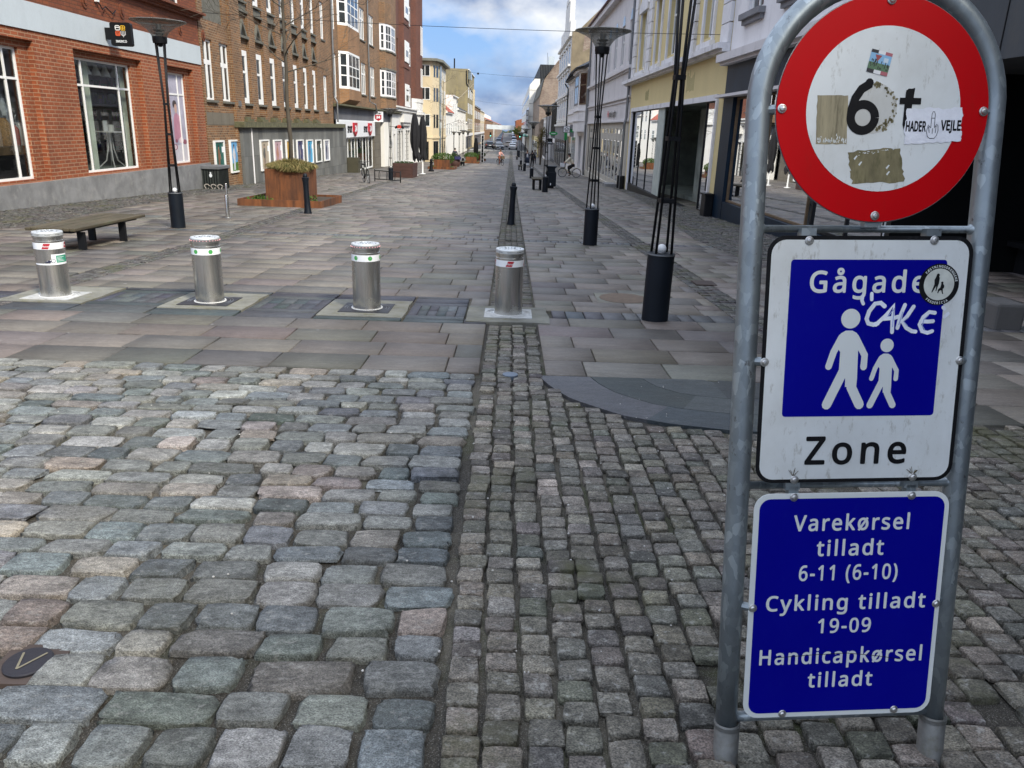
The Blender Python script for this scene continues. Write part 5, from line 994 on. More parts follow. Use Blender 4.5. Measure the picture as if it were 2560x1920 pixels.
# window 3: full height poster
po = root('window_poster', 'tall mauve poster of a woman in pink behind cakes in the right shop window', 'poster', (X-.3, 28.3, 1.4)); m = MB(); m.poly([f(a, b, .270) for a, b in ((27.5, .0), (29.08, .0), (29.08, 2.84), (27.5, 2.84))]); m.build('sheet', simple('poster_mauve', (.36, .35, .43), .6, var=.25, vs=3), po)
g = lambda a, b, d=.269: f(a, b, d); m = MB(); m.col = (.42, .20, .27)
m.poly([g(*p) for p in ((28.05, .75), (28.75, .72), (28.72, 1.2), (28.62, 1.52), (28.45, 1.62), (28.25, 1.6), (28.12, 1.45))]); m.col = (.50, .33, .27); disc(m, 28.36, 1.76, .11, lambda a, b: g(a, b, .267), 16, .15); m.col = (.05, .04, .04); disc(m, 28.30, 1.90, .17, lambda a, b: g(a, b, .268), 16, .13)
m.col = (.5, .49, .53); m.poly([g(*p) for p in ((27.5, .0), (29.08, .0), (29.08, .6), (27.5, .52))]); m.col = (.22, .07, .11); 
for a, b, q in ((27.75, .6, .16), (28.2, .7, .12), (28.9, .66, .17), (28.05, .5, .2)): disc(m, a, b, q, lambda c, d: g(c, d, .266), 14, q*.5)
m.col = (.62, .5, .52); disc(m, 28.0, .5, .17, lambda c, d: g(c, d, .265), 14, .08); disc(m, 28.6, .72, .2, lambda c, d: g(c, d, .265), 14, .1); m.build('figure', 'printed', po)
# projecting sign
s = root('shop_sign', 'black projecting sign with four coloured mugs on the red brick shop', 'sign', (-11.3, 23.4, 3.6)); m = MB(); m.prism([(a, 23.33, b) for a, b in rrect(-11.11, -10.54, 3.30, 3.90, .06)], (0, .14, 0)); m.build('board', 'black_paint', s); m = MB(); m.box(-11.31, -11.11, 23.35, 23.45, 3.46, 3.76); m.build('bracket', 'black_paint', s)
h = lambda a, b: (-10.825+a*1.12, 23.326, 3.645+b*1.08); cols = ((.75, .75, .73), (.62, .36, .02), (.62, .10, .03), (.42, .42, .42)); m = MB()
def mug(cx, cy, c):
    m.col = c; w = .105
    def o(L): ribbon(m, [(cx+a*w, cy+b*w) for a, b in L], .020, h)
    o([(-.45, -.45), (.45, -.45), (.5, .3), (.35, .5), (-.35, .5), (-.5, .3), (-.45, -.45)]); return o
o = mug(-.065, .105, cols[0]); o([(-.4, .1), (.4, .1)]); o = mug(.065, .105, cols[1]); o([(-.4, 0), (.4, 0)]); o([(0, -.4), (0, .4)]); o = mug(-.065, -.025, cols[2]); o([(-.4, .1), (.4, .1)]); o([(-.4, -.2), (.4, -.2)])
m.col = cols[3]; o = lambda L: ribbon(m, [(.065+a*.105, -.025+b*.105) for a, b in L], .018, h); o([(-.5, .5), (-.5, -.2), (-.2, -.45), (.2, -.45), (.5, -.2), (.5, .5)]); o([(-.17, .5), (-.17, -.4)]); o([(.17, .5), (.17, -.4)]); o([(0, -.4), (0, -.75)]); m.build('emblem', 'printed', s)
m = MB(); put_text(m, 'IMERCO', h, -.135, .135, -.235, .055, .02); m.build('lettering', 'bright_sticker', s)
m = MB(); m.box(X+.02, X+.1, 23.0, 23.12, 4.36, 4.5); wl = root('wall_junction', 'white junction box with dangling cable on the orange brick', 'junction box', (X, 23, 4.4)); m.build('box', 'white_paint', wl); m = MB(); m.tube([(X+.06, 23.1, 4.38), (X+.1, 23.25, 4.2), (X+.06, 23.5, 4.3), (X+.1, 23.8, 4.15), (X+.05, 24.1, 4.28)], .016, 6); m.build('cable', 'black_paint', wl)
# --- 2 brown brick house with narrow windows --------------------------------------
r = root('narrow_window_house', 'brown brick house with a row of narrow white windows and triangular niches', 'building', (X, 41, zg(41)))
TOP = 11.2; m = MB(); bays = [34.96+2.03*k for k in range(7)]
h2 = [(30.63, 31.57, 2.14, 4.24), (32.35, 33.35, 2.14, 4.24), (30.4+.5, 33.0, 4.9, 6.4, .08), (30.63, 31.57, 6.6, 8.6), (32.35, 33.35, 6.6, 8.6)]
hb = [(b-.12, b+1.05, 1.62, 10.2, .12) for b in bays]; hl = [(49.73, 50.70, 2.1, 4.14), (49.48, 50.40, 6.1, 8.1)]
wall(m, f, 30.4, 33.45, -1.3, TOP, h2); wall(m, f, 34.6, 52.1, .9, TOP, hb+hl); wall(m, f, 33.45, 34.6, -1.3, TOP, d=-.12)
for a in (33.45, 34.6): m.quad(f(a, -1.3, -.12), f(a, TOP, -.12), f(a, TOP, 0), f(a, -1.3, 0))
wins = []
for b in bays:
    w1, w2 = (b, b+.94, 2.14, 4.24), (b-.02, b+.90, 6.15, 8.15); wall(m, f, b-.12, b+1.05, 1.62, 10.2, [w1+(.12,), w2+(.12,)], d=.12); wins += [(w1, .10), (w2, .10)]
shell(m, f, 30.4, 52.1, -1.3, TOP, 12); m.build('wall', 'brown_brick', r)
m = MB(); fbox(m, f, 30.9, 33.0, 4.9, 6.4, .079, .09); m.build('blind_panel', 'stone_sill', r)
for w in h2[:2]+h2[3:]: window(r, f, *w[:4], ((w[0]+w[1])/2,), (w[2]+1.32,), .07, .16, .07, sill=.10)
for (w, d) in wins: window(r, f, *w, (), (w[2]+1.25,), .22, .10, d, sill=.06)
for w in hl: window(r, f, *w, ((w[0]+w[1])/2,), (w[2]+1.25,), .13, .12, .07, sill=.05)
for b in bays:
    m = MB(); m.prism([f(b-.12, 4.70, .1), f(b+1.05, 4.70, .1), f(b+1.05, 4.80, .1), f(b-.12, 4.80, .1)], (.14, 0, 0)); m.prism([f(q, z_, .115) for q, z_ in ((b-.05, 4.80), (b+.10, 4.80), (b+.47, 5.28), (b+.84, 4.80), (b+1.0, 4.80), (b+.47, 5.45))], (.10, 0, 0)); nn = m.build('niche_gable', 'stone_sill', r)
    m = MB(); m.poly([f(q, z_, .108) for q, z_ in ((b+.12, 4.80), (b+.82, 4.80), (b+.47, 5.26))]); m.build('niche', 'dark_inside', nn)
    m = MB(); fbox(m, f, b-.12, b+1.05, 5.70, 5.78, -.04, .115); fbox(m, f, b-.06, b+1.0, 5.78, 6.02, .03, .115); m.build('stone_panel', 'stone_sill', r)
    m = MB()
    for k in range(6): fbox(m, f, b-.02+k*.17, b+.06+k*.17, 1.66, 1.98, .03, .115)
    m.build('brick_ribs', 'brown_brick', r)
    m = MB(); fbox(m, f, b-.62, b+.22, 1.40, 1.50, -.28, 0); fbox(m, f, b-.52, b+.12, 1.50, 1.60, -.18, 0); m.build('corbel', 'moss_ledge', r)
m = MB(); fbox(m, f, 33.4, 53.75, 1.17, 1.39, -.42, 0); m.build('ledge', 'moss_ledge', r)
m = MB(); fbox(m, f, 30.45, 33.4, 1.25, 1.7, -.015, 0); m.build('stone_course', 'stone_blocks', r)
m = MB(); fbox(m, f, 33.62, 54.7, -1.9, 1.17, -.25, -.0); m.build('slab_cladding', 'grey_slabs', r)
m = MB(); m.tube([(X+.27, 34.72, 1.15), (X+.27, 34.72, -1.15)], .03, 8); m.build('conduit', 'pale_trim', r)
m = MB(); wy = 52.06; m.tube([(X+.12, wy, TOP), (X+.12, wy, 3.0), (X+.28, wy, 2.7), (X+.28, wy, 1.5)], .055, 8); m.build('downpipe', 'grey_metal', r)
m = MB(); m.box(X+.02, X+.2, 33.75, 33.9, 1.98, 2.2); m.build('wall_lamp', 'grey_metal', r)
PC = ((.006, .10, .08), (.12, .35, .62), (.42, .36, .27), (.50, .34, .38), (.52, .30, .04), (.03, .035, .12), (.06, .35, .58), (.03, .045, .035), (.36, .38, .44))
PN = ('green poster of a bare shouldered figure', 'sky blue poster of a figure on grass', 'sand coloured poster of a slim figure', 'pink poster of a reclining figure', 'yellow poster of a figure in red', 'navy poster of a grey clad figure', 'bright blue poster of a small figure', 'dark green poster of a dim figure', 'pale grey poster of a curved navy figure')
FC = ((.22, .10, .05), (.55, .58, .62), (.10, .10, .09), (.42, .2, .14), (.35, .015, .02), (.25, .25, .28), (.08, .14, .30), (.16, .17, .15), (.02, .03, .09))
SK = (.40, .22, .15)
for k in range(9):
    if k < 2: a0, a1, b0, b1, d0 = (30.85, 31.95, -.42+(0 if k else .1), .68, 0) if k == 0 else (32.57, 33.68, -.60, .68, 0)
    else: a0 = 35.72+2.04*(k-2); a1 = a0+1.33; b0, b1, d0 = -.68-.008*(k-2), .65-.027*(k-2), -.25
    if k == 0: b0 = -.5
    pr = root('poster_case', 'white framed '+PN[k]+(' on the brown brick' if k < 2 else ' on the grey slab wall'), 'poster', (X-d0, (a0+a1)/2, b0), 'white framed posters on the brown house')
    m = MB(); e0, e1 = d0-.07, d0-.002
    for q in ((a0, a1, b0, b0+.06), (a0, a1, b1-.06, b1), (a0, a0+.10, b0+.06, b1-.06), (a1-.10, a1, b0+.06, b1-.06)): fbox(m, f, *q, e0, e1)
    m.build('frame', 'white_paint', pr); m = MB(); m.col = PC[k]; m.poly([f(a, b, d0-.03) for a, b in ((a0+.08, b0+.05), (a1-.08, b0+.05), (a1-.08, b1-.05), (a0+.08, b1-.05))])
    if k == 1: m.col = (.06, .16, .03); m.poly([f(a, b, d0-.031) for a, b in ((a0+.08, b0+.05), (a1-.08, b0+.05), (a1-.08, b0+.42), (a0+.08, b0+.36))])
    sh_ = m.build('sheet', 'printed', pr); m = MB(); c = (a0+a1)/2-.08; H_ = b1-b0; wv = rng.uniform(-.08, .08)
    m.col = FC[k]; m.poly([f(c+a, b0+b*H_, d0-.034) for a, b in ((-.12, .08), (.06, .08), (.10, .40), (.16, .55), (.08, .74), (-.08, .74), (-.15+wv, .55), (-.10, .4))]); m.col = SK; disc(m, c, b0+.79*H_, .055, lambda a, b: f(a, b, d0-.036), 12, .075)
    m.poly([f(c+a, b0+b*H_, d0-.037) for a, b in ((.10, .60), (.16, .56), (.20, .42), (.16, .40), (.13, .52))])
    if k in (2, 6): m.poly([f(c+a, b0+b*H_, d0-.037) for a, b in ((-.10, .10), (-.02, .10), (-.01, .40), (-.09, .4))])
    m.col = (.03, .02, .02); disc(m, c, b0+.83*H_, .06, lambda a, b: f(a, b, d0-.038), 12, .05); m.build('figure', 'printed', sh_)
    m = MB(); m.poly([f(a, b, d0-.04) for a, b in ((a1-.32, b0+.62*H_), (a1-.12, b0+.62*H_), (a1-.12, b0+.80*H_), (a1-.32, b0+.80*H_))]); m.build('price_label', 'bright_sticker', sh_)
# --- 3 brown brick house with bay windows, sports shop below -------------------------
r = root('bay_window_house', 'brown brick house with white bay windows above the sports shop', 'building', (X, 66, zg(66))); TOP = 12.6
m = MB(); hs = [(62.1, 64.15, 3.55, 5.77), (66.1, 68.2, 3.55, 5.77), (61.9, 63.95, 7.35, 9.5), (65.9, 68.0, 7.35, 9.5), (52.6, 53.5, 3.0, 5.6), (52.6, 53.5, 7.0, 9.3), (54.2, 59.9, 2.6, 11, .1)]
wall(m, f, 52.1, 80.9, 2.5, TOP, hs[:-1]); shell(m, f, 52.1, 80.9, -2.4, TOP, 12); m.build('wall', 'brown_brick', r)
for w in hs[:4]: window(r, f, *w[:4], (w[0]+.68, w[0]+1.36), (w[2]+1.45,), .10, .12, .06, sill=.08)
for w in hs[4:6]: window(r, f, *w[:4], ((w[0]+w[1])/2,), (w[2]+1.4,), .1, .1, .06)
def bay(par, pts, zs, apron_m, wname, frames=True, fm='white_paint', nv=2):
    """a projecting window: pts = plan (y, out) from one wall end to the other"""
    for zi, (z0, z1, kind) in enumerate(zs):
        for i in range(len(pts)-1):
            (y0, o0), (y1, o1) = pts[i], pts[i+1]; L = math.hypot(y1-y0, o1-o0); uy, uo = (y1-y0)/L, (o1-o0)/L
            g = lambda a, b, d, y0=y0, o0=o0, uy=uy, uo=uo: (X+o0+a*uo-d*uy, y0+a*uy+d*uo, b)
            if kind == 'w': window(par, g, .0, L, z0, z1, [L*(k+1)/(nv+1) for k in range(nv)] if L > .9 else (), (z0+(z1-z0)*.36, z0+(z1-z0)*.62) if z1-z0 > 1.5 else (), .16, .07, .0, fm=fm, name=wname, t=.06)
    for z0, z1, kind in zs:
        if kind == 'w': continue
        m = MB(); k = .12 if kind == 'c' else 0; P = [(X+o+(.0 if kind != 'c' else .08), y, z0) for y, o in pts]
        if kind == 'taper': P2 = [(X+o*.35, y, z0) for y, o in pts]; Q = [(X+o, y, z1) for y, o in pts]; m.add(P2+Q, [(i, i+1, i+1+len(P), i+len(P)) for i in range(len(P)-1)]+[tuple(range(len(P)))])
        else: m.prism(P, (0, 0, z1-z0))
        m.build('bay_apron' if kind != 'c' else 'bay_moulding', apron_m if kind != 'c' else ('stone_sill' if zi else 'stone_sill'), par)
bp = [(54.2, 0), (54.7, .55), (58.6, .55), (59.9, 0)]
bay(r, bp, [(2.62, 2.95, 'taper'), (2.95, 3.6, 'a'), (3.6, 5.87, 'w'), (5.87, 7.4, 'a'), (7.4, 9.6, 'w'), (9.6, 11.2, 'a')], 'ochre_brick', 'bay_window')
bp2 = [(70.9, 0), (71.2, .45), (72.6, .75), (75.0, .75), (76.6, .45), (78.0, 0)]
bay(r, bp2, [(2.7, 3.6, 'a'), (3.6, 3.72, 'c'), (3.72, 5.85, 'w'), (5.85, 6.0, 'c'), (6.0, 7.3, 'a'), (7.3, 7.42, 'c'), (7.42, 9.45, 'w'), (9.45, 10.6, 'a'), (10.6, 11.1, 'v')], 'brown_brick', 'bay_window', fm='pale_trim', nv=1)
m = MB(); fbox(m, f, 52.1, 80.9, 2.52, 2.62, -.45, 0); fbox(m, f, 52.1, 80.9, 2.44, 2.52, -.30, 0); m.build('ledge', 'moss_ledge', r)
m = MB(); fbox(m, f, 52.3, 76.3, 1.66, 2.44, -.06, .0); m.build('fascia', 'grey_fascia', r)
m = MB(); fbox(m, f, 67.0, 70.3, -2.4, 1.66, -.05, .4); m.build('stone_pier', 'stone_blocks', r); m = MB(); fbox(m, f, 70.3, 72.4, -2.4, 1.66, .6, 1.4); m.build('passage', 'dark_inside', r)
m = MB(); fbox(m, f, 72.4, 76.3, -2.4, 1.66, -.04, .3); m.build('white_pier', 'bright_stucco', r)
m = MB(); wall(m, f, 52.3, 67, .52, 1.66, d=-.10); fbox(m, f, 52.7, 66.95, .52, 1.62, -.14, -.02); sb = m.build('sign_board', 'bright_sticker', r)
for c in (57.2, 63.3):
    m = MB(); q = lambda a, b: f(a, b, -.146); put_text(m, 'SPORT', q, c-1.5, c+.2, .86, .42, .08); m.build('lettering', 'black_paint', sb)
    m = MB(); m.prism([f(a, b, -.142) for a, b in ((c+.35, 1.5), (c+1.55, 1.5), (c+1.55, .9), (c+.95, .58), (c+.35, .9))], (.12, 0, 0)); m.build('shield', 'red_sticker', sb); m = MB(); put_text(m, '24', lambda a, b: f(a, b, -.268), c+.5, c+1.4, .93, .40, .06); m.build('shield_number', 'bright_sticker', sb)
window(r, f, 55.6, 66.9, -1.95, .52, (56.9, 58.2, 59.4, 60.4, 62.6, 64.0, 65.1), (), .12, .14, .1, pm='shop_glass', name='shop_front')
m = MB(); fbox(m, f, 54.7, 66.9, -2.3, .52, 2.2, 2.3); fbox(m, f, 54.7, 66.9, -2.3, -1.95, .2, 2.2); m.build('shop_interior', 'dark_inside', r)
dsp = root('clothes_rack', 'green and dark clothes hanging behind the sports shop glass', 'shop display', (X-1, 60, -1.5))
for k in range(9): m = MB(); m.col = ((.04, .16, .09), (.10, .12, .05), (.02, .05, .06), (.3, .3, .28), (.16, .14, .05))[k % 5]; yy = 56.2+k*1.15; m.box(X-1.2, X-.7, yy, yy+.7, -1.6+rng.uniform(0, .4), .1+rng.uniform(-.2, .3)); m.build('garment', 'painted', dsp)
s = root('shop_sign', 'white box sign with dark red shield 24 over the sports shop', 'sign', (X, 67, 2.05)); m = MB(); m.box(X+.06, X+.80, 66.9, 67.15, 1.62, 2.42); m.build('box', 'bright_sticker', s); q = lambda a, b: (X+.43+a, 66.895, 2.02+b); m = MB(); put_text(m, 'SPORT', q, -.27, .27, .20, .12, .05); m.build('lettering', 'black_paint', s); m = MB(); m.poly([q(*p) for p in ((-.26, .15), (.26, .15), (.26, -.18), (0, -.33), (-.26, -.18))]); sdd = m.build('shield', 'red_sticker', s); m = MB(); put_text(m, '24', lambda a, b: (X+.43+a, 66.89, 2.02+b), -.17, .17, -.12, .19, .06); m.build('shield_number', 'bright_sticker', sdd); m = MB(); m.box(X, X+.06, 66.98, 67.06, 1.8, 1.9); m.build('bracket', 'white_paint', s)
m = MB(); m.tube([(X+.1, 64.9, 12), (X+.1, 65.0, 3.1), (X+.5, 65.3, 2.9), (X+.5, 66, 2.3)], .05, 8); m.build('downpipe', 'grey_metal', r)
m = MB(); m.box(X+.27, X+1.0, 54.6, 55.4, -1.9, -.75); tag(m.build('utility_cabinet', simple('cabinet_green', (.05, .045, .025), .7)), 'brown green utility cabinet beside the sports shop window', 'cabinet')
# --- 4 dark red brick house over a white ground floor --------------------------------
r = root('dark_brick_house', 'tall dark red brick house with rounded bay over a white stucco ground floor', 'building', (X, 88, zg(88))); TOP = 15.2
m = MB(); wall(m, f, 80.9, 92.6, 3.1, TOP, [(81.3, 82.1, 3.3, 5.4), (81.3, 82.1, 7.5, 9.4)]); shell(m, f, 80.9, 99.5, -2.8, TOP, 12)
cp = [(92.6, 0), (93.4, .45), (95.2, .75), (97.2, .75), (98.9, .5), (99.5, 0)]
m.add([(X+o, y, 4.3) for y, o in cp]+[(X+o, y, TOP) for y, o in cp], [(i, i+1, i+7, i+6) for i in range(5)]+[tuple(range(6))]); m.build('wall', 'dark_red_brick', r)
bq = [(82.9, 0), (83.5, .40), (87.6, .40), (88.6, 0)]
m = MB(); m.prism([(X+o, y, 3.15) for y, o in bq], (0, 0, TOP-3.15)); m.build('bay', 'dark_red_brick', r)
fb = fL(X+.42)
for z0, z1 in ((3.25, 5.4), (7.5, 9.45), (11.5, 13.5)): window(r, fb, 84.0, 87.2, z0, z1, (), (z0+1.3,), .50, .40, -.06, t=.07, name='window')
for z0, z1 in ((3.3, 5.3), (7.5, 9.4), (11.5, 13.4)): window(r, fL(X), 89.6, 91.6, z0, z1, ((90.6),), (z0+1.3,), .15, .2, -.03)
for z0, z1 in ((5.6, 7.6), (9.0, 12.0)):
    for yy in (95.3, 96.5): window(r, fL(X+.77), yy, yy+.7, z0, z1, (), (), .12, .1, -.02)
m = MB()
for z0 in (6.9, 10.9): m.prism([(X+o*1.12+.02, y, z0) for y, o in bq], (0, 0, .12))
m.build('string_course', 'dark_red_brick', r)
m = MB(); wall(m, f, 76.3, 93, -2.8, 2.9, [(77.6, 79.0, -2.5, .6, .3), (80.0, 84.2, -2.5, .9, .4), (86.0, 90.5, -2.5, .9, .4)], d=-.12); shell(m, fL(X+.12), 76.3, 93, -2.8, 2.9, .3)
m.build('stucco_floor', 'white_stucco', r)
m = MB(); fbox(m, f, 76.3, 93.3, 2.72, 3.0, -.55, -.12); fbox(m, f, 76.3, 93.2, 2.5, 2.72, -.35, -.12); fbox(m, f, 76.3, 93.3, 3.0, 3.14, -.7, 0); fbox(m, f, 82.5, 89.5, 1.7, 2.5, -.5, -.12); fbox(m, f, 83.2, 88.8, 1.4, 1.7, -.35, -.12); m.build('cornice', 'white_stucco', r)
m = MB()
for a in np.arange(76.5, 93, 1.9):
    for b in np.arange(-2.4, 1.3, .42): fbox(m, f, a, a+.28, b, b+.36, -.155, -.12)
m.build('rustication', 'white_stucco', r)
for a0, a1 in ((77.6, 79.0), (80.0, 84.2), (86.0, 90.5)): window(r, f, a0, a1, -2.5, .6 if a0 < 78 else .9, ((a0+a1)/2,), (), .12, .12, .12, fm='grey_fascia', pm='dark_glass', name='shop_window')
m = MB(); wall(m, fF(93), X, X+.12, -2.8, 2.9); m.prism([(X+o*1.25+.1, y, 2.6) for y, o in cp], (0, 0, .3)); m.prism([(X+o*1.0+.02, y, -2.8) for y, o in cp], (0, 0, 5.4)); m.prism([(X+o*1.1+.02, y, 3.9) for y, o in cp], (0, 0, .4)); m.prism([(X+o+.02, y, 2.9) for y, o in cp], (0, 0, 1.0)); m.build('corner_stucco', 'white_stucco', r)
s = root('oval_sign', 'black oval hanging sign with red disc over the white shop front', 'sign', (-10.3, 75, 1.2)); m = MB(); q = lambda a, b: (-10.28+a, 75.0, 1.22+b); m.prism([(-10.28+.42*math.cos(t), 75, 1.20+.20*math.sin(t)) for t in np.linspace(0, 2*math.pi, 26, endpoint=False)], (0, .06, 0)); m.build('board', 'black_paint', s); m = MB(); disc(m, 0, .06, .19, lambda a, b: (-10.28+a, 74.994, 1.22+b), 20, .17); rd = m.build('red_disc', simple('sign_orange', (.55, .05, .03), .5), s); m = MB(); ribbon(m, [(-.1, 0), (.09, .12)], .03, lambda a, b: (-10.28+a, 74.99, 1.22+b)); ribbon(m, [(-.05, .09), (.05, .04)], .02, lambda a, b: (-10.28+a, 74.99, 1.22+b)); m.build('emblem', 'black_paint', rd); m = MB(); put_text(m, 'BARESSO', lambda a, b: (-10.28+a, 74.99, 1.22+b), -.28, .28, -.17, .08, .04); m.build('lettering', 'bright_sticker', s); m = MB(); m.box(X+.1, -10.68, 75.02, 75.05, 1.25, 1.29); m.build('bracket', 'black_paint', s)
# --- 5 cream corner house ------------------------------------------------------------
r = root('cream_corner_house', 'cream functionalist corner house with wide white windows and overhanging eaves', 'building', (-9.5, 101, zg(101)))
pl = [(-22, 98), (-9.45, 98), (-8.9, 100.3), (-8.9, 110.6), (-22, 110.6)]; m = MB(); m.prism([(a, b, -3) for a, b in pl], (0, 0, 11.6)); m.build('wall', 'cream_stucco', r)
m = MB(); m.prism([(a+(.55 if a > -20 else 0), b-.55 if b < 101 else b+.3, 8.62) for a, b in pl], (0, 0, .28)); m.build('roof', simple('eaves_grey', (.17, .17, .14), .8), r); m = MB(); m.prism([(a+(.1 if a > -20 else 0), b-.1 if b < 101 else b, .0) for a, b in pl], (0, 0, .24)); m.build('belt', 'cream_stucco', r)
ff = fF(98)
for z0, z1 in ((6.95, 8.2), (4.35, 5.75), (1.35, 2.75)): window(r, ff, -12.1, -9.75, z0, z1, (-11.5, -10.95, -10.35), (), .07, .07, -.03, pm='window_pane'); window(r, ff, -15.5, -13, z0, z1, (-14.6, -13.8), (), .07, .07, -.03)
L = math.hypot(.55, 2.3); gch = lambda a, b, d: (-9.45+a*.55/L-d*2.3/L, 98+a*2.3/L+d*.55/L, b); fs = fL(-8.9)
for z0, z1 in ((6.9, 8.2), (4.2, 5.75), (1.2, 2.75)):
    window(r, gch, .35, .95, z0, z1, (), (), .05, .05, -.02, fm='grey_metal'); window(r, gch, 1.3, 2.1, z0, z1, (), (), .05, .05, -.02, fm='grey_metal')
    for a in (102.6, 105.2, 107.8): window(r, fs, a, a+1.5, z0, z1, (a+.75,), (), .08, .08, -.02)
m = MB(); fbox(m, fs, 100.6, 101.9, -2.6, 8.3, -.15, 0); m.build('stair_glass', 'window_pane_pale', r)
window(r, ff, -10.5, -9.9, -2.55, -.35, (), (), .05, .05, -.02, fm='wood_brown', pm='dark_glass', name='door'); window(r, gch, .3, 2.1, -2.6, -.3, (1.2,), (), .06, .06, -.02, fm='grey_metal', pm='dark_glass', name='shop_window')
for a in (101.2, 104.2, 107.2): window(r, fs, a, a+2.4, -2.6, -.3, (a+1.2,), (), .1, .1, -.02, fm='cream_stucco', pm='dark_glass', name='shop_window')
# --- further left: a row of low and tall houses -----------------------------------------
def house(name, lab, X, y0, y1, zb, zt, mt, rows, side, rf=None, roofh=2.0, depth=9, nwin=3, pm='window_pane', shop=True, wm='white_paint', dy=0, gable=None, stack=()):
    f = fL(X) if side < 0 else fR(X); r = root(name, lab, 'building', (X, (y0+y1)/2, zb)); m = MB(); W_ = (y1-y0)/nwin
    wall(m, f, y0, y1, zb, zt); shell(m, f, y0, y1, zb, zt, depth); m.build('wall', mt, r); g = -1 if side < 0 else 1
    for z0, z1 in rows:
        for k in range(nwin): a = y0+(k+.25)*W_; window(r, f, a, a+W_*.5, z0, z1, (a+W_*.25,), (z0+(z1-z0)*.6,), .09, .07, -.03, pm=pm, fm=wm)
    if shop:
        for k in range(nwin): a = y0+(k+.1)*W_; window(r, f, a, a+W_*.8, zb+.4, zb+2.7, (a+W_*.4,), (), .1, .1, -.02, pm='dark_glass', fm='grey_fascia', name='shop_window')
        m = MB(); fbox(m, f, y0+.1, y1-.1, zb+2.75, zb+3.3, -.12, 0); m.build('fascia', 'pale_trim' if mt != 'white_stucco' else 'bright_stucco', r)
    m = MB(); fbox(m, f, y0, y1, zt-.16, zt, -.22, 0); m.build('cornice', wm if mt != 'dark_panel' else mt, r)
    if rf:
        m = MB(); xi, xo = X-g*.3, X+g*depth; xm = X+g*depth/2
        P = [(xi, y0, zt), (xm, y0, zt+roofh), (xo, y0, zt)]; Q = [(x, y1, z) for x, _, z in P]; m.add(P+Q, [(0, 1, 4, 3), (1, 2, 5, 4)]); ro = m.build('roof', rf, r)
        m = MB(); m.add(P+Q, [(0, 1, 2), (3, 5, 4)]); m.build('gable', mt if not gable else gable, r)
        if stack:
            for (cy, ch) in stack: m = MB(); m.ctr(xm, cy, zt+roofh+ch/2-.2, .7, .6, ch+.4); m.build('chimney', 'old_brick', ro)
    return r
house('low_white_house', 'low white house with orange tiled roof next to the cream corner house', -8.9, 110.7, 123.5, -3.05, 3.3, 'bright_stucco', ((.3, 1.9),), -1, 'roof_tile_red', 3.2, 7, 3, pm='window_pane_pale', shop=False)
house('white_town_house', 'taller bright white town house with grey side wall and flagpole', -8.9, 123.6, 134, -3.1, 5.9, 'bright_stucco', ((.4, 2.0), (3.1, 4.8)), -1, None, nwin=3, pm='window_pane_pale', shop=False)
house('white_cornice_house', 'bright white house with heavy cornice and dark slate roof', -8.9, 134.1, 158, -3.1, 4.2, 'bright_stucco', ((.6, 2.6),), -1, 'roof_tile_dark', 2.0, 8, 5, pm='window_pane_pale', shop=False)
house('white_shop_row', 'low white shop with dark roof in front of the tan gable', -8.85, 158.1, 164.6, -3.1, 2.3, 'bright_stucco', (), -1, 'roof_tile_dark', 1.2, 6, 2)
r = house('tan_gable_house', 'tall tan rendered house with blank stained gable wall', -8.95, 165, 192, -3.1, 12.3, 'tan_render', ((1, 3), (4, 6), (7, 9)), -1, None, nwin=4, depth=11)
m = MB(); fbox(m, fL(-8.9), 165.6, 170, 10.4, 11.9, -.5, 0); m.build('roof_glazing', 'window_pane_pale', r); m = MB(); m.ctr(-11.66, 165.5, 13.2, .25, .25, 1.9); m.build('chimney', 'black_paint', r); m = MB(); m.tube([(-9.2, 164.9, 12), (-9.15, 164.9, 9.6), (-7.9, 164.9, 7.8)], .1, 6); m.build('downpipe', 'black_paint', r); m = MB(); fbox(m, fL(-8.95), 188, 191.9, -3, 9.5, -.25, 0); m.build('stair_bay', 'cream_stucco', r)
house('brown_shop_house', 'narrow brown brick house beyond the tan gable', -8.9, 192.1, 232, -3.1, 6.3, 'brown_brick', ((.5, 2.4), (3.4, 5.2)), -1, 'roof_tile_dark', 1.5, 9, 4)
house('pale_narrow_house', 'pale narrow house before the red roofed block', -8.9, 232.1, 266, -3.1, 6.0, 'cream_stucco', ((.5, 2.4), (3.2, 5.0)), -1, None, nwin=4)
r = house('red_roof_block', 'far brick block with steep red tiled roof and white dormers', -9.6, 300, 420, -3.2, 4.3, 'ochre_brick', ((.6, 2.4),), -1, 'roof_tile_red', 4.0, 12, 8, shop=False)
for k in range(5): m = MB(); yy = 306+k*22; m.box(-11.4, -10.1, yy, yy+3, 4.9, 6.3); m.build('dormer', 'bright_stucco', r)
house('far_left_block', 'dim brown block far down the left side of the road', -7.4, 430, 640, -3.2, 3.4, 'old_brick', (), -1, 'roof_tile_red', 2.2, 12, 8, shop=False)
fp = root('flag_pole', 'bare white flagpole slanting out from the white town house', 'flagpole', (-8.9, 132, 5.3)); m = MB(); m.tube([(-8.9, 132, 5.3), (-6.1, 129.5, 7.8)], [.09, .045], 8); m.build('pole', 'cream_stucco', fp, smooth=True); m = MB(); m.box(-8.95, -8.7, 131.8, 132.2, 5.0, 5.4); m.build('bracket', 'grey_metal', fp)
# ================================================================== BUILDINGS, RIGHT
X = 6.0; f = fR(X); fx = lambda a: (lambda q, b, d: (X+d, q, b))
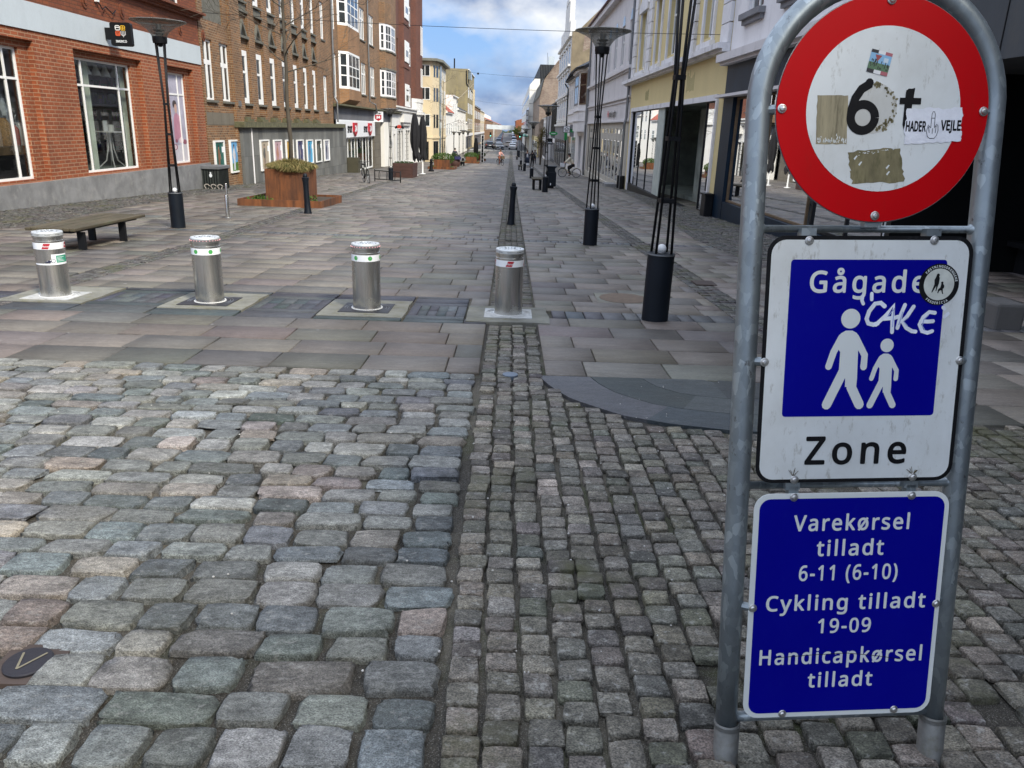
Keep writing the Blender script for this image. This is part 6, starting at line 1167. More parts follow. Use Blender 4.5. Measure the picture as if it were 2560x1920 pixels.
# --- dark modern block at the right edge
r = root('modern_block', 'dark modern building with grey metal panels over a deep black glass recess', 'building', (8, 5, zg(5)))
m = MB(); wall(m, f, -14, 12.6, 2.5, 9.5); shell(m, f, -14, 12.6, 2.5, 9.5, 12); m.quad(f(-14, 2.5, 0), f(12.6, 2.5, 0), f(12.6, 2.5, 12), f(-14, 2.5, 12)); m.build('wall', 'dark_panel', r)
m = MB()
for k in range(20): fbox(m, f, -13+k*1.3, -12.985+k*1.3, 2.5, 9.5, -.012, .0)
m.build('panel_joint', 'black_paint', r)
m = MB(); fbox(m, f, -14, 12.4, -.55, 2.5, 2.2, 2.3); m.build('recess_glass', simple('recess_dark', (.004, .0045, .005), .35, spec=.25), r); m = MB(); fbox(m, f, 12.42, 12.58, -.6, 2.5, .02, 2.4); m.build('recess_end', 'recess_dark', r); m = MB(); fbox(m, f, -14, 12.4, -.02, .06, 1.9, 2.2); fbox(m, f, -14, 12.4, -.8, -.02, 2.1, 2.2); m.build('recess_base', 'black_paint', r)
# --- pale lilac house over a navy shop front
r = root('navy_shop_house', 'pale lilac house over a navy blue empty shop front', 'building', (X, 18, zg(18)))
m = MB(); h = [(20.75, 22.0, 4.5, 6.4), (17.6, 18.9, 4.5, 6.4), (14.3, 15.6, 4.5, 6.4)]; wall(m, f, 12.6, 23.35, 3.36, 9.5, h); shell(m, f, 12.6, 23.35, -.9, 9.5, 12); m.build('wall', 'lilac_pale', r)
for q in h: 
    w = window(r, f, *q, ((q[0]+q[1])/2,), (q[2]+1.2,), .08, .08, .08); m = MB(); fbox(m, f, q[0]-.25, q[1]+.25, q[2]-.16, q[2]-.02, -.18, 0); fbox(m, f, q[0]-.18, q[1]+.18, q[2]-.28, q[2]-.16, -.10, 0); m.build('sill', 'mid_grey', w)
m = MB(); fbox(m, f, 12.6, 23.6, 3.42, 3.62, -.32, 0); fbox(m, f, 12.6, 23.5, 3.34, 3.42, -.22, 0); m.build('cornice', 'lilac_render', r)
m = MB(); wall(m, f, 12.6, 23.3, 2.56, 3.34, d=-.04); fbox(m, f, 22.3, 23.3, -1.0, 2.5, -.05, .3); fbox(m, f, 12.6, 22.3, -1.0, -.27, -.04, .3); m.build('shop_surround', simple('shop_navy', (.004, .014, .028), .5, var=.3, vs=2, spec=.2), r)
m = MB(); fbox(m, f, 12.6, 23.55, 2.49, 2.56, -.30, 0); m.build('ledge', 'lilac_render', r)
window(r, f, 16.15, 22.28, -.26, 2.48, (19.3,), (), .05, .04, .05, fm='wood_brown', pm='shop_glass_mirror', name='shop_window'); window(r, f, 12.7, 15.9, -.26, 2.48, (14.2,), (), .07, .06, .05, fm='black_paint', pm='shop_glass_mirror', name='shop_window')
m = MB(); fbox(m, f, 12.6, 22.3, -.9, 2.5, 3.0, 3.1); fbox(m, f, 12.6, 22.3, -.9, -.27, .3, 3.0); m.build('shop_interior', 'mid_grey', r)
# --- yellow house ----------------------------------------------------------------------
r = root('yellow_house', 'yellow house with white rusticated pilasters and a wide empty shop front', 'building', (X, 32, zg(32)))
TOP = 10; ws = [(38.1, 40.2), (34.4, 35.9), (31.0, 33.1), (25.4, 27.0)]; m = MB(); hh = [(a+.2, b-.2, 4.35, 6.75) for a, b in ws]; wall(m, f, 23.4, 41.95, 2.6, TOP, hh, rec=.22); wall(m, f, 23.4, 24.05, -1.5, 2.6); wall(m, f, 41.05, 41.95, -1.5, 2.6); shell(m, f, 23.4, 41.95, 2.6, TOP, 12); m.quad(f(23.4, 2.6, 0), f(41.95, 2.6, 0), f(41.95, 2.6, 12), f(23.4, 2.6, 12)); m.build('wall', 'yellow_render', r)
for (a, b), h in zip(ws, hh):
    w = window(r, f, *h, ((h[0]+h[1])/2,), (h[2]+1.45,), .09, .08, .14); m = MB(); e = -.07
    fbox(m, f, a, a+.2, 4.1, 6.9, e, 0); fbox(m, f, b-.2, b, 4.1, 6.9, e, 0); fbox(m, f, a-.12, b+.12, 4.04, 4.2, -.16, 0); fbox(m, f, a-.1, b+.1, 6.75, 7.0, -.14, 0); m.prism([f(a-.15, 7.0, 0), f(b+.15, 7.0, 0), f((a+b)/2, 7.6, 0)], (-.14, 0, 0)); fbox(m, f, a+.0, a+.3, 3.96, 4.04, -.10, 0); fbox(m, f, b-.3, b, 3.96, 4.04, -.10, 0); m.build('surround', 'pale_trim', w)
for a, b in ((41.05, 41.95), (36.8, 37.65), (27.85, 28.65), (23.4, 24.3)):
    m = MB(); z_ = 3.96
    while z_ < 9.6: fbox(m, f, a, b, z_, z_+.50, -.10, 0); z_ += .53
    m.build('pilaster', 'pale_trim', r)
m = MB(); fbox(m, f, 23.4, 43.2, 3.80, 3.95, -.36, 0); fbox(m, f, 23.4, 43.0, 3.72, 3.80, -.22, 0); fbox(m, f, 23.4, 41.95, 9.3, 9.6, -.45, 0); m.build('cornice', 'pale_trim', r)
m = MB(); fbox(m, f, 24.05, 41.15, 2.46, 2.63, -.07, .02); fbox(m, f, 24.02, 24.16, -1.0, 2.46, -.07, .02); fbox(m, f, 40.95, 41.1, -1.3, 2.46, -.07, .02); m.build('shop_frame', 'pale_trim', r)
window(r, f, 34.0, 40.95, -.98, 2.46, (38.5, 36.3), (), .035, .035, .05, fm='black_paint', pm='shop_glass_mirror', name='shop_window')
m = MB(); fbox(m, f, 32.5, 33.9, -.95, 2.46, .02, .06); m.build('grey_panel', 'interior_pale', r)
m = MB(); fbox(m, f, 28.3, 40.95, -1.5, -.98, .0, .4); m.build('shop_base', 'black_paint', r)
m = MB(); P = [f(28.9, b, 1.6) for b in (-.85, 2.46)]; m.quad(f(25.75, -.75, .15), f(28.9, -.85, 1.5), f(28.9, 2.46, 1.5), f(25.75, 2.46, .15)); m.build('entrance_glass', 'shop_glass_mirror', r)
window(r, f, 24.16, 25.7, -.80, 2.46, (), (), .035, .04, .05, fm='black_paint', pm='shop_glass_mirror', name='shop_window')
m = MB(); fbox(m, f, 29.0, 32.5, -1.1, 2.46, 1.45, 1.55); fbox(m, f, 24.1, 41, -1.6, -1.0, 1.5, 4.4); fbox(m, f, 23.5, 41.8, -1.5, 2.58, 4.4, 4.5); fbox(m, f, 23.45, 23.5, -1.5, 2.58, .3, 4.4); fbox(m, f, 41.8, 41.85, -1.5, 2.58, .3, 4.4); fbox(m, f, 23.5, 41.8, 2.56, 2.59, .3, 4.4); m.build('shop_interior', 'inside_grey', r)
# traces of removed letters
m = MB()
for c, w, z0, hgt in ((36.6, .9, 2.85, .42), (27.6, 1.2, 2.85, .62)):
    for k in range(9): a = c+w*k/9; fbox(m, f, a, a+.05, z0+rng.uniform(0, .06), z0+hgt*rng.uniform(.7, 1.2), -.003, 0)
m.build('letter_ghost', simple('ghost_green', (.27, .25, .11), .9), r)
bx_ = root('waste_bin', 'small black bin standing against the navy pier of the empty shop', 'litter bin', (5.75, 23.2, zg(23.2))); m = MB(); m.box(5.70, 5.94, 23.2, 23.7, -.85, -.18); m.build('body', 'black_paint', bx_, bevel=.02); m = MB(); m.box(5.67, 5.94, 23.17, 23.73, -.18, -.13); m.build('lid', 'black_paint', bx_)
for k, yy in enumerate((41.9, 43.0)): m = MB(); z_ = zg(yy); m.lathe([(.13, z_-.03), (.13, z_+.66), (.1, z_+.68)], (5.85, yy, 0), 14); tag(m.build('black_bollard', 'black_paint', smooth=30), ('short black post at the left corner of the yellow house', 'short black post under the lilac house downpipe')[k], 'bollard', 'short black wall posts')
m = MB(); m.box(5.3, 5.95, 44.6, 46.2, zg(45)-.2, zg(45)+.16); tag(m.build('stone_step', 'concrete'), 'grey stone step before the lilac shop windows', 'step')
m = MB(); m.box(4.9, 5.2, 7.6, 8.0, zg(7.8)-.02, zg(7.8)+.27); tag(m.build('stone_block', simple('block_grey', (.09, .085, .08), .9), bevel=.03), 'dark squat stone block on the paving right of the sign', 'stone block')
# --- long lilac house -------------------------------------------------------------------
r = root('lilac_house', 'long lilac grey house with arched upper windows and many shop mullions', 'building', (X, 53, zg(53)))
wa = [43.0+k*3.05 for k in range(7)]; hh = [(a, a+1.1, 5.0, 7.0) for a in wa]; m = MB(); wall(m, f, 42.0, 64.9, 2.05, 9.0, hh); shell(m, f, 42.0, 64.9, -2, 9.0, 11); m.build('wall', 'lilac_render', r)
for h in hh:
    w = window(r, f, *h, ((h[0]+h[1])/2,), (6.2,), .07, .07, .08); m = MB(); m.add([f((h[0]+h[1])/2+.55*math.cos(t), 7.0+.5*math.sin(t), -.012) for t in np.linspace(0, math.pi, 12)], [tuple(range(12))]); m.build('arch_light', 'dark_glass', w)
m = MB(); fbox(m, f, 42, 64.9, 4.58, 4.72, -.2, 0); fbox(m, f, 42, 64.9, 4.48, 4.58, -.1, 0); fbox(m, f, 42, 64.9, 3.18, 3.28, -.12, 0); fbox(m, f, 42, 64.9, 3.0, 3.06, -.06, 0); fbox(m, f, 42, 64.9, 8.6, 9.0, -.35, 0); fbox(m, f, 42, 64.9, 2.0, 2.08, -.10, 0); m.build('cornice', 'lilac_render', r)
m = MB(); m.add([(X-.45, 42, 9.0), (X-.45, 64.9, 9.0), (X+5.5, 64.9, 12.4), (X+5.5, 42, 12.4)], [(0, 1, 2, 3)]); ro = m.build('roof', 'roof_tile_dark', r); m = MB(); m.tube([(X-.42, 42, 8.97), (X-.42, 64.9, 8.97)], .07, 8); m.build('gutter', simple('gutter_red', (.10, .02, .02), .5), ro)
m = MB(); m.box(X+.2, X+3, 44, 47, 9.0, 10.8); m.build('dormer', 'lilac_pale', ro)
window(r, f, 43.9, 63.2, -1.55, 2.0, [43.9+1.6*k for k in range(1, 12)], (1.2,), .35, .38, .05, fm='taupe_frame', pm='shop_glass_mirror', name='shop_front'); m = MB(); fbox(m, f, 42, 64.9, -2.1, -1.5, -.05, .3); m.build('plinth', 'taupe_frame', r); m = MB(); fbox(m, f, 42, 64.9, -2, 2.05, 3, 3.1); m.build('shop_interior', 'inside_grey', r); m = MB(); wall(m, f, 42, 43.9, -2, 2.05); wall(m, f, 63.2, 64.9, -2, 2.05); m.build('side_pier', 'taupe_frame', r)
lt = root('wall_lettering', 'dark metal letters with a red initial on the lilac house', 'sign', (X, 49, 2.5)); m = MB(); put_text(m, 'otel sqft', lambda a, b: f(a, b, -.06), 50.4, 47.3, 2.34, .30, .03); m.build('lettering', 'black_paint', lt); m = MB(); put_text(m, 'H', lambda a, b: f(a, b, -.06), 51.3, 50.6, 2.34, .36, .05); m.build('initial', simple('logo_red', (.5, .02, .05), .5), lt)
for yy, zt in ((64.5, 8.9), (42.2, 8.9)): m = MB(); m.tube([(X-.12, yy, zt), (X-.12, yy, 2.2), (X-.2, yy, 1.9), (X-.2, yy, -1.4), (X-.12, yy, -1.9)], .07, 8); m.build('downpipe', 'grey_metal', r)
# --- low corner house with chamfered bay
r = root('bay_corner_house', 'low pale lilac house with chamfered bay and dark tiled hip roof', 'building', (X, 75, zg(75)))
m = MB(); wall(m, f, 65, 88, -2.6, 6.2, [(69.7, 72.5, -1.75, 1.05, .4)]); shell(m, f, 65, 88, -2.6, 6.2, 9); m.build('wall', 'lilac_pale', r)
bb = [(66.2, 0), (68.0, .55), (73.0, .55), (75.2, 0)]; m = MB(); m.prism([(X-o, y, 1.4) for y, o in bb], (0, 0, 4.8)); m.build('bay', 'lilac_pale', r)
window(r, fR(X-.56), 68.8, 72.4, 3.5, 5.9, (70.6,), (5.0,), .15, .15, -.03, fm='mid_grey', name='bay_window')
gb = lambda a, b, d: (X-.55+a*.55/1.884+d*.955, 68.0-a*1.8/1.884+d*.29, b)
window(r, lambda a, b, d: (X-a*.2923+d*.956, 66.2+a*.9563+d*.292, b), .3, 1.7, 3.5, 5.9, (), (5.0,), .1, .1, -.03, fm='wood_brown', pm='dark_glass', name='bay_window')
for a in (77, 79.6, 82.2, 84.8): window(r, f, a, a+1.0, 3.4, 5.4, (a+.5,), (4.7,), .08, .08, -.03)
m = MB()
for z0, z1, e in ((3.0, 3.1, .1), (2.2, 2.28, .08), (6.0, 6.2, .2)):
    fbox(m, f, 65, 88, z0, z1, -e, 0); m.prism([(X-o-(e if o else e*.3), y, z0) for y, o in bb], (0, 0, z1-z0))
m.build('string_course', 'lilac_pale', r)
m = MB(); m.prism([(X+.4, 65, 6.2), (X-.45, 65, 6.2), (X-.45, 66, 6.2), (X-.95, 67.6, 6.2), (X-.95, 73.4, 6.2), (X-.45, 75.4, 6.2), (X-.45, 88, 6.2), (X+.4, 88, 6.2)], (0, 0, .12)); m.add([(X-.5, 65, 6.3), (X-.98, 67.6, 6.3), (X-.98, 73.4, 6.3), (X-.5, 88, 6.3), (X+4.5, 86, 9.0), (X+4.5, 66, 9.0), (X+4.5, 65, 6.3), (X+4.5, 88, 6.3)], [(0, 1, 5), (1, 2, 4, 5), (2, 3, 4), (0, 5, 6), (3, 7, 4)]); m.build('roof', 'roof_tile_dark', r)
window(r, f, 69.7, 72.5, -1.75, 1.05, (), (), .06, .06, .3, fm='white_paint', pm='dark_glass', name='shop_window'); window(r, f, 76, 81, -1.8, .95, (77.6, 79.3), (), .1, .1, -.02, fm='white_paint', pm='window_pane_pale', name='shop_window'); window(r, f, 82, 87.5, -1.8, .95, (83.8, 85.6), (), .1, .1, -.02, fm='cream_stucco', pm='window_pane_pale', name='shop_window')
m = MB(); m.tube([(X-.5, 87.6, 6.1), (X-.15, 87.6, 5.6), (X-.15, 87.6, -2.4)], .07, 8); m.build('downpipe', 'black_paint', r); m = MB(); m.tube([(X-.12, 65.15, 6), (X-.12, 65.15, -1.9)], .08, 8); m.build('downpipe', 'grey_metal', r)
# --- tall ornate house with tan gable
r = root('ornate_tall_house', 'tall pale ornate house with stepped attic and blank tan gable wall', 'building', (X, 99, zg(99))); Tz = 11.2
m = MB(); wall(m, f, 88.2, 110, -2.9, Tz); shell(m, f, 88.2, 110, -2.9, Tz, 11); m.build('wall', 'white_stucco', r)
for (z0, z1) in ((2.6, 4.6), (5.4, 7.4), (8.2, 10.0)):
    for k in range(5): a = 89.6+k*4.1; w = window(r, f, a, a+1.7, z0, z1, (a+.85,), (z0+1.3,), .1, .1, -.04, fm='pale_trim'); m = MB(); fbox(m, f, a-.3, a+2, z1+.1, z1+.35, -.2, 0); fbox(m, f, a-.25, a+1.95, z0-.2, z0-.05, -.15, 0); m.build('hood', 'white_stucco', w)
m = MB()
for z0 in (1.9, 5.0, 7.9, 10.8): fbox(m, f, 88.2, 110, z0, z0+.22, -.28, 0)
m.build('cornice', 'white_stucco', r)
m = MB(); fbox(m, f, 90.5, 107, Tz, Tz+1.4, -.05, .5); fbox(m, f, 92.5, 100, Tz+1.4, Tz+3.6, -.05, .5); fbox(m, f, 93.6, 98.6, Tz+3.6, Tz+4.2, -.1, .5); at_ = m.build('attic', 'white_stucco', r)
m = MB(); m.prism([(X+.02, 88.15, -2.6), (X+11, 88.15, -2.6), (X+11, 88.15, 17), (X+5, 88.15, 15.6), (X+.9, 88.15, 11.6), (X+.02, 88.15, 11.2)], (0, .12, 0)); gw = m.build('gable_wall', simple('tan_gable', (.21, .17, .11), .9, var=.25, vs=.8, dirt=((.10, .08, .055), .5)), r); m = MB(); m.poly([(X+1.2, 88.14, 9.3), (X+2.3, 88.14, 9.9), (X+4.2, 88.14, 13.6), (X+3.6, 88.14, 13.3), (X+1.3, 88.14, 10.8)]); m.build('bare_brick', 'old_brick', gw)
m = MB(); m.add([(X+.5, 88.3, Tz), (X+.5, 110, Tz), (X+5, 110, 15.6), (X+5, 88.3, 15.6)], [(0, 1, 2, 3)]); m.build('roof', simple('roof_zinc', (.16, .22, .26), .5, metal=.3), r)
m = MB(); fbox(m, f, 88.2, 110, -2.9, 1.9, -.12, 0); m.build('ground_floor', 'mid_grey', r)
for k in range(5): a = 89+k*4.2; window(r, f, a, a+3.2, -2.6, .4, (a+1.6,), (), .15, .12, -.16, fm='black_paint', pm='dark_glass', name='shop_window')
# --- further right
r = house('dark_slat_house', 'low charcoal house with vertical slats beyond the ornate tall house', X, 110.2, 124, -3, 5.0, 'dark_panel', (), 1, None, nwin=3, wm='dark_panel'); m = MB()
for k in range(22): fbox(m, fR(X), 110.5+k*.6, 110.7+k*.6, .6, 4.4, -.08, -.0)
m.build('slat', 'black_paint', r)
house('white_low_shop', 'low white shop between the charcoal house and the tall brick gable', 5.3, 124.2, 136, -3.05, 3.2, 'lilac_pale', ((1.2, 2.5),), 1, 'roof_tile_dark', 1.4, 8, 3)
r = root('brick_gable_house', 'old house with high patched brick gable over a yellow ground floor', 'building', (4.6, 150, zg(150))); m = MB(); m.prism([(4.5, 136.2, -3.1), (13.5, 136.2, -3.1), (13.5, 136.2, 9), (8.8, 136.2, 13.2), (7.2, 136.2, 12.1), (5.15, 136.2, 9.3), (4.5, 136.2, 6.6)], (0, 40, 0)); m.build('wall', 'old_brick', r)
m = MB(); m.add([(4.4, 136, 6.6), (4.4, 176.3, 6.6), (5.1, 176.3, 9.5), (5.1, 136, 9.5), (8.8, 136, 13.4), (8.8, 176.3, 13.4)], [(0, 1, 2, 3), (3, 2, 5, 4)]); m.build('roof', 'stone_sill', r)
m = MB(); fbox(m, fR(4.45), 136.1, 176, -3.1, .2, -.02, .1); m.build('ground_floor', 'yellow_render', r)
for k in range(6): a = 138+k*6; window(r, fR(4.4), a, a+4, -2.8, -.6, (a+2,), (), .15, .12, -.03, fm='white_paint', pm='dark_glass', name='shop_window')
r = root('white_department_store', 'white modern store block with vertical lettered sign', 'building', (3.6, 200, zg(200))); m = MB(); m.prism([(3.6, 177, 0), (5.75, 177, 0), (5.75, 177, 11.6), (4.6, 177, 11.6), (3.6, 177, 10.3)], (0, 120, 0)); m.box(3.9, 6, 177.2, 297, -3.1, 0); m.build('wall', 'bright_stucco', r)
m = MB()
for z0 in (2.5, 5.2, 7.9): fbox(m, fR(3.6), 177, 296, z0, z0+.8, -.03, 0)
m.build('window_band', 'window_pane', r); m = MB()
for z0 in (3.9, 6.6, 9.3): m.box(3.55, 5.75, 176.95, 177.0, z0, z0+.06)
m.build('panel_joint', 'mid_grey', r); m = MB(); m.box(2.2, 3.6, 178, 230, -.2, .0); m.build('canopy', 'verdigris', r)
s = root('vertical_sign', 'vertical dark sign with white letters on the white store block', 'sign', (3.3, 176, 4)); m = MB(); m.box(3.05, 3.55, 176.3, 176.9, .4, 5.3); m.build('board', 'mid_grey', s); m = MB()
for k, c in enumerate('TEAM'): put_text(m, c, lambda a, b: (a, 176.27, b), 3.14, 3.46, 4.35-k*.95, .6, .05)
m.build('lettering', 'bright_sticker', s)
r = root('black_clad_block', 'black corrugated roof storey rising behind the patched brick gable', 'building', (9, 190, zg(190))); m = MB(); m.box(5.8, 16, 178, 240, -3.1, 11.0); m.build('wall', 'dark_red_brick', r); m = MB(); m.box(5.7, 16, 177.6, 240, 11.0, 14.5); m.build('roof_storey', 'dark_panel', r); m = MB()
for k in range(30): m.box(5.75+k*.34, 5.85+k*.34, 177.5, 177.6, 11.0, 14.45)
m.build('corrugation', 'black_paint', r); m = MB(); m.box(7.6, 8.8, 182, 184, 14.5, 16.5); m.build('roof_tower', 'band_grey', r); m = MB(); m.tube([(7.3, 182, 14.5), (7.3, 182, 17.2)], .05, 6); m.build('mast', 'grey_metal', r)
house('far_brown_house', 'brown house below the white store further along the right', 4.0, 300, 328, -3.1, 6.2, 'brown_brick', ((1, 3),), 1, None, nwin=3, shop=False)
house('far_brick_block', 'far orange brick block with low dark hip roof at the right road side', 1.75, 335, 420, -3.1, 4.5, 'red_brick', ((.5, 2.2),), 1, 'roof_tile_dark', 1.0, 8, 6, shop=False)
house('far_right_row', 'dim brick row far down the right side of the road', 2.2, 440, 640, -3.2, 2.6, 'old_brick', (), 1, 'roof_tile_red', 1.6, 9, 8, shop=False)
# signs hung over the right pavement
def hsign(x0, x1, y, z0, z1, lab, mt, edge='black_paint', ell=False):
    s = root('hanging_sign', lab, 'sign', ((x0+x1)/2, y, z0)); m = MB()
    if ell: m.prism([((x0+x1)/2+(x1-x0)/2*math.cos(t), y, (z0+z1)/2+(z1-z0)/2*math.sin(t)) for t in np.linspace(0, 2*math.pi, 24, endpoint=False)], (0, .1, 0))
    else: m.prism([(a, y, b) for a, b in rrect(x0, x1, z0, z1, .05)], (0, .1, 0))
    m.build('board', edge, s); return s
s = hsign(4.73, 5.36, 75, 1.26, 1.84, 'white square sign with a black house outline on the bay corner house', 'bright_sticker'); m = MB(); m.poly([(a, 74.995, b) for a, b in rrect(4.77, 5.32, 1.30, 1.80, .04)]); m.build('face', 'bright_sticker', s); m = MB(); q = lambda a, b: (5.045+a, 74.99, 1.54+b)
for L, w in (([(-.2, .02), (0, .18), (.2, .02)], .05), ([(-.12, .0), (-.12, -.19)], .045), ([(.12, 0), (.12, -.19)], .045), ([(-.04, -.19), (-.04, 0), (.04, 0), (.04, -.19)], .03), ([(0, -.05), (0, -.14)], .02), ([(.14, .14), (.14, .08)], .04)): ribbon(m, L, w, q)
m.build('emblem', 'black_paint', s); m = MB(); m.box(5.36, 6, 75.03, 75.07, 1.5, 1.55); m.build('bracket', 'black_paint', s)
s = hsign(4.07, 4.98, 88, .90, 1.27, 'green oval sign sticking out over the right pavement', 'green_sticker', simple('sign_green', (.01, .26, .06), .4), True); m = MB(); m.box(4.3, 4.75, 87.99, 87.995, 1.05, 1.12); m.build('lettering', 'bright_sticker', s)
s = hsign(5.45, 5.75, 84, .5, 1.3, 'small upright green sign on the grey ground floor', 'green_sticker', 'sign_green'); s2 = hsign(5.45, 5.85, 76.5, .9, 2.0, 'dark upright sign beside the house outline sign', 'green_sticker', 'mid_grey'); m = MB(); m.box(5.5, 5.8, 76.49, 76.495, 1.3, 1.6); m.build('mark', 'sign_green', s2)
# ================================================================== PEOPLE, BICYCLES, CARS, WIRES
simple('skin', (.42, .24, .17), .6, var=.06); simple('hair_dark', (.02, .015, .012), .7); simple('hair_brown', (.10, .05, .025), .7); simple('cloth_black', (.012, .012, .015), .9); simple('cloth_cream', (.58, .53, .42), .9, var=.1, vs=6); simple('cloth_pink', (.55, .30, .26), .9, var=.15, vs=8); simple('cloth_rust', (.30, .09, .045), .9); simple('cloth_navy', (.012, .018, .035), .9); simple('cloth_white', (.62, .63, .66), .9); simple('cloth_grey', (.12, .12, .13), .9)
def skin(name, mt, parent, J, E, sub=2):
    """J: name -> (x,y,z,r); one smooth continuous surface over the joints"""
    ks = list(J); o = Vector(ORG[parent.name]); me = bpy.data.meshes.new(name); me.from_pydata([Vector(J[k][:3])-o if ABS else Vector(J[k][:3]) for k in ks], [(ks.index(a), ks.index(b)) for a, b in E], [])
    ob = bpy.data.objects.new(name, me); COL.objects.link(ob); md = ob.modifiers.new('skin', 'SKIN'); md.use_smooth_shade = True
    for i, k in enumerate(ks): me.skin_vertices[0].data[i].radius = (J[k][3],)*2 if not isinstance(J[k][3], tuple) else J[k][3]
    me.skin_vertices[0].data[0].use_root = True
    sb = ob.modifiers.new('sub', 'SUBSURF'); sb.levels = sub; sb.render_levels = sub
    bpy.context.view_layer.update(); m2 = bpy.data.meshes.new_from_object(ob.evaluated_get(bpy.context.evaluated_depsgraph_get())); bpy.data.objects.remove(ob); m2.materials.clear(); m2.materials.append(MATS[mt]); m2.name = name
    o2 = bpy.data.objects.new(name, m2); COL.objects.link(o2); o2.parent = parent; ORG[o2.name] = tuple(o); return o2
ABS = False
def person(lab, loc, rz, pose, coat, legs, hair, group=None, scarf=None):
    """local frame: faces +Y.  pose gives joint positions in metres"""
    r = root('person', lab, 'person', (0, 0, 0), group); P = dict(pose); j = lambda k, rr: tuple(P[k])+(rr,)
    J = dict(pel=j('pel', (.105, .10)), ch=j('ch', (.125, .11)), nk0=j('nk0', .06), nk=j('nk', .05), hd=j('hd', .085), ht=j('ht', .075))
    E = [('pel', 'ch'), ('ch', 'nk0'), ('nk0', 'nk'), ('nk', 'hd'), ('hd', 'ht')]
    for s in 'LR':
        J.update({'sh'+s: j('sh'+s, .055), 'el'+s: j('el'+s, .042), 'wr'+s: j('wr'+s, .028), 'ha'+s: tuple(Vector(P['wr'+s])+(Vector(P['wr'+s])-Vector(P['el'+s])).normalized()*.11)+(.032,), 'hip'+s: j('hip'+s, .08), 'kn'+s: j('kn'+s, .058), 'an'+s: j('an'+s, .038), 'to'+s: tuple(Vector(P['an'+s])+Vector((0, .16, -.05)))+(.035,)})
        E += [('nk0', 'sh'+s), ('sh'+s, 'el'+s), ('el'+s, 'wr'+s), ('wr'+s, 'ha'+s), ('pel', 'hip'+s), ('hip'+s, 'kn'+s), ('kn'+s, 'an'+s), ('an'+s, 'to'+s)]
    skin('body', 'skin', r, J, E, 1)
    C = {k: (v[0], v[1], v[2], (v[3]+.022) if not isinstance(v[3], tuple) else tuple(q+.028 for q in v[3])) for k, v in J.items()}
    ck = ['pel', 'ch', 'nk0', 'shL', 'elL', 'wrL', 'shR', 'elR', 'wrR']; CJ = {k: C[k] for k in ck}; CJ['pel'] = tuple(Vector(C['pel'][:3])+Vector((0, 0, -.08)))+(C['pel'][3],); CJ['nk0'] = C['nk0'][:3]+(.075,)
    skin('jacket', coat, r, CJ, [('pel', 'ch'), ('ch', 'nk0'), ('nk0', 'shL'), ('shL', 'elL'), ('elL', 'wrL'), ('nk0', 'shR'), ('shR', 'elR'), ('elR', 'wrR')], 1)
    TJ = {k: C[k] for k in ('pel', 'hipL', 'knL', 'anL', 'hipR', 'knR', 'anR')}; skin('trousers', legs, r, TJ, [('pel', 'hipL'), ('hipL', 'knL'), ('knL', 'anL'), ('pel', 'hipR'), ('hipR', 'knR'), ('knR', 'anR')], 1)
    for s in 'LR': skin('shoe', 'cloth_black', r, {'a': tuple(Vector(P['an'+s])+Vector((0, 0, -.045)))+(.05,), 'b': tuple(Vector(P['an'+s])+Vector((0, .17, -.06)))+(.042,)}, [('a', 'b')], 1)
    h = Vector(P['hd']); m = MB(); m.ball((h.x, h.y-.025, h.z+.055), .112, 14, 10, (.92, 1.0, .95)); 
    if scarf != 'short': m.ball((h.x, h.y-.075, h.z-.07), .085, 12, 8, (1, .7, 1.5))
    m.build('hair', hair, r, smooth=True)
    m = MB(); m.ball((h.x, h.y+.092, h.z-.005), .018, 8, 6, (.7, 1.1, 1.3)); nose = m.build('nose', 'skin', r, smooth=True); m = MB()
    for sx in (-.034, .034): m.ball((h.x+sx, h.y+.083, h.z+.022), .011, 8, 6)
    m.build('eyes', 'hair_dark', r); m = MB(); m.ball((h.x, h.y+.088, h.z-.045), .02, 8, 6, (1.2, .4, .35)); m.build('mouth', simple('lips', (.3, .09, .08), .6) if 'lips' not in MATS else 'lips', r)
    r.location = loc; r.rotation_euler.z = rz; return r
def ride(lean=.25, ped=0):
    return dict(pel=(0, -.18, .93), ch=(0, -.05+lean*.2, 1.25), nk0=(0, .0+lean*.3, 1.42), nk=(0, .02+lean*.35, 1.50), hd=(0, .05+lean*.38, 1.60), ht=(0, .04+lean*.38, 1.70), shL=(-.17, lean*.3, 1.38), shR=(.17, lean*.3, 1.38), elL=(-.23, .22+lean*.3, 1.17), elR=(.23, .22+lean*.3, 1.17), wrL=(-.22, .45, 1.09), wrR=(.22, .45, 1.09),
                hipL=(-.09, -.15, .88), hipR=(.09, -.15, .88), knL=(-.10, .22, .74+ped), knR=(.10, .16, .58-ped*.3), anL=(-.10, .10, .38), anR=(.10, .0, .20))
def walk(st=.18, push=True, h=1.0):
    d = dict(pel=(0, 0, .95), ch=(0, .02, 1.25), nk0=(0, .02, 1.44), nk=(0, .03, 1.52), hd=(0, .05, 1.62), ht=(0, .04, 1.71), shL=(-.18, .01, 1.40), shR=(.18, .01, 1.40), hipL=(-.09, 0, .90), hipR=(.09, 0, .90), knL=(-.10, st*.8, .50), anL=(-.10, st, .09), knR=(.10, .02, .50), anR=(.10, -st, .11))
    d.update(dict(elL=(-.24, .12, 1.17), elR=(.24, .12, 1.17), wrL=(-.22, .36, 1.05), wrR=(.22, .36, 1.05)) if push else dict(elL=(-.26, -.02, 1.14), elR=(.26, -.02, 1.14), wrL=(-.27, .10, .92), wrR=(.27, .10, .92))); return d
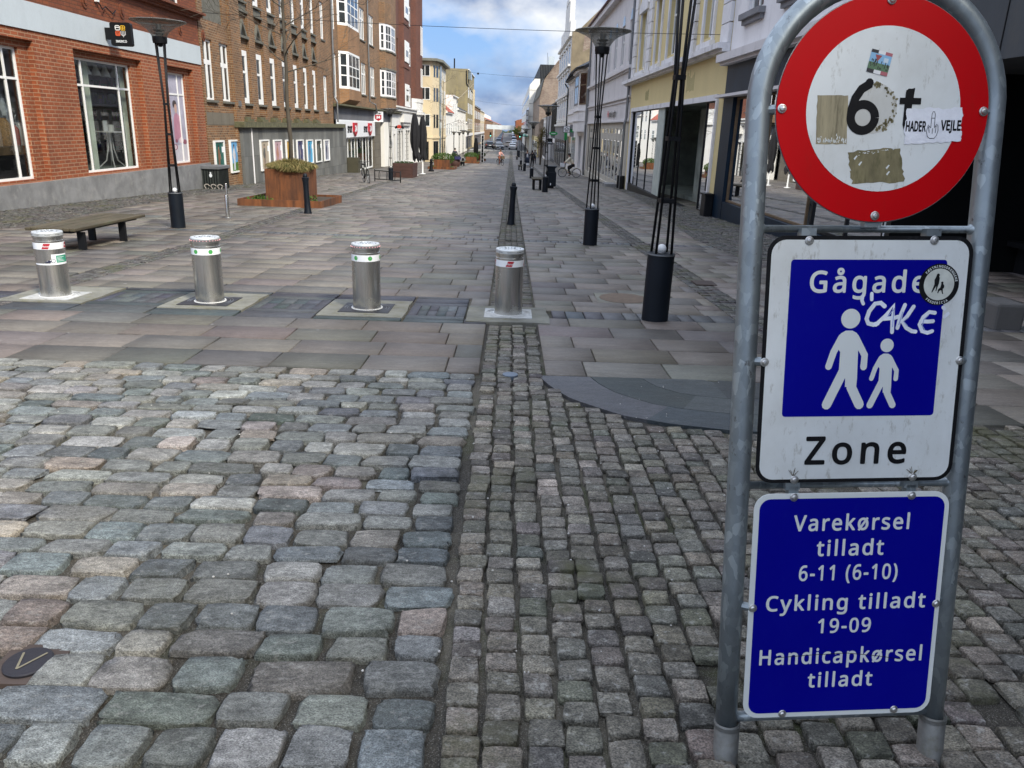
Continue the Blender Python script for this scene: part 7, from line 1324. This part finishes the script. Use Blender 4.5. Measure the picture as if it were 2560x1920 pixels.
def bicycle(lab, loc, rz, fcol, basket=None, lean=0, group=None, steer=0):
    """local frame: rolls towards +Y, wheels touch z = 0"""
    r = root('bicycle', lab, 'bicycle', (0, 0, 0), group); R_ = .335
    for yy in (-.52, .54):
        m = MB(); m.torus((0, yy, R_), R_-.018, .018, 32, 7, 'x'); w = m.build('wheel', 'rubber', r, smooth=True); m = MB(); m.torus((0, yy, R_), R_-.045, .010, 32, 5, 'x'); 
        for k in range(14): a = k*2*math.pi/14; m.tube([(.0, yy, R_), (0, yy+(R_-.05)*math.cos(a), R_+(R_-.05)*math.sin(a))], .0022, 4, False)
        m.lathe([(.025, -.04), (.025, .04)], (0, yy, R_), 10, ax='x'); m.build('rim', 'grey_metal', w)
    fm = fcol; m = MB(); m.smooth = True; bb, seat, head0, head1 = (0, -.06, .30), (0, -.22, .82), (0, .36, .62), (0, .30, .88)
    for a, b, q in ((bb, seat, .018), (bb, head0, .02), (seat, head1, .016) if basket is None else ((0, -.1, .45), head0, .018), (head0, head1, .02), (bb, (0.04, -.52, R_), .012), (bb, (-.04, -.52, R_), .012), ((0, -.19, .70), (0.04, -.52, R_), .010), ((0, -.19, .70), (-.04, -.52, R_), .010), (head0, (.045, .54, R_), .013), (head0, (-.045, .54, R_), .013)): m.tube([a, b], q, 8)
    m.build('frame', fm, r); m = MB(); m.smooth = True
    for yy, a0, a1 in ((-.52, 20, 185), (.54, 15, 150)): m.tube([(0, yy+(R_+.03)*math.cos(math.radians(180-a)) if yy > 0 else yy+(R_+.03)*math.cos(math.radians(a)), R_+(R_+.03)*math.sin(math.radians(a))) for a in range(a0, a1, 12)], .02, 6)
    m.build('mudguard', fm, r); m = MB(); m.smooth = True; m.tube([(-.29, .14, 1.02), (-.24, .26, 1.04), (0, .30, 1.0), (.24, .26, 1.04), (.29, .14, 1.02)], .013, 8); m.tube([(0, .30, .85), (0, .30, 1.0)], .013, 8); m.build('handlebar', 'black_paint', r)
    m = MB(); m.ball((0, -.24, .88), .13, 12, 8, (.75, 1.05, .35)); m.build('saddle', 'rubber', r, smooth=True); m = MB(); m.lathe([(.09, -.015), (.09, .015)], (.06, -.06, .30), 18, ax='x'); m.tube([(.09, -.06, .30), (.09, -.16, .20)], .012, 6); m.tube([(-.09, -.06, .30), (-.09, .04, .40)], .012, 6); m.ctr(.13, -.16, .20, .09, .07, .02); m.ctr(-.13, .04, .40, .09, .07, .02); m.build('crank', 'black_paint', r)
    if basket:
        m = MB(); z0, z1 = .74, 1.02; y0, y1 = .40, .72
        for q in ((-.19, -.18, y0, y1), (.18, .19, y0, y1), (-.18, .18, y0, y0+.01), (-.18, .18, y1-.01, y1)): m.box(q[0], q[1], q[2], q[3], z0, z1)
        m.box(-.18, .18, y0, y1, z0, z0+.01); m.build('basket', basket, r)
    r.location = loc; r.rotation_euler = (0, lean, rz); return r
z = zg(60); bicycle('pale city bicycle with white basket ridden across by the person in cream', (4.42, 60, z), math.pi/2, 'cloth_cream', 'cloth_white')
person('person in cream jacket with dark hair and dark trousers riding a bicycle to the left', (4.50, 60, z), math.pi/2, ride(.35, .05), 'cloth_cream', 'cloth_black', 'hair_dark')
z = zg(92); bicycle('bicycle with dark basket ridden towards us down the middle of the street', (-1.18, 92, z), math.pi+.5, 'black_paint', 'wood_brown')
person('person in pale pink jacket and rust top cycling towards us', (-1.19, 92.0, z), math.pi+.5, ride(.1), 'cloth_pink', 'cloth_rust', 'hair_brown')
z = zg(87); pp_ = person('person in dark coat over white shirt pushing a pram', (1.78, 87, z), math.pi, walk(.16), 'cloth_navy', 'cloth_navy', 'hair_brown', scarf='short'); m = MB(); m.box(-.07, .07, .135, .17, .98, 1.40); m.build('shirt_front', 'cloth_white', pp_, bevel=.02); person('person all in black with dark hair walking beside the pram', (2.32, 87.2, z), math.pi+.1, walk(.2, False), 'cloth_black', 'cloth_black', 'hair_dark')
pr = root('pram', 'navy pram with pale hood rim pushed along by two people', 'pram', (1.78, 86.3, z)); m = MB(); m.prism([(1.53, 86.55+a, z+b) for a, b in ((-.45, .5), (.25, .5), (.32, .78), (-.5, .78))], (.5, 0, 0)); m.build('body', 'cloth_navy', pr); m = MB(); m.lathe([(.27, -.26), (.27, .26)], (1.78, 86.65, z+.80), 20, ax='x'); m.build('hood', 'cloth_navy', pr, smooth=30); m = MB(); m.torus((1.52, 86.65, z+.8), .27, .02, 20, 5, 'x'); m.tube([(1.53, 86.85, z+1.02), (2.03, 86.85, z+1.02)], .015, 6); m.tube([(1.53, 86.85, z+1.02), (1.55, 86.0, z+.25)], .012, 6); m.tube([(2.03, 86.85, z+1.02), (2.01, 86.0, z+.25)], .012, 6); m.build('chassis', 'grey_metal', pr)
for sx in (1.53, 2.03):
    for yy in (86.05, 86.75): m = MB(); m.torus((sx, yy, z+.14), .12, .02, 18, 6, 'x'); m.build('wheel', 'rubber', pr, smooth=True)
m = MB(); m.box(1.62, 1.94, 85.95, 86.4, z+.28, z+.5); m.build('basket', 'cloth_white', pr)
z = zg(81.5); person('person in dark jacket seen from behind the barrel planter', (-5.65, 82, z), 0, walk(.1, False), 'cloth_navy', 'cloth_black', 'hair_dark', scarf='short')
z = zg(98); person('person in grey top walking far down the right pavement', (3.1, 104, zg(104)), 0, walk(.2, False), 'cloth_grey', 'cloth_navy', 'hair_brown')
# parked bicycle and rack on the left
z = zg(39.6); bicycle('dark green bicycle leaning at the rack before the sports shop', (-7.02, 39.3, z), -2.75, 'box_green', None, .10)
r = root('bicycle_rack', 'low black tubular bicycle rack with hoops beside the parked bicycle', 'bicycle rack', (-6.3, 41, zg(41))); zz = zg(41)
m = MB(); m.smooth = True; 
for hz in (.52, .10): m.tube([(-7.0, 41.6, zz+hz), (-5.55, 40.7, zz+hz)], .022, 8)
for a in (0, 1): m.tube([(-7.0+1.45*a, 41.6-.9*a, zz-.03), (-7.0+1.45*a, 41.6-.9*a, zz+.58)], .028, 8)
m.build('rail', 'black_paint', r)
for k in range(3): m = MB(); t = .18+.3*k; m.torus((-7.0+1.45*t, 41.6-.9*t, zz+.30), .19, .012, 20, 5, 'x'); m.build('hoop', 'black_paint', r, smooth=True)
# far hoops at the end of the street
for k, x in enumerate((-3.9, -2.9, -1.5)): m = MB(); m.torus((x, 160, zg(160)+.3), .45, .03, 20, 5, 'y'); tag(m.build('steel_hoop', 'grey_metal', smooth=True), 'low steel hoop at the end of the paved street before the cars', 'hoop', 'steel hoops at the street end')
# ---- cars --------------------------------------------------------------------------
def car_mat(n, c): 
    m, t, b = _new(n); b.inputs['Base Color'].default_value = c+(1,); b.inputs['Roughness'].default_value = .28; b.inputs['Metallic'].default_value = .3; b.inputs['Coat Weight'].default_value = .6; return n
for n, c in (('car_black', (.012, .013, .016)), ('car_silver', (.30, .31, .33)), ('car_white', (.72, .72, .72)), ('car_blue', (.05, .09, .20)), ('car_grey', (.12, .13, .15)), ('car_red', (.25, .03, .03))): car_mat(n, c)
m, t, b = _new('head_light'); b.inputs['Base Color'].default_value = (.8, .82, .85, 1); b.inputs['Roughness'].default_value = .1
simple('tail_light', (.35, .01, .01), .3)
def car(lab, loc, rz, mt, group='cars beyond the junction', suv=True):
    r = root('parked_car', lab, 'car', (0, 0, 0), group); h = 1.62 if suv else 1.46
    low = [(-2.2, .35), (2.15, .32), (2.2, .62), (2.1, .82), (1.1, .98), (-2.15, 1.0), (-2.25, .7)]; cab = [(-2.05, 1.0), (1.05, .98), (.35, h-.12), (.0, h), (-1.3, h), (-1.75, h-.1)]
    def loft(P, w0, w1, zs): 
        n = len(P); V = []; zmin = min(p[1] for p in P); zmax = max(p[1] for p in P)
        for sx in (-1, 1):
            for y, z in P: V.append((sx*(w0+(w1-w0)*(z-zmin)/(zmax-zmin)), y, z))
        return V, [tuple(range(n))[::-1], tuple(range(n, 2*n))]+[(i, (i+1) % n, (i+1) % n+n, i+n) for i in range(n)]
    m = MB(); m.add(*loft(low, .88, .90, 0)); m.add(*loft(cab, .86, .66, 0)); m.build('body', mt, r, bevel=.05)
    m = MB(); k = 1.004
    for sx in (-1, 1):
        m.poly([(sx*(.865-.20*(z-1)/(h-1)+.012), y, z) for y, z in ((-1.8, 1.06), (.78, 1.04), (.22, h-.18), (-1.4, h-.12))])
    m.poly([(-.78, 1.0, 1.03), (.78, 1.0, 1.03), (.62, .36, h-.14), (-.62, .36, h-.14)]); m.poly([(-.74, -2.06, 1.08), (.74, -2.06, 1.08), (.60, -1.80, h-.16), (-.60, -1.80, h-.16)])
    m.build('windows', 'dark_glass', r)
    for sx in (-1, 1):
        for yy in (-1.35, 1.38): m = MB(); m.lathe([(.2, -.12), (.33, -.11), (.33, .11), (.2, .12)], (sx*.80, yy, .33), 20, ax='x'); w = m.build('wheel', 'rubber', r, smooth=30); m = MB(); m.lathe([(.19, .0), (.2, .125), (0, .13)] if sx > 0 else [(.19, 0), (.2, -.125), (0, -.13)], (sx*.80, yy, .33), 14, cap=False, ax='x'); m.build('rim', 'grey_metal', w)
        m = MB(); m.box(sx*.80-.12, sx*.80+.06, 2.05, 2.19, .68, .82); m.build('headlight', 'head_light', r); m = MB(); m.box(sx*.80-.1, sx*.80+.08, -2.26, -2.12, .78, .98); m.build('taillight', 'tail_light', r)
        m = MB(); m.ctr(sx*.98, .75, 1.02, .16, .10, .14); m.build('mirror', mt, r)
    m = MB(); m.box(-.55, .55, 2.18, 2.215, .42, .62); m.build('grille', 'black_paint', r); m = MB(); m.box(-.26, .26, 2.216, 2.225, .40, .51); m.box(-.26, .26, -2.272, -2.262, .66, .77); m.build('number_plate', 'bright_sticker', r)
    r.location = loc; r.rotation_euler.z = rz; return r
zz = zg(185); ca = car('black car seen from behind at the left end of the junction', (-4.95, 186, zz), .10, 'car_black'); cb_ = car('dark silver fronted car facing us beside the black car', (-2.75, 180, zz), math.pi+.15, 'car_grey'); cc = car('white hatchback seen from behind on the right of the far road', (.45, 184, zz), -.05, 'car_white', suv=False)
dup(cc, (-.55, 205, zg(205)), .9, label='white car turning out just behind the white hatchback')
for i, (y, src) in enumerate(((240, cb_), (275, ca), (315, cb_), (365, ca), (430, cb_), (520, ca), (620, cb_))): dup(src, (-3.6-(y-240)*.0085, y, zg(y)), 0.0, label='small dark car in the parked row on the left of the far road')
for i, (y, src) in enumerate(((235, cc), (285, ca), (330, cc), (390, cb_), (460, cc), (560, cc), (680, cc))): dup(src, (.9+(y-240)*.0012, y, zg(y)), 0.0, label='small car in the parked row on the right of the far road')
# ---- wires, banner, traffic lights, far things -----------------------------------------------
def wire(a, b, sag, rr, lab):
    P = [Vector(a).lerp(Vector(b), t)-Vector((0, 0, sag*4*t*(1-t))) for t in np.linspace(0, 1, 25)]; m = MB(); m.tube(P, rr, 5); return tag(m.build('span_wire', 'black_paint', smooth=True), lab, 'wire')
wire((-11.3, 30.2, 5.03), (6, 24.6, 4.27), .12, .008, 'thin black wire spanning from the red brick cornice to the yellow house'); 
w = wire((-8.9, 108, 8.4), (6, 112, 8.0), .15, .013, 'wire with a dark lamp blob crossing before the tan gable'); m = MB(); m.ball((-4.6, 109.3, 8.12), .14, 10, 6); tag(m.build('wire_lamp', 'black_paint', smooth=True), 'small dark lamp blob hanging on the wire before the tan gable', 'lamp'); wire((-8.9, 160, 6.6), (3.8, 178, 6.2), .3, .012, 'faint wire far down the street below the tan house roof'); 
bn = root('street_banner', 'long pale banner stretched across the far end of the street', 'banner', (-2.4, 175, 1.2)); m = MB(); V = []
for i in range(41):
    t = i/40; x = -5.3+5.9*t; y_ = 175+.05*math.sin(t*17); s = .25*t*(1-t)
    V += [(x, y_, 2.1-.07*t-s), (x, y_+.06*math.sin(t*23), 1.2-.04*t-s)]
m.add(V, [(2*i, 2*i+1, 2*i+3, 2*i+2) for i in range(40)]); m.build('cloth', simple('banner_cloth', (.62, .66, .68), .8, var=.12, vs=1.2), bn, smooth=True); m = MB(); m.tube([(-8.9, 175, 2.3), (-5.3, 175, 2.1)], .02, 5); m.tube([(.6, 175, 2.05), (4.5, 175, 2.3)], .02, 5); m.build('rope', 'grey_metal', bn)
def tlight(x, y, lab):
    z = zg(y); r = root('traffic_light', lab, 'traffic light', (x, y, z)); m = MB(); m.tube([(x, y, z), (x, y, z+3.2)], .06, 8); m.build('pole', 'grey_metal', r); m = MB(); m.box(x-.2, x+.2, y-.15, y+.1, z+2.5, z+3.5); hd = m.build('housing', 'black_paint', r)
    m = MB(); m.lathe([(.12, -.16), (.12, -.155), (0, -.157)], (x, y, z+2.72), 14, cap=False, ax='y'); q, t_, b_ = _new('green_lamp') if 'green_lamp' not in MATS else (None, None, None)
    if b_: b_.inputs['Base Color'].default_value = (.1, .5, .4, 1); b_.inputs['Emission Color'].default_value = (.2, 1, .75, 1); b_.inputs['Emission Strength'].default_value = 1.5
    m.build('green_lamp', 'green_lamp', hd)
tlight(-4.9, 192, 'green traffic light on the left above the black car'); tlight(2.0, 192, 'green traffic light on the right of the far junction')
wp = root('white_post', 'tall white post with crossbeam standing under the banner on the left', 'post', (-4.1, 190, zg(190))); m = MB(); m.box(-4.25, -3.95, 190, 190.3, zg(190), 1.8); m.build('shaft', 'bright_stucco', wp)
def crowntree(x, y, h, rad, lab, lm, n, size, trunk=.12):
    z = zg(y); r = root('leafy_tree', lab, 'tree', (x, y, z)); m = MB(); m.tube([(x, y, z), (x+.05, y, z+h*.5), (x, y, z+h*.8)], [trunk, trunk*.8, trunk*.4], 8)
    for k in range(7): a = k*.9; m.tube([(x, y, z+h*(.4+.05*k)), (x+rad*.6*math.cos(a), y+rad*.6*math.sin(a), z+h*(.6+.05*k))], [trunk*.4, trunk*.12], 5)
    m.build('trunk', 'bark', r); m = MB()
    for k in range(9): leaves(m, (x+rng.uniform(-.6, .6)*rad, y+rng.uniform(-.6, .6)*rad, z+h*.68+rng.uniform(-.35, .38)*h*.6), rad*.55, n//9, size, 1, .2)
    m.build('crown', lm, r)
crowntree(3.7, 101, 4.6, .95, 'small tree with sparse brown green leaves behind the right lamp row', 'leaf_brown', 1500, .06); crowntree(1.9, 300, 5.0, 1.7, 'yellow green tree by the road below the far brick block', simple('leaf_lime', (.14, .16, .03), .8) and 'leaf_lime', 900, .25)
m = MB()
for k in range(2600): x = rng.uniform(-60, 60); y = rng.uniform(840, 900); hgt = 3.2+1.0*math.sin(x*.21)+.7*math.sin(x*.47+1); leaves(m, (x, y, -4.3+rng.uniform(0, 1)*hgt), .9, 3, .55)
wd = m.build('distant_woods', 'leaf_dark', kind='stuff'); tag(wd, 'dark green wood closing the far end of the road', 'woods')
m = MB(); m.box(-3.9, -2.6, 835, 840, -4.5, -1.9); m.prism([(-4.4, 834, -1.9), (-2.1, 834, -1.9), (-3.25, 834, -.7)], (0, 7, 0)); tag(m.build('far_house', 'tan_render'), 'tiny pale gabled house before the distant wood', 'building')
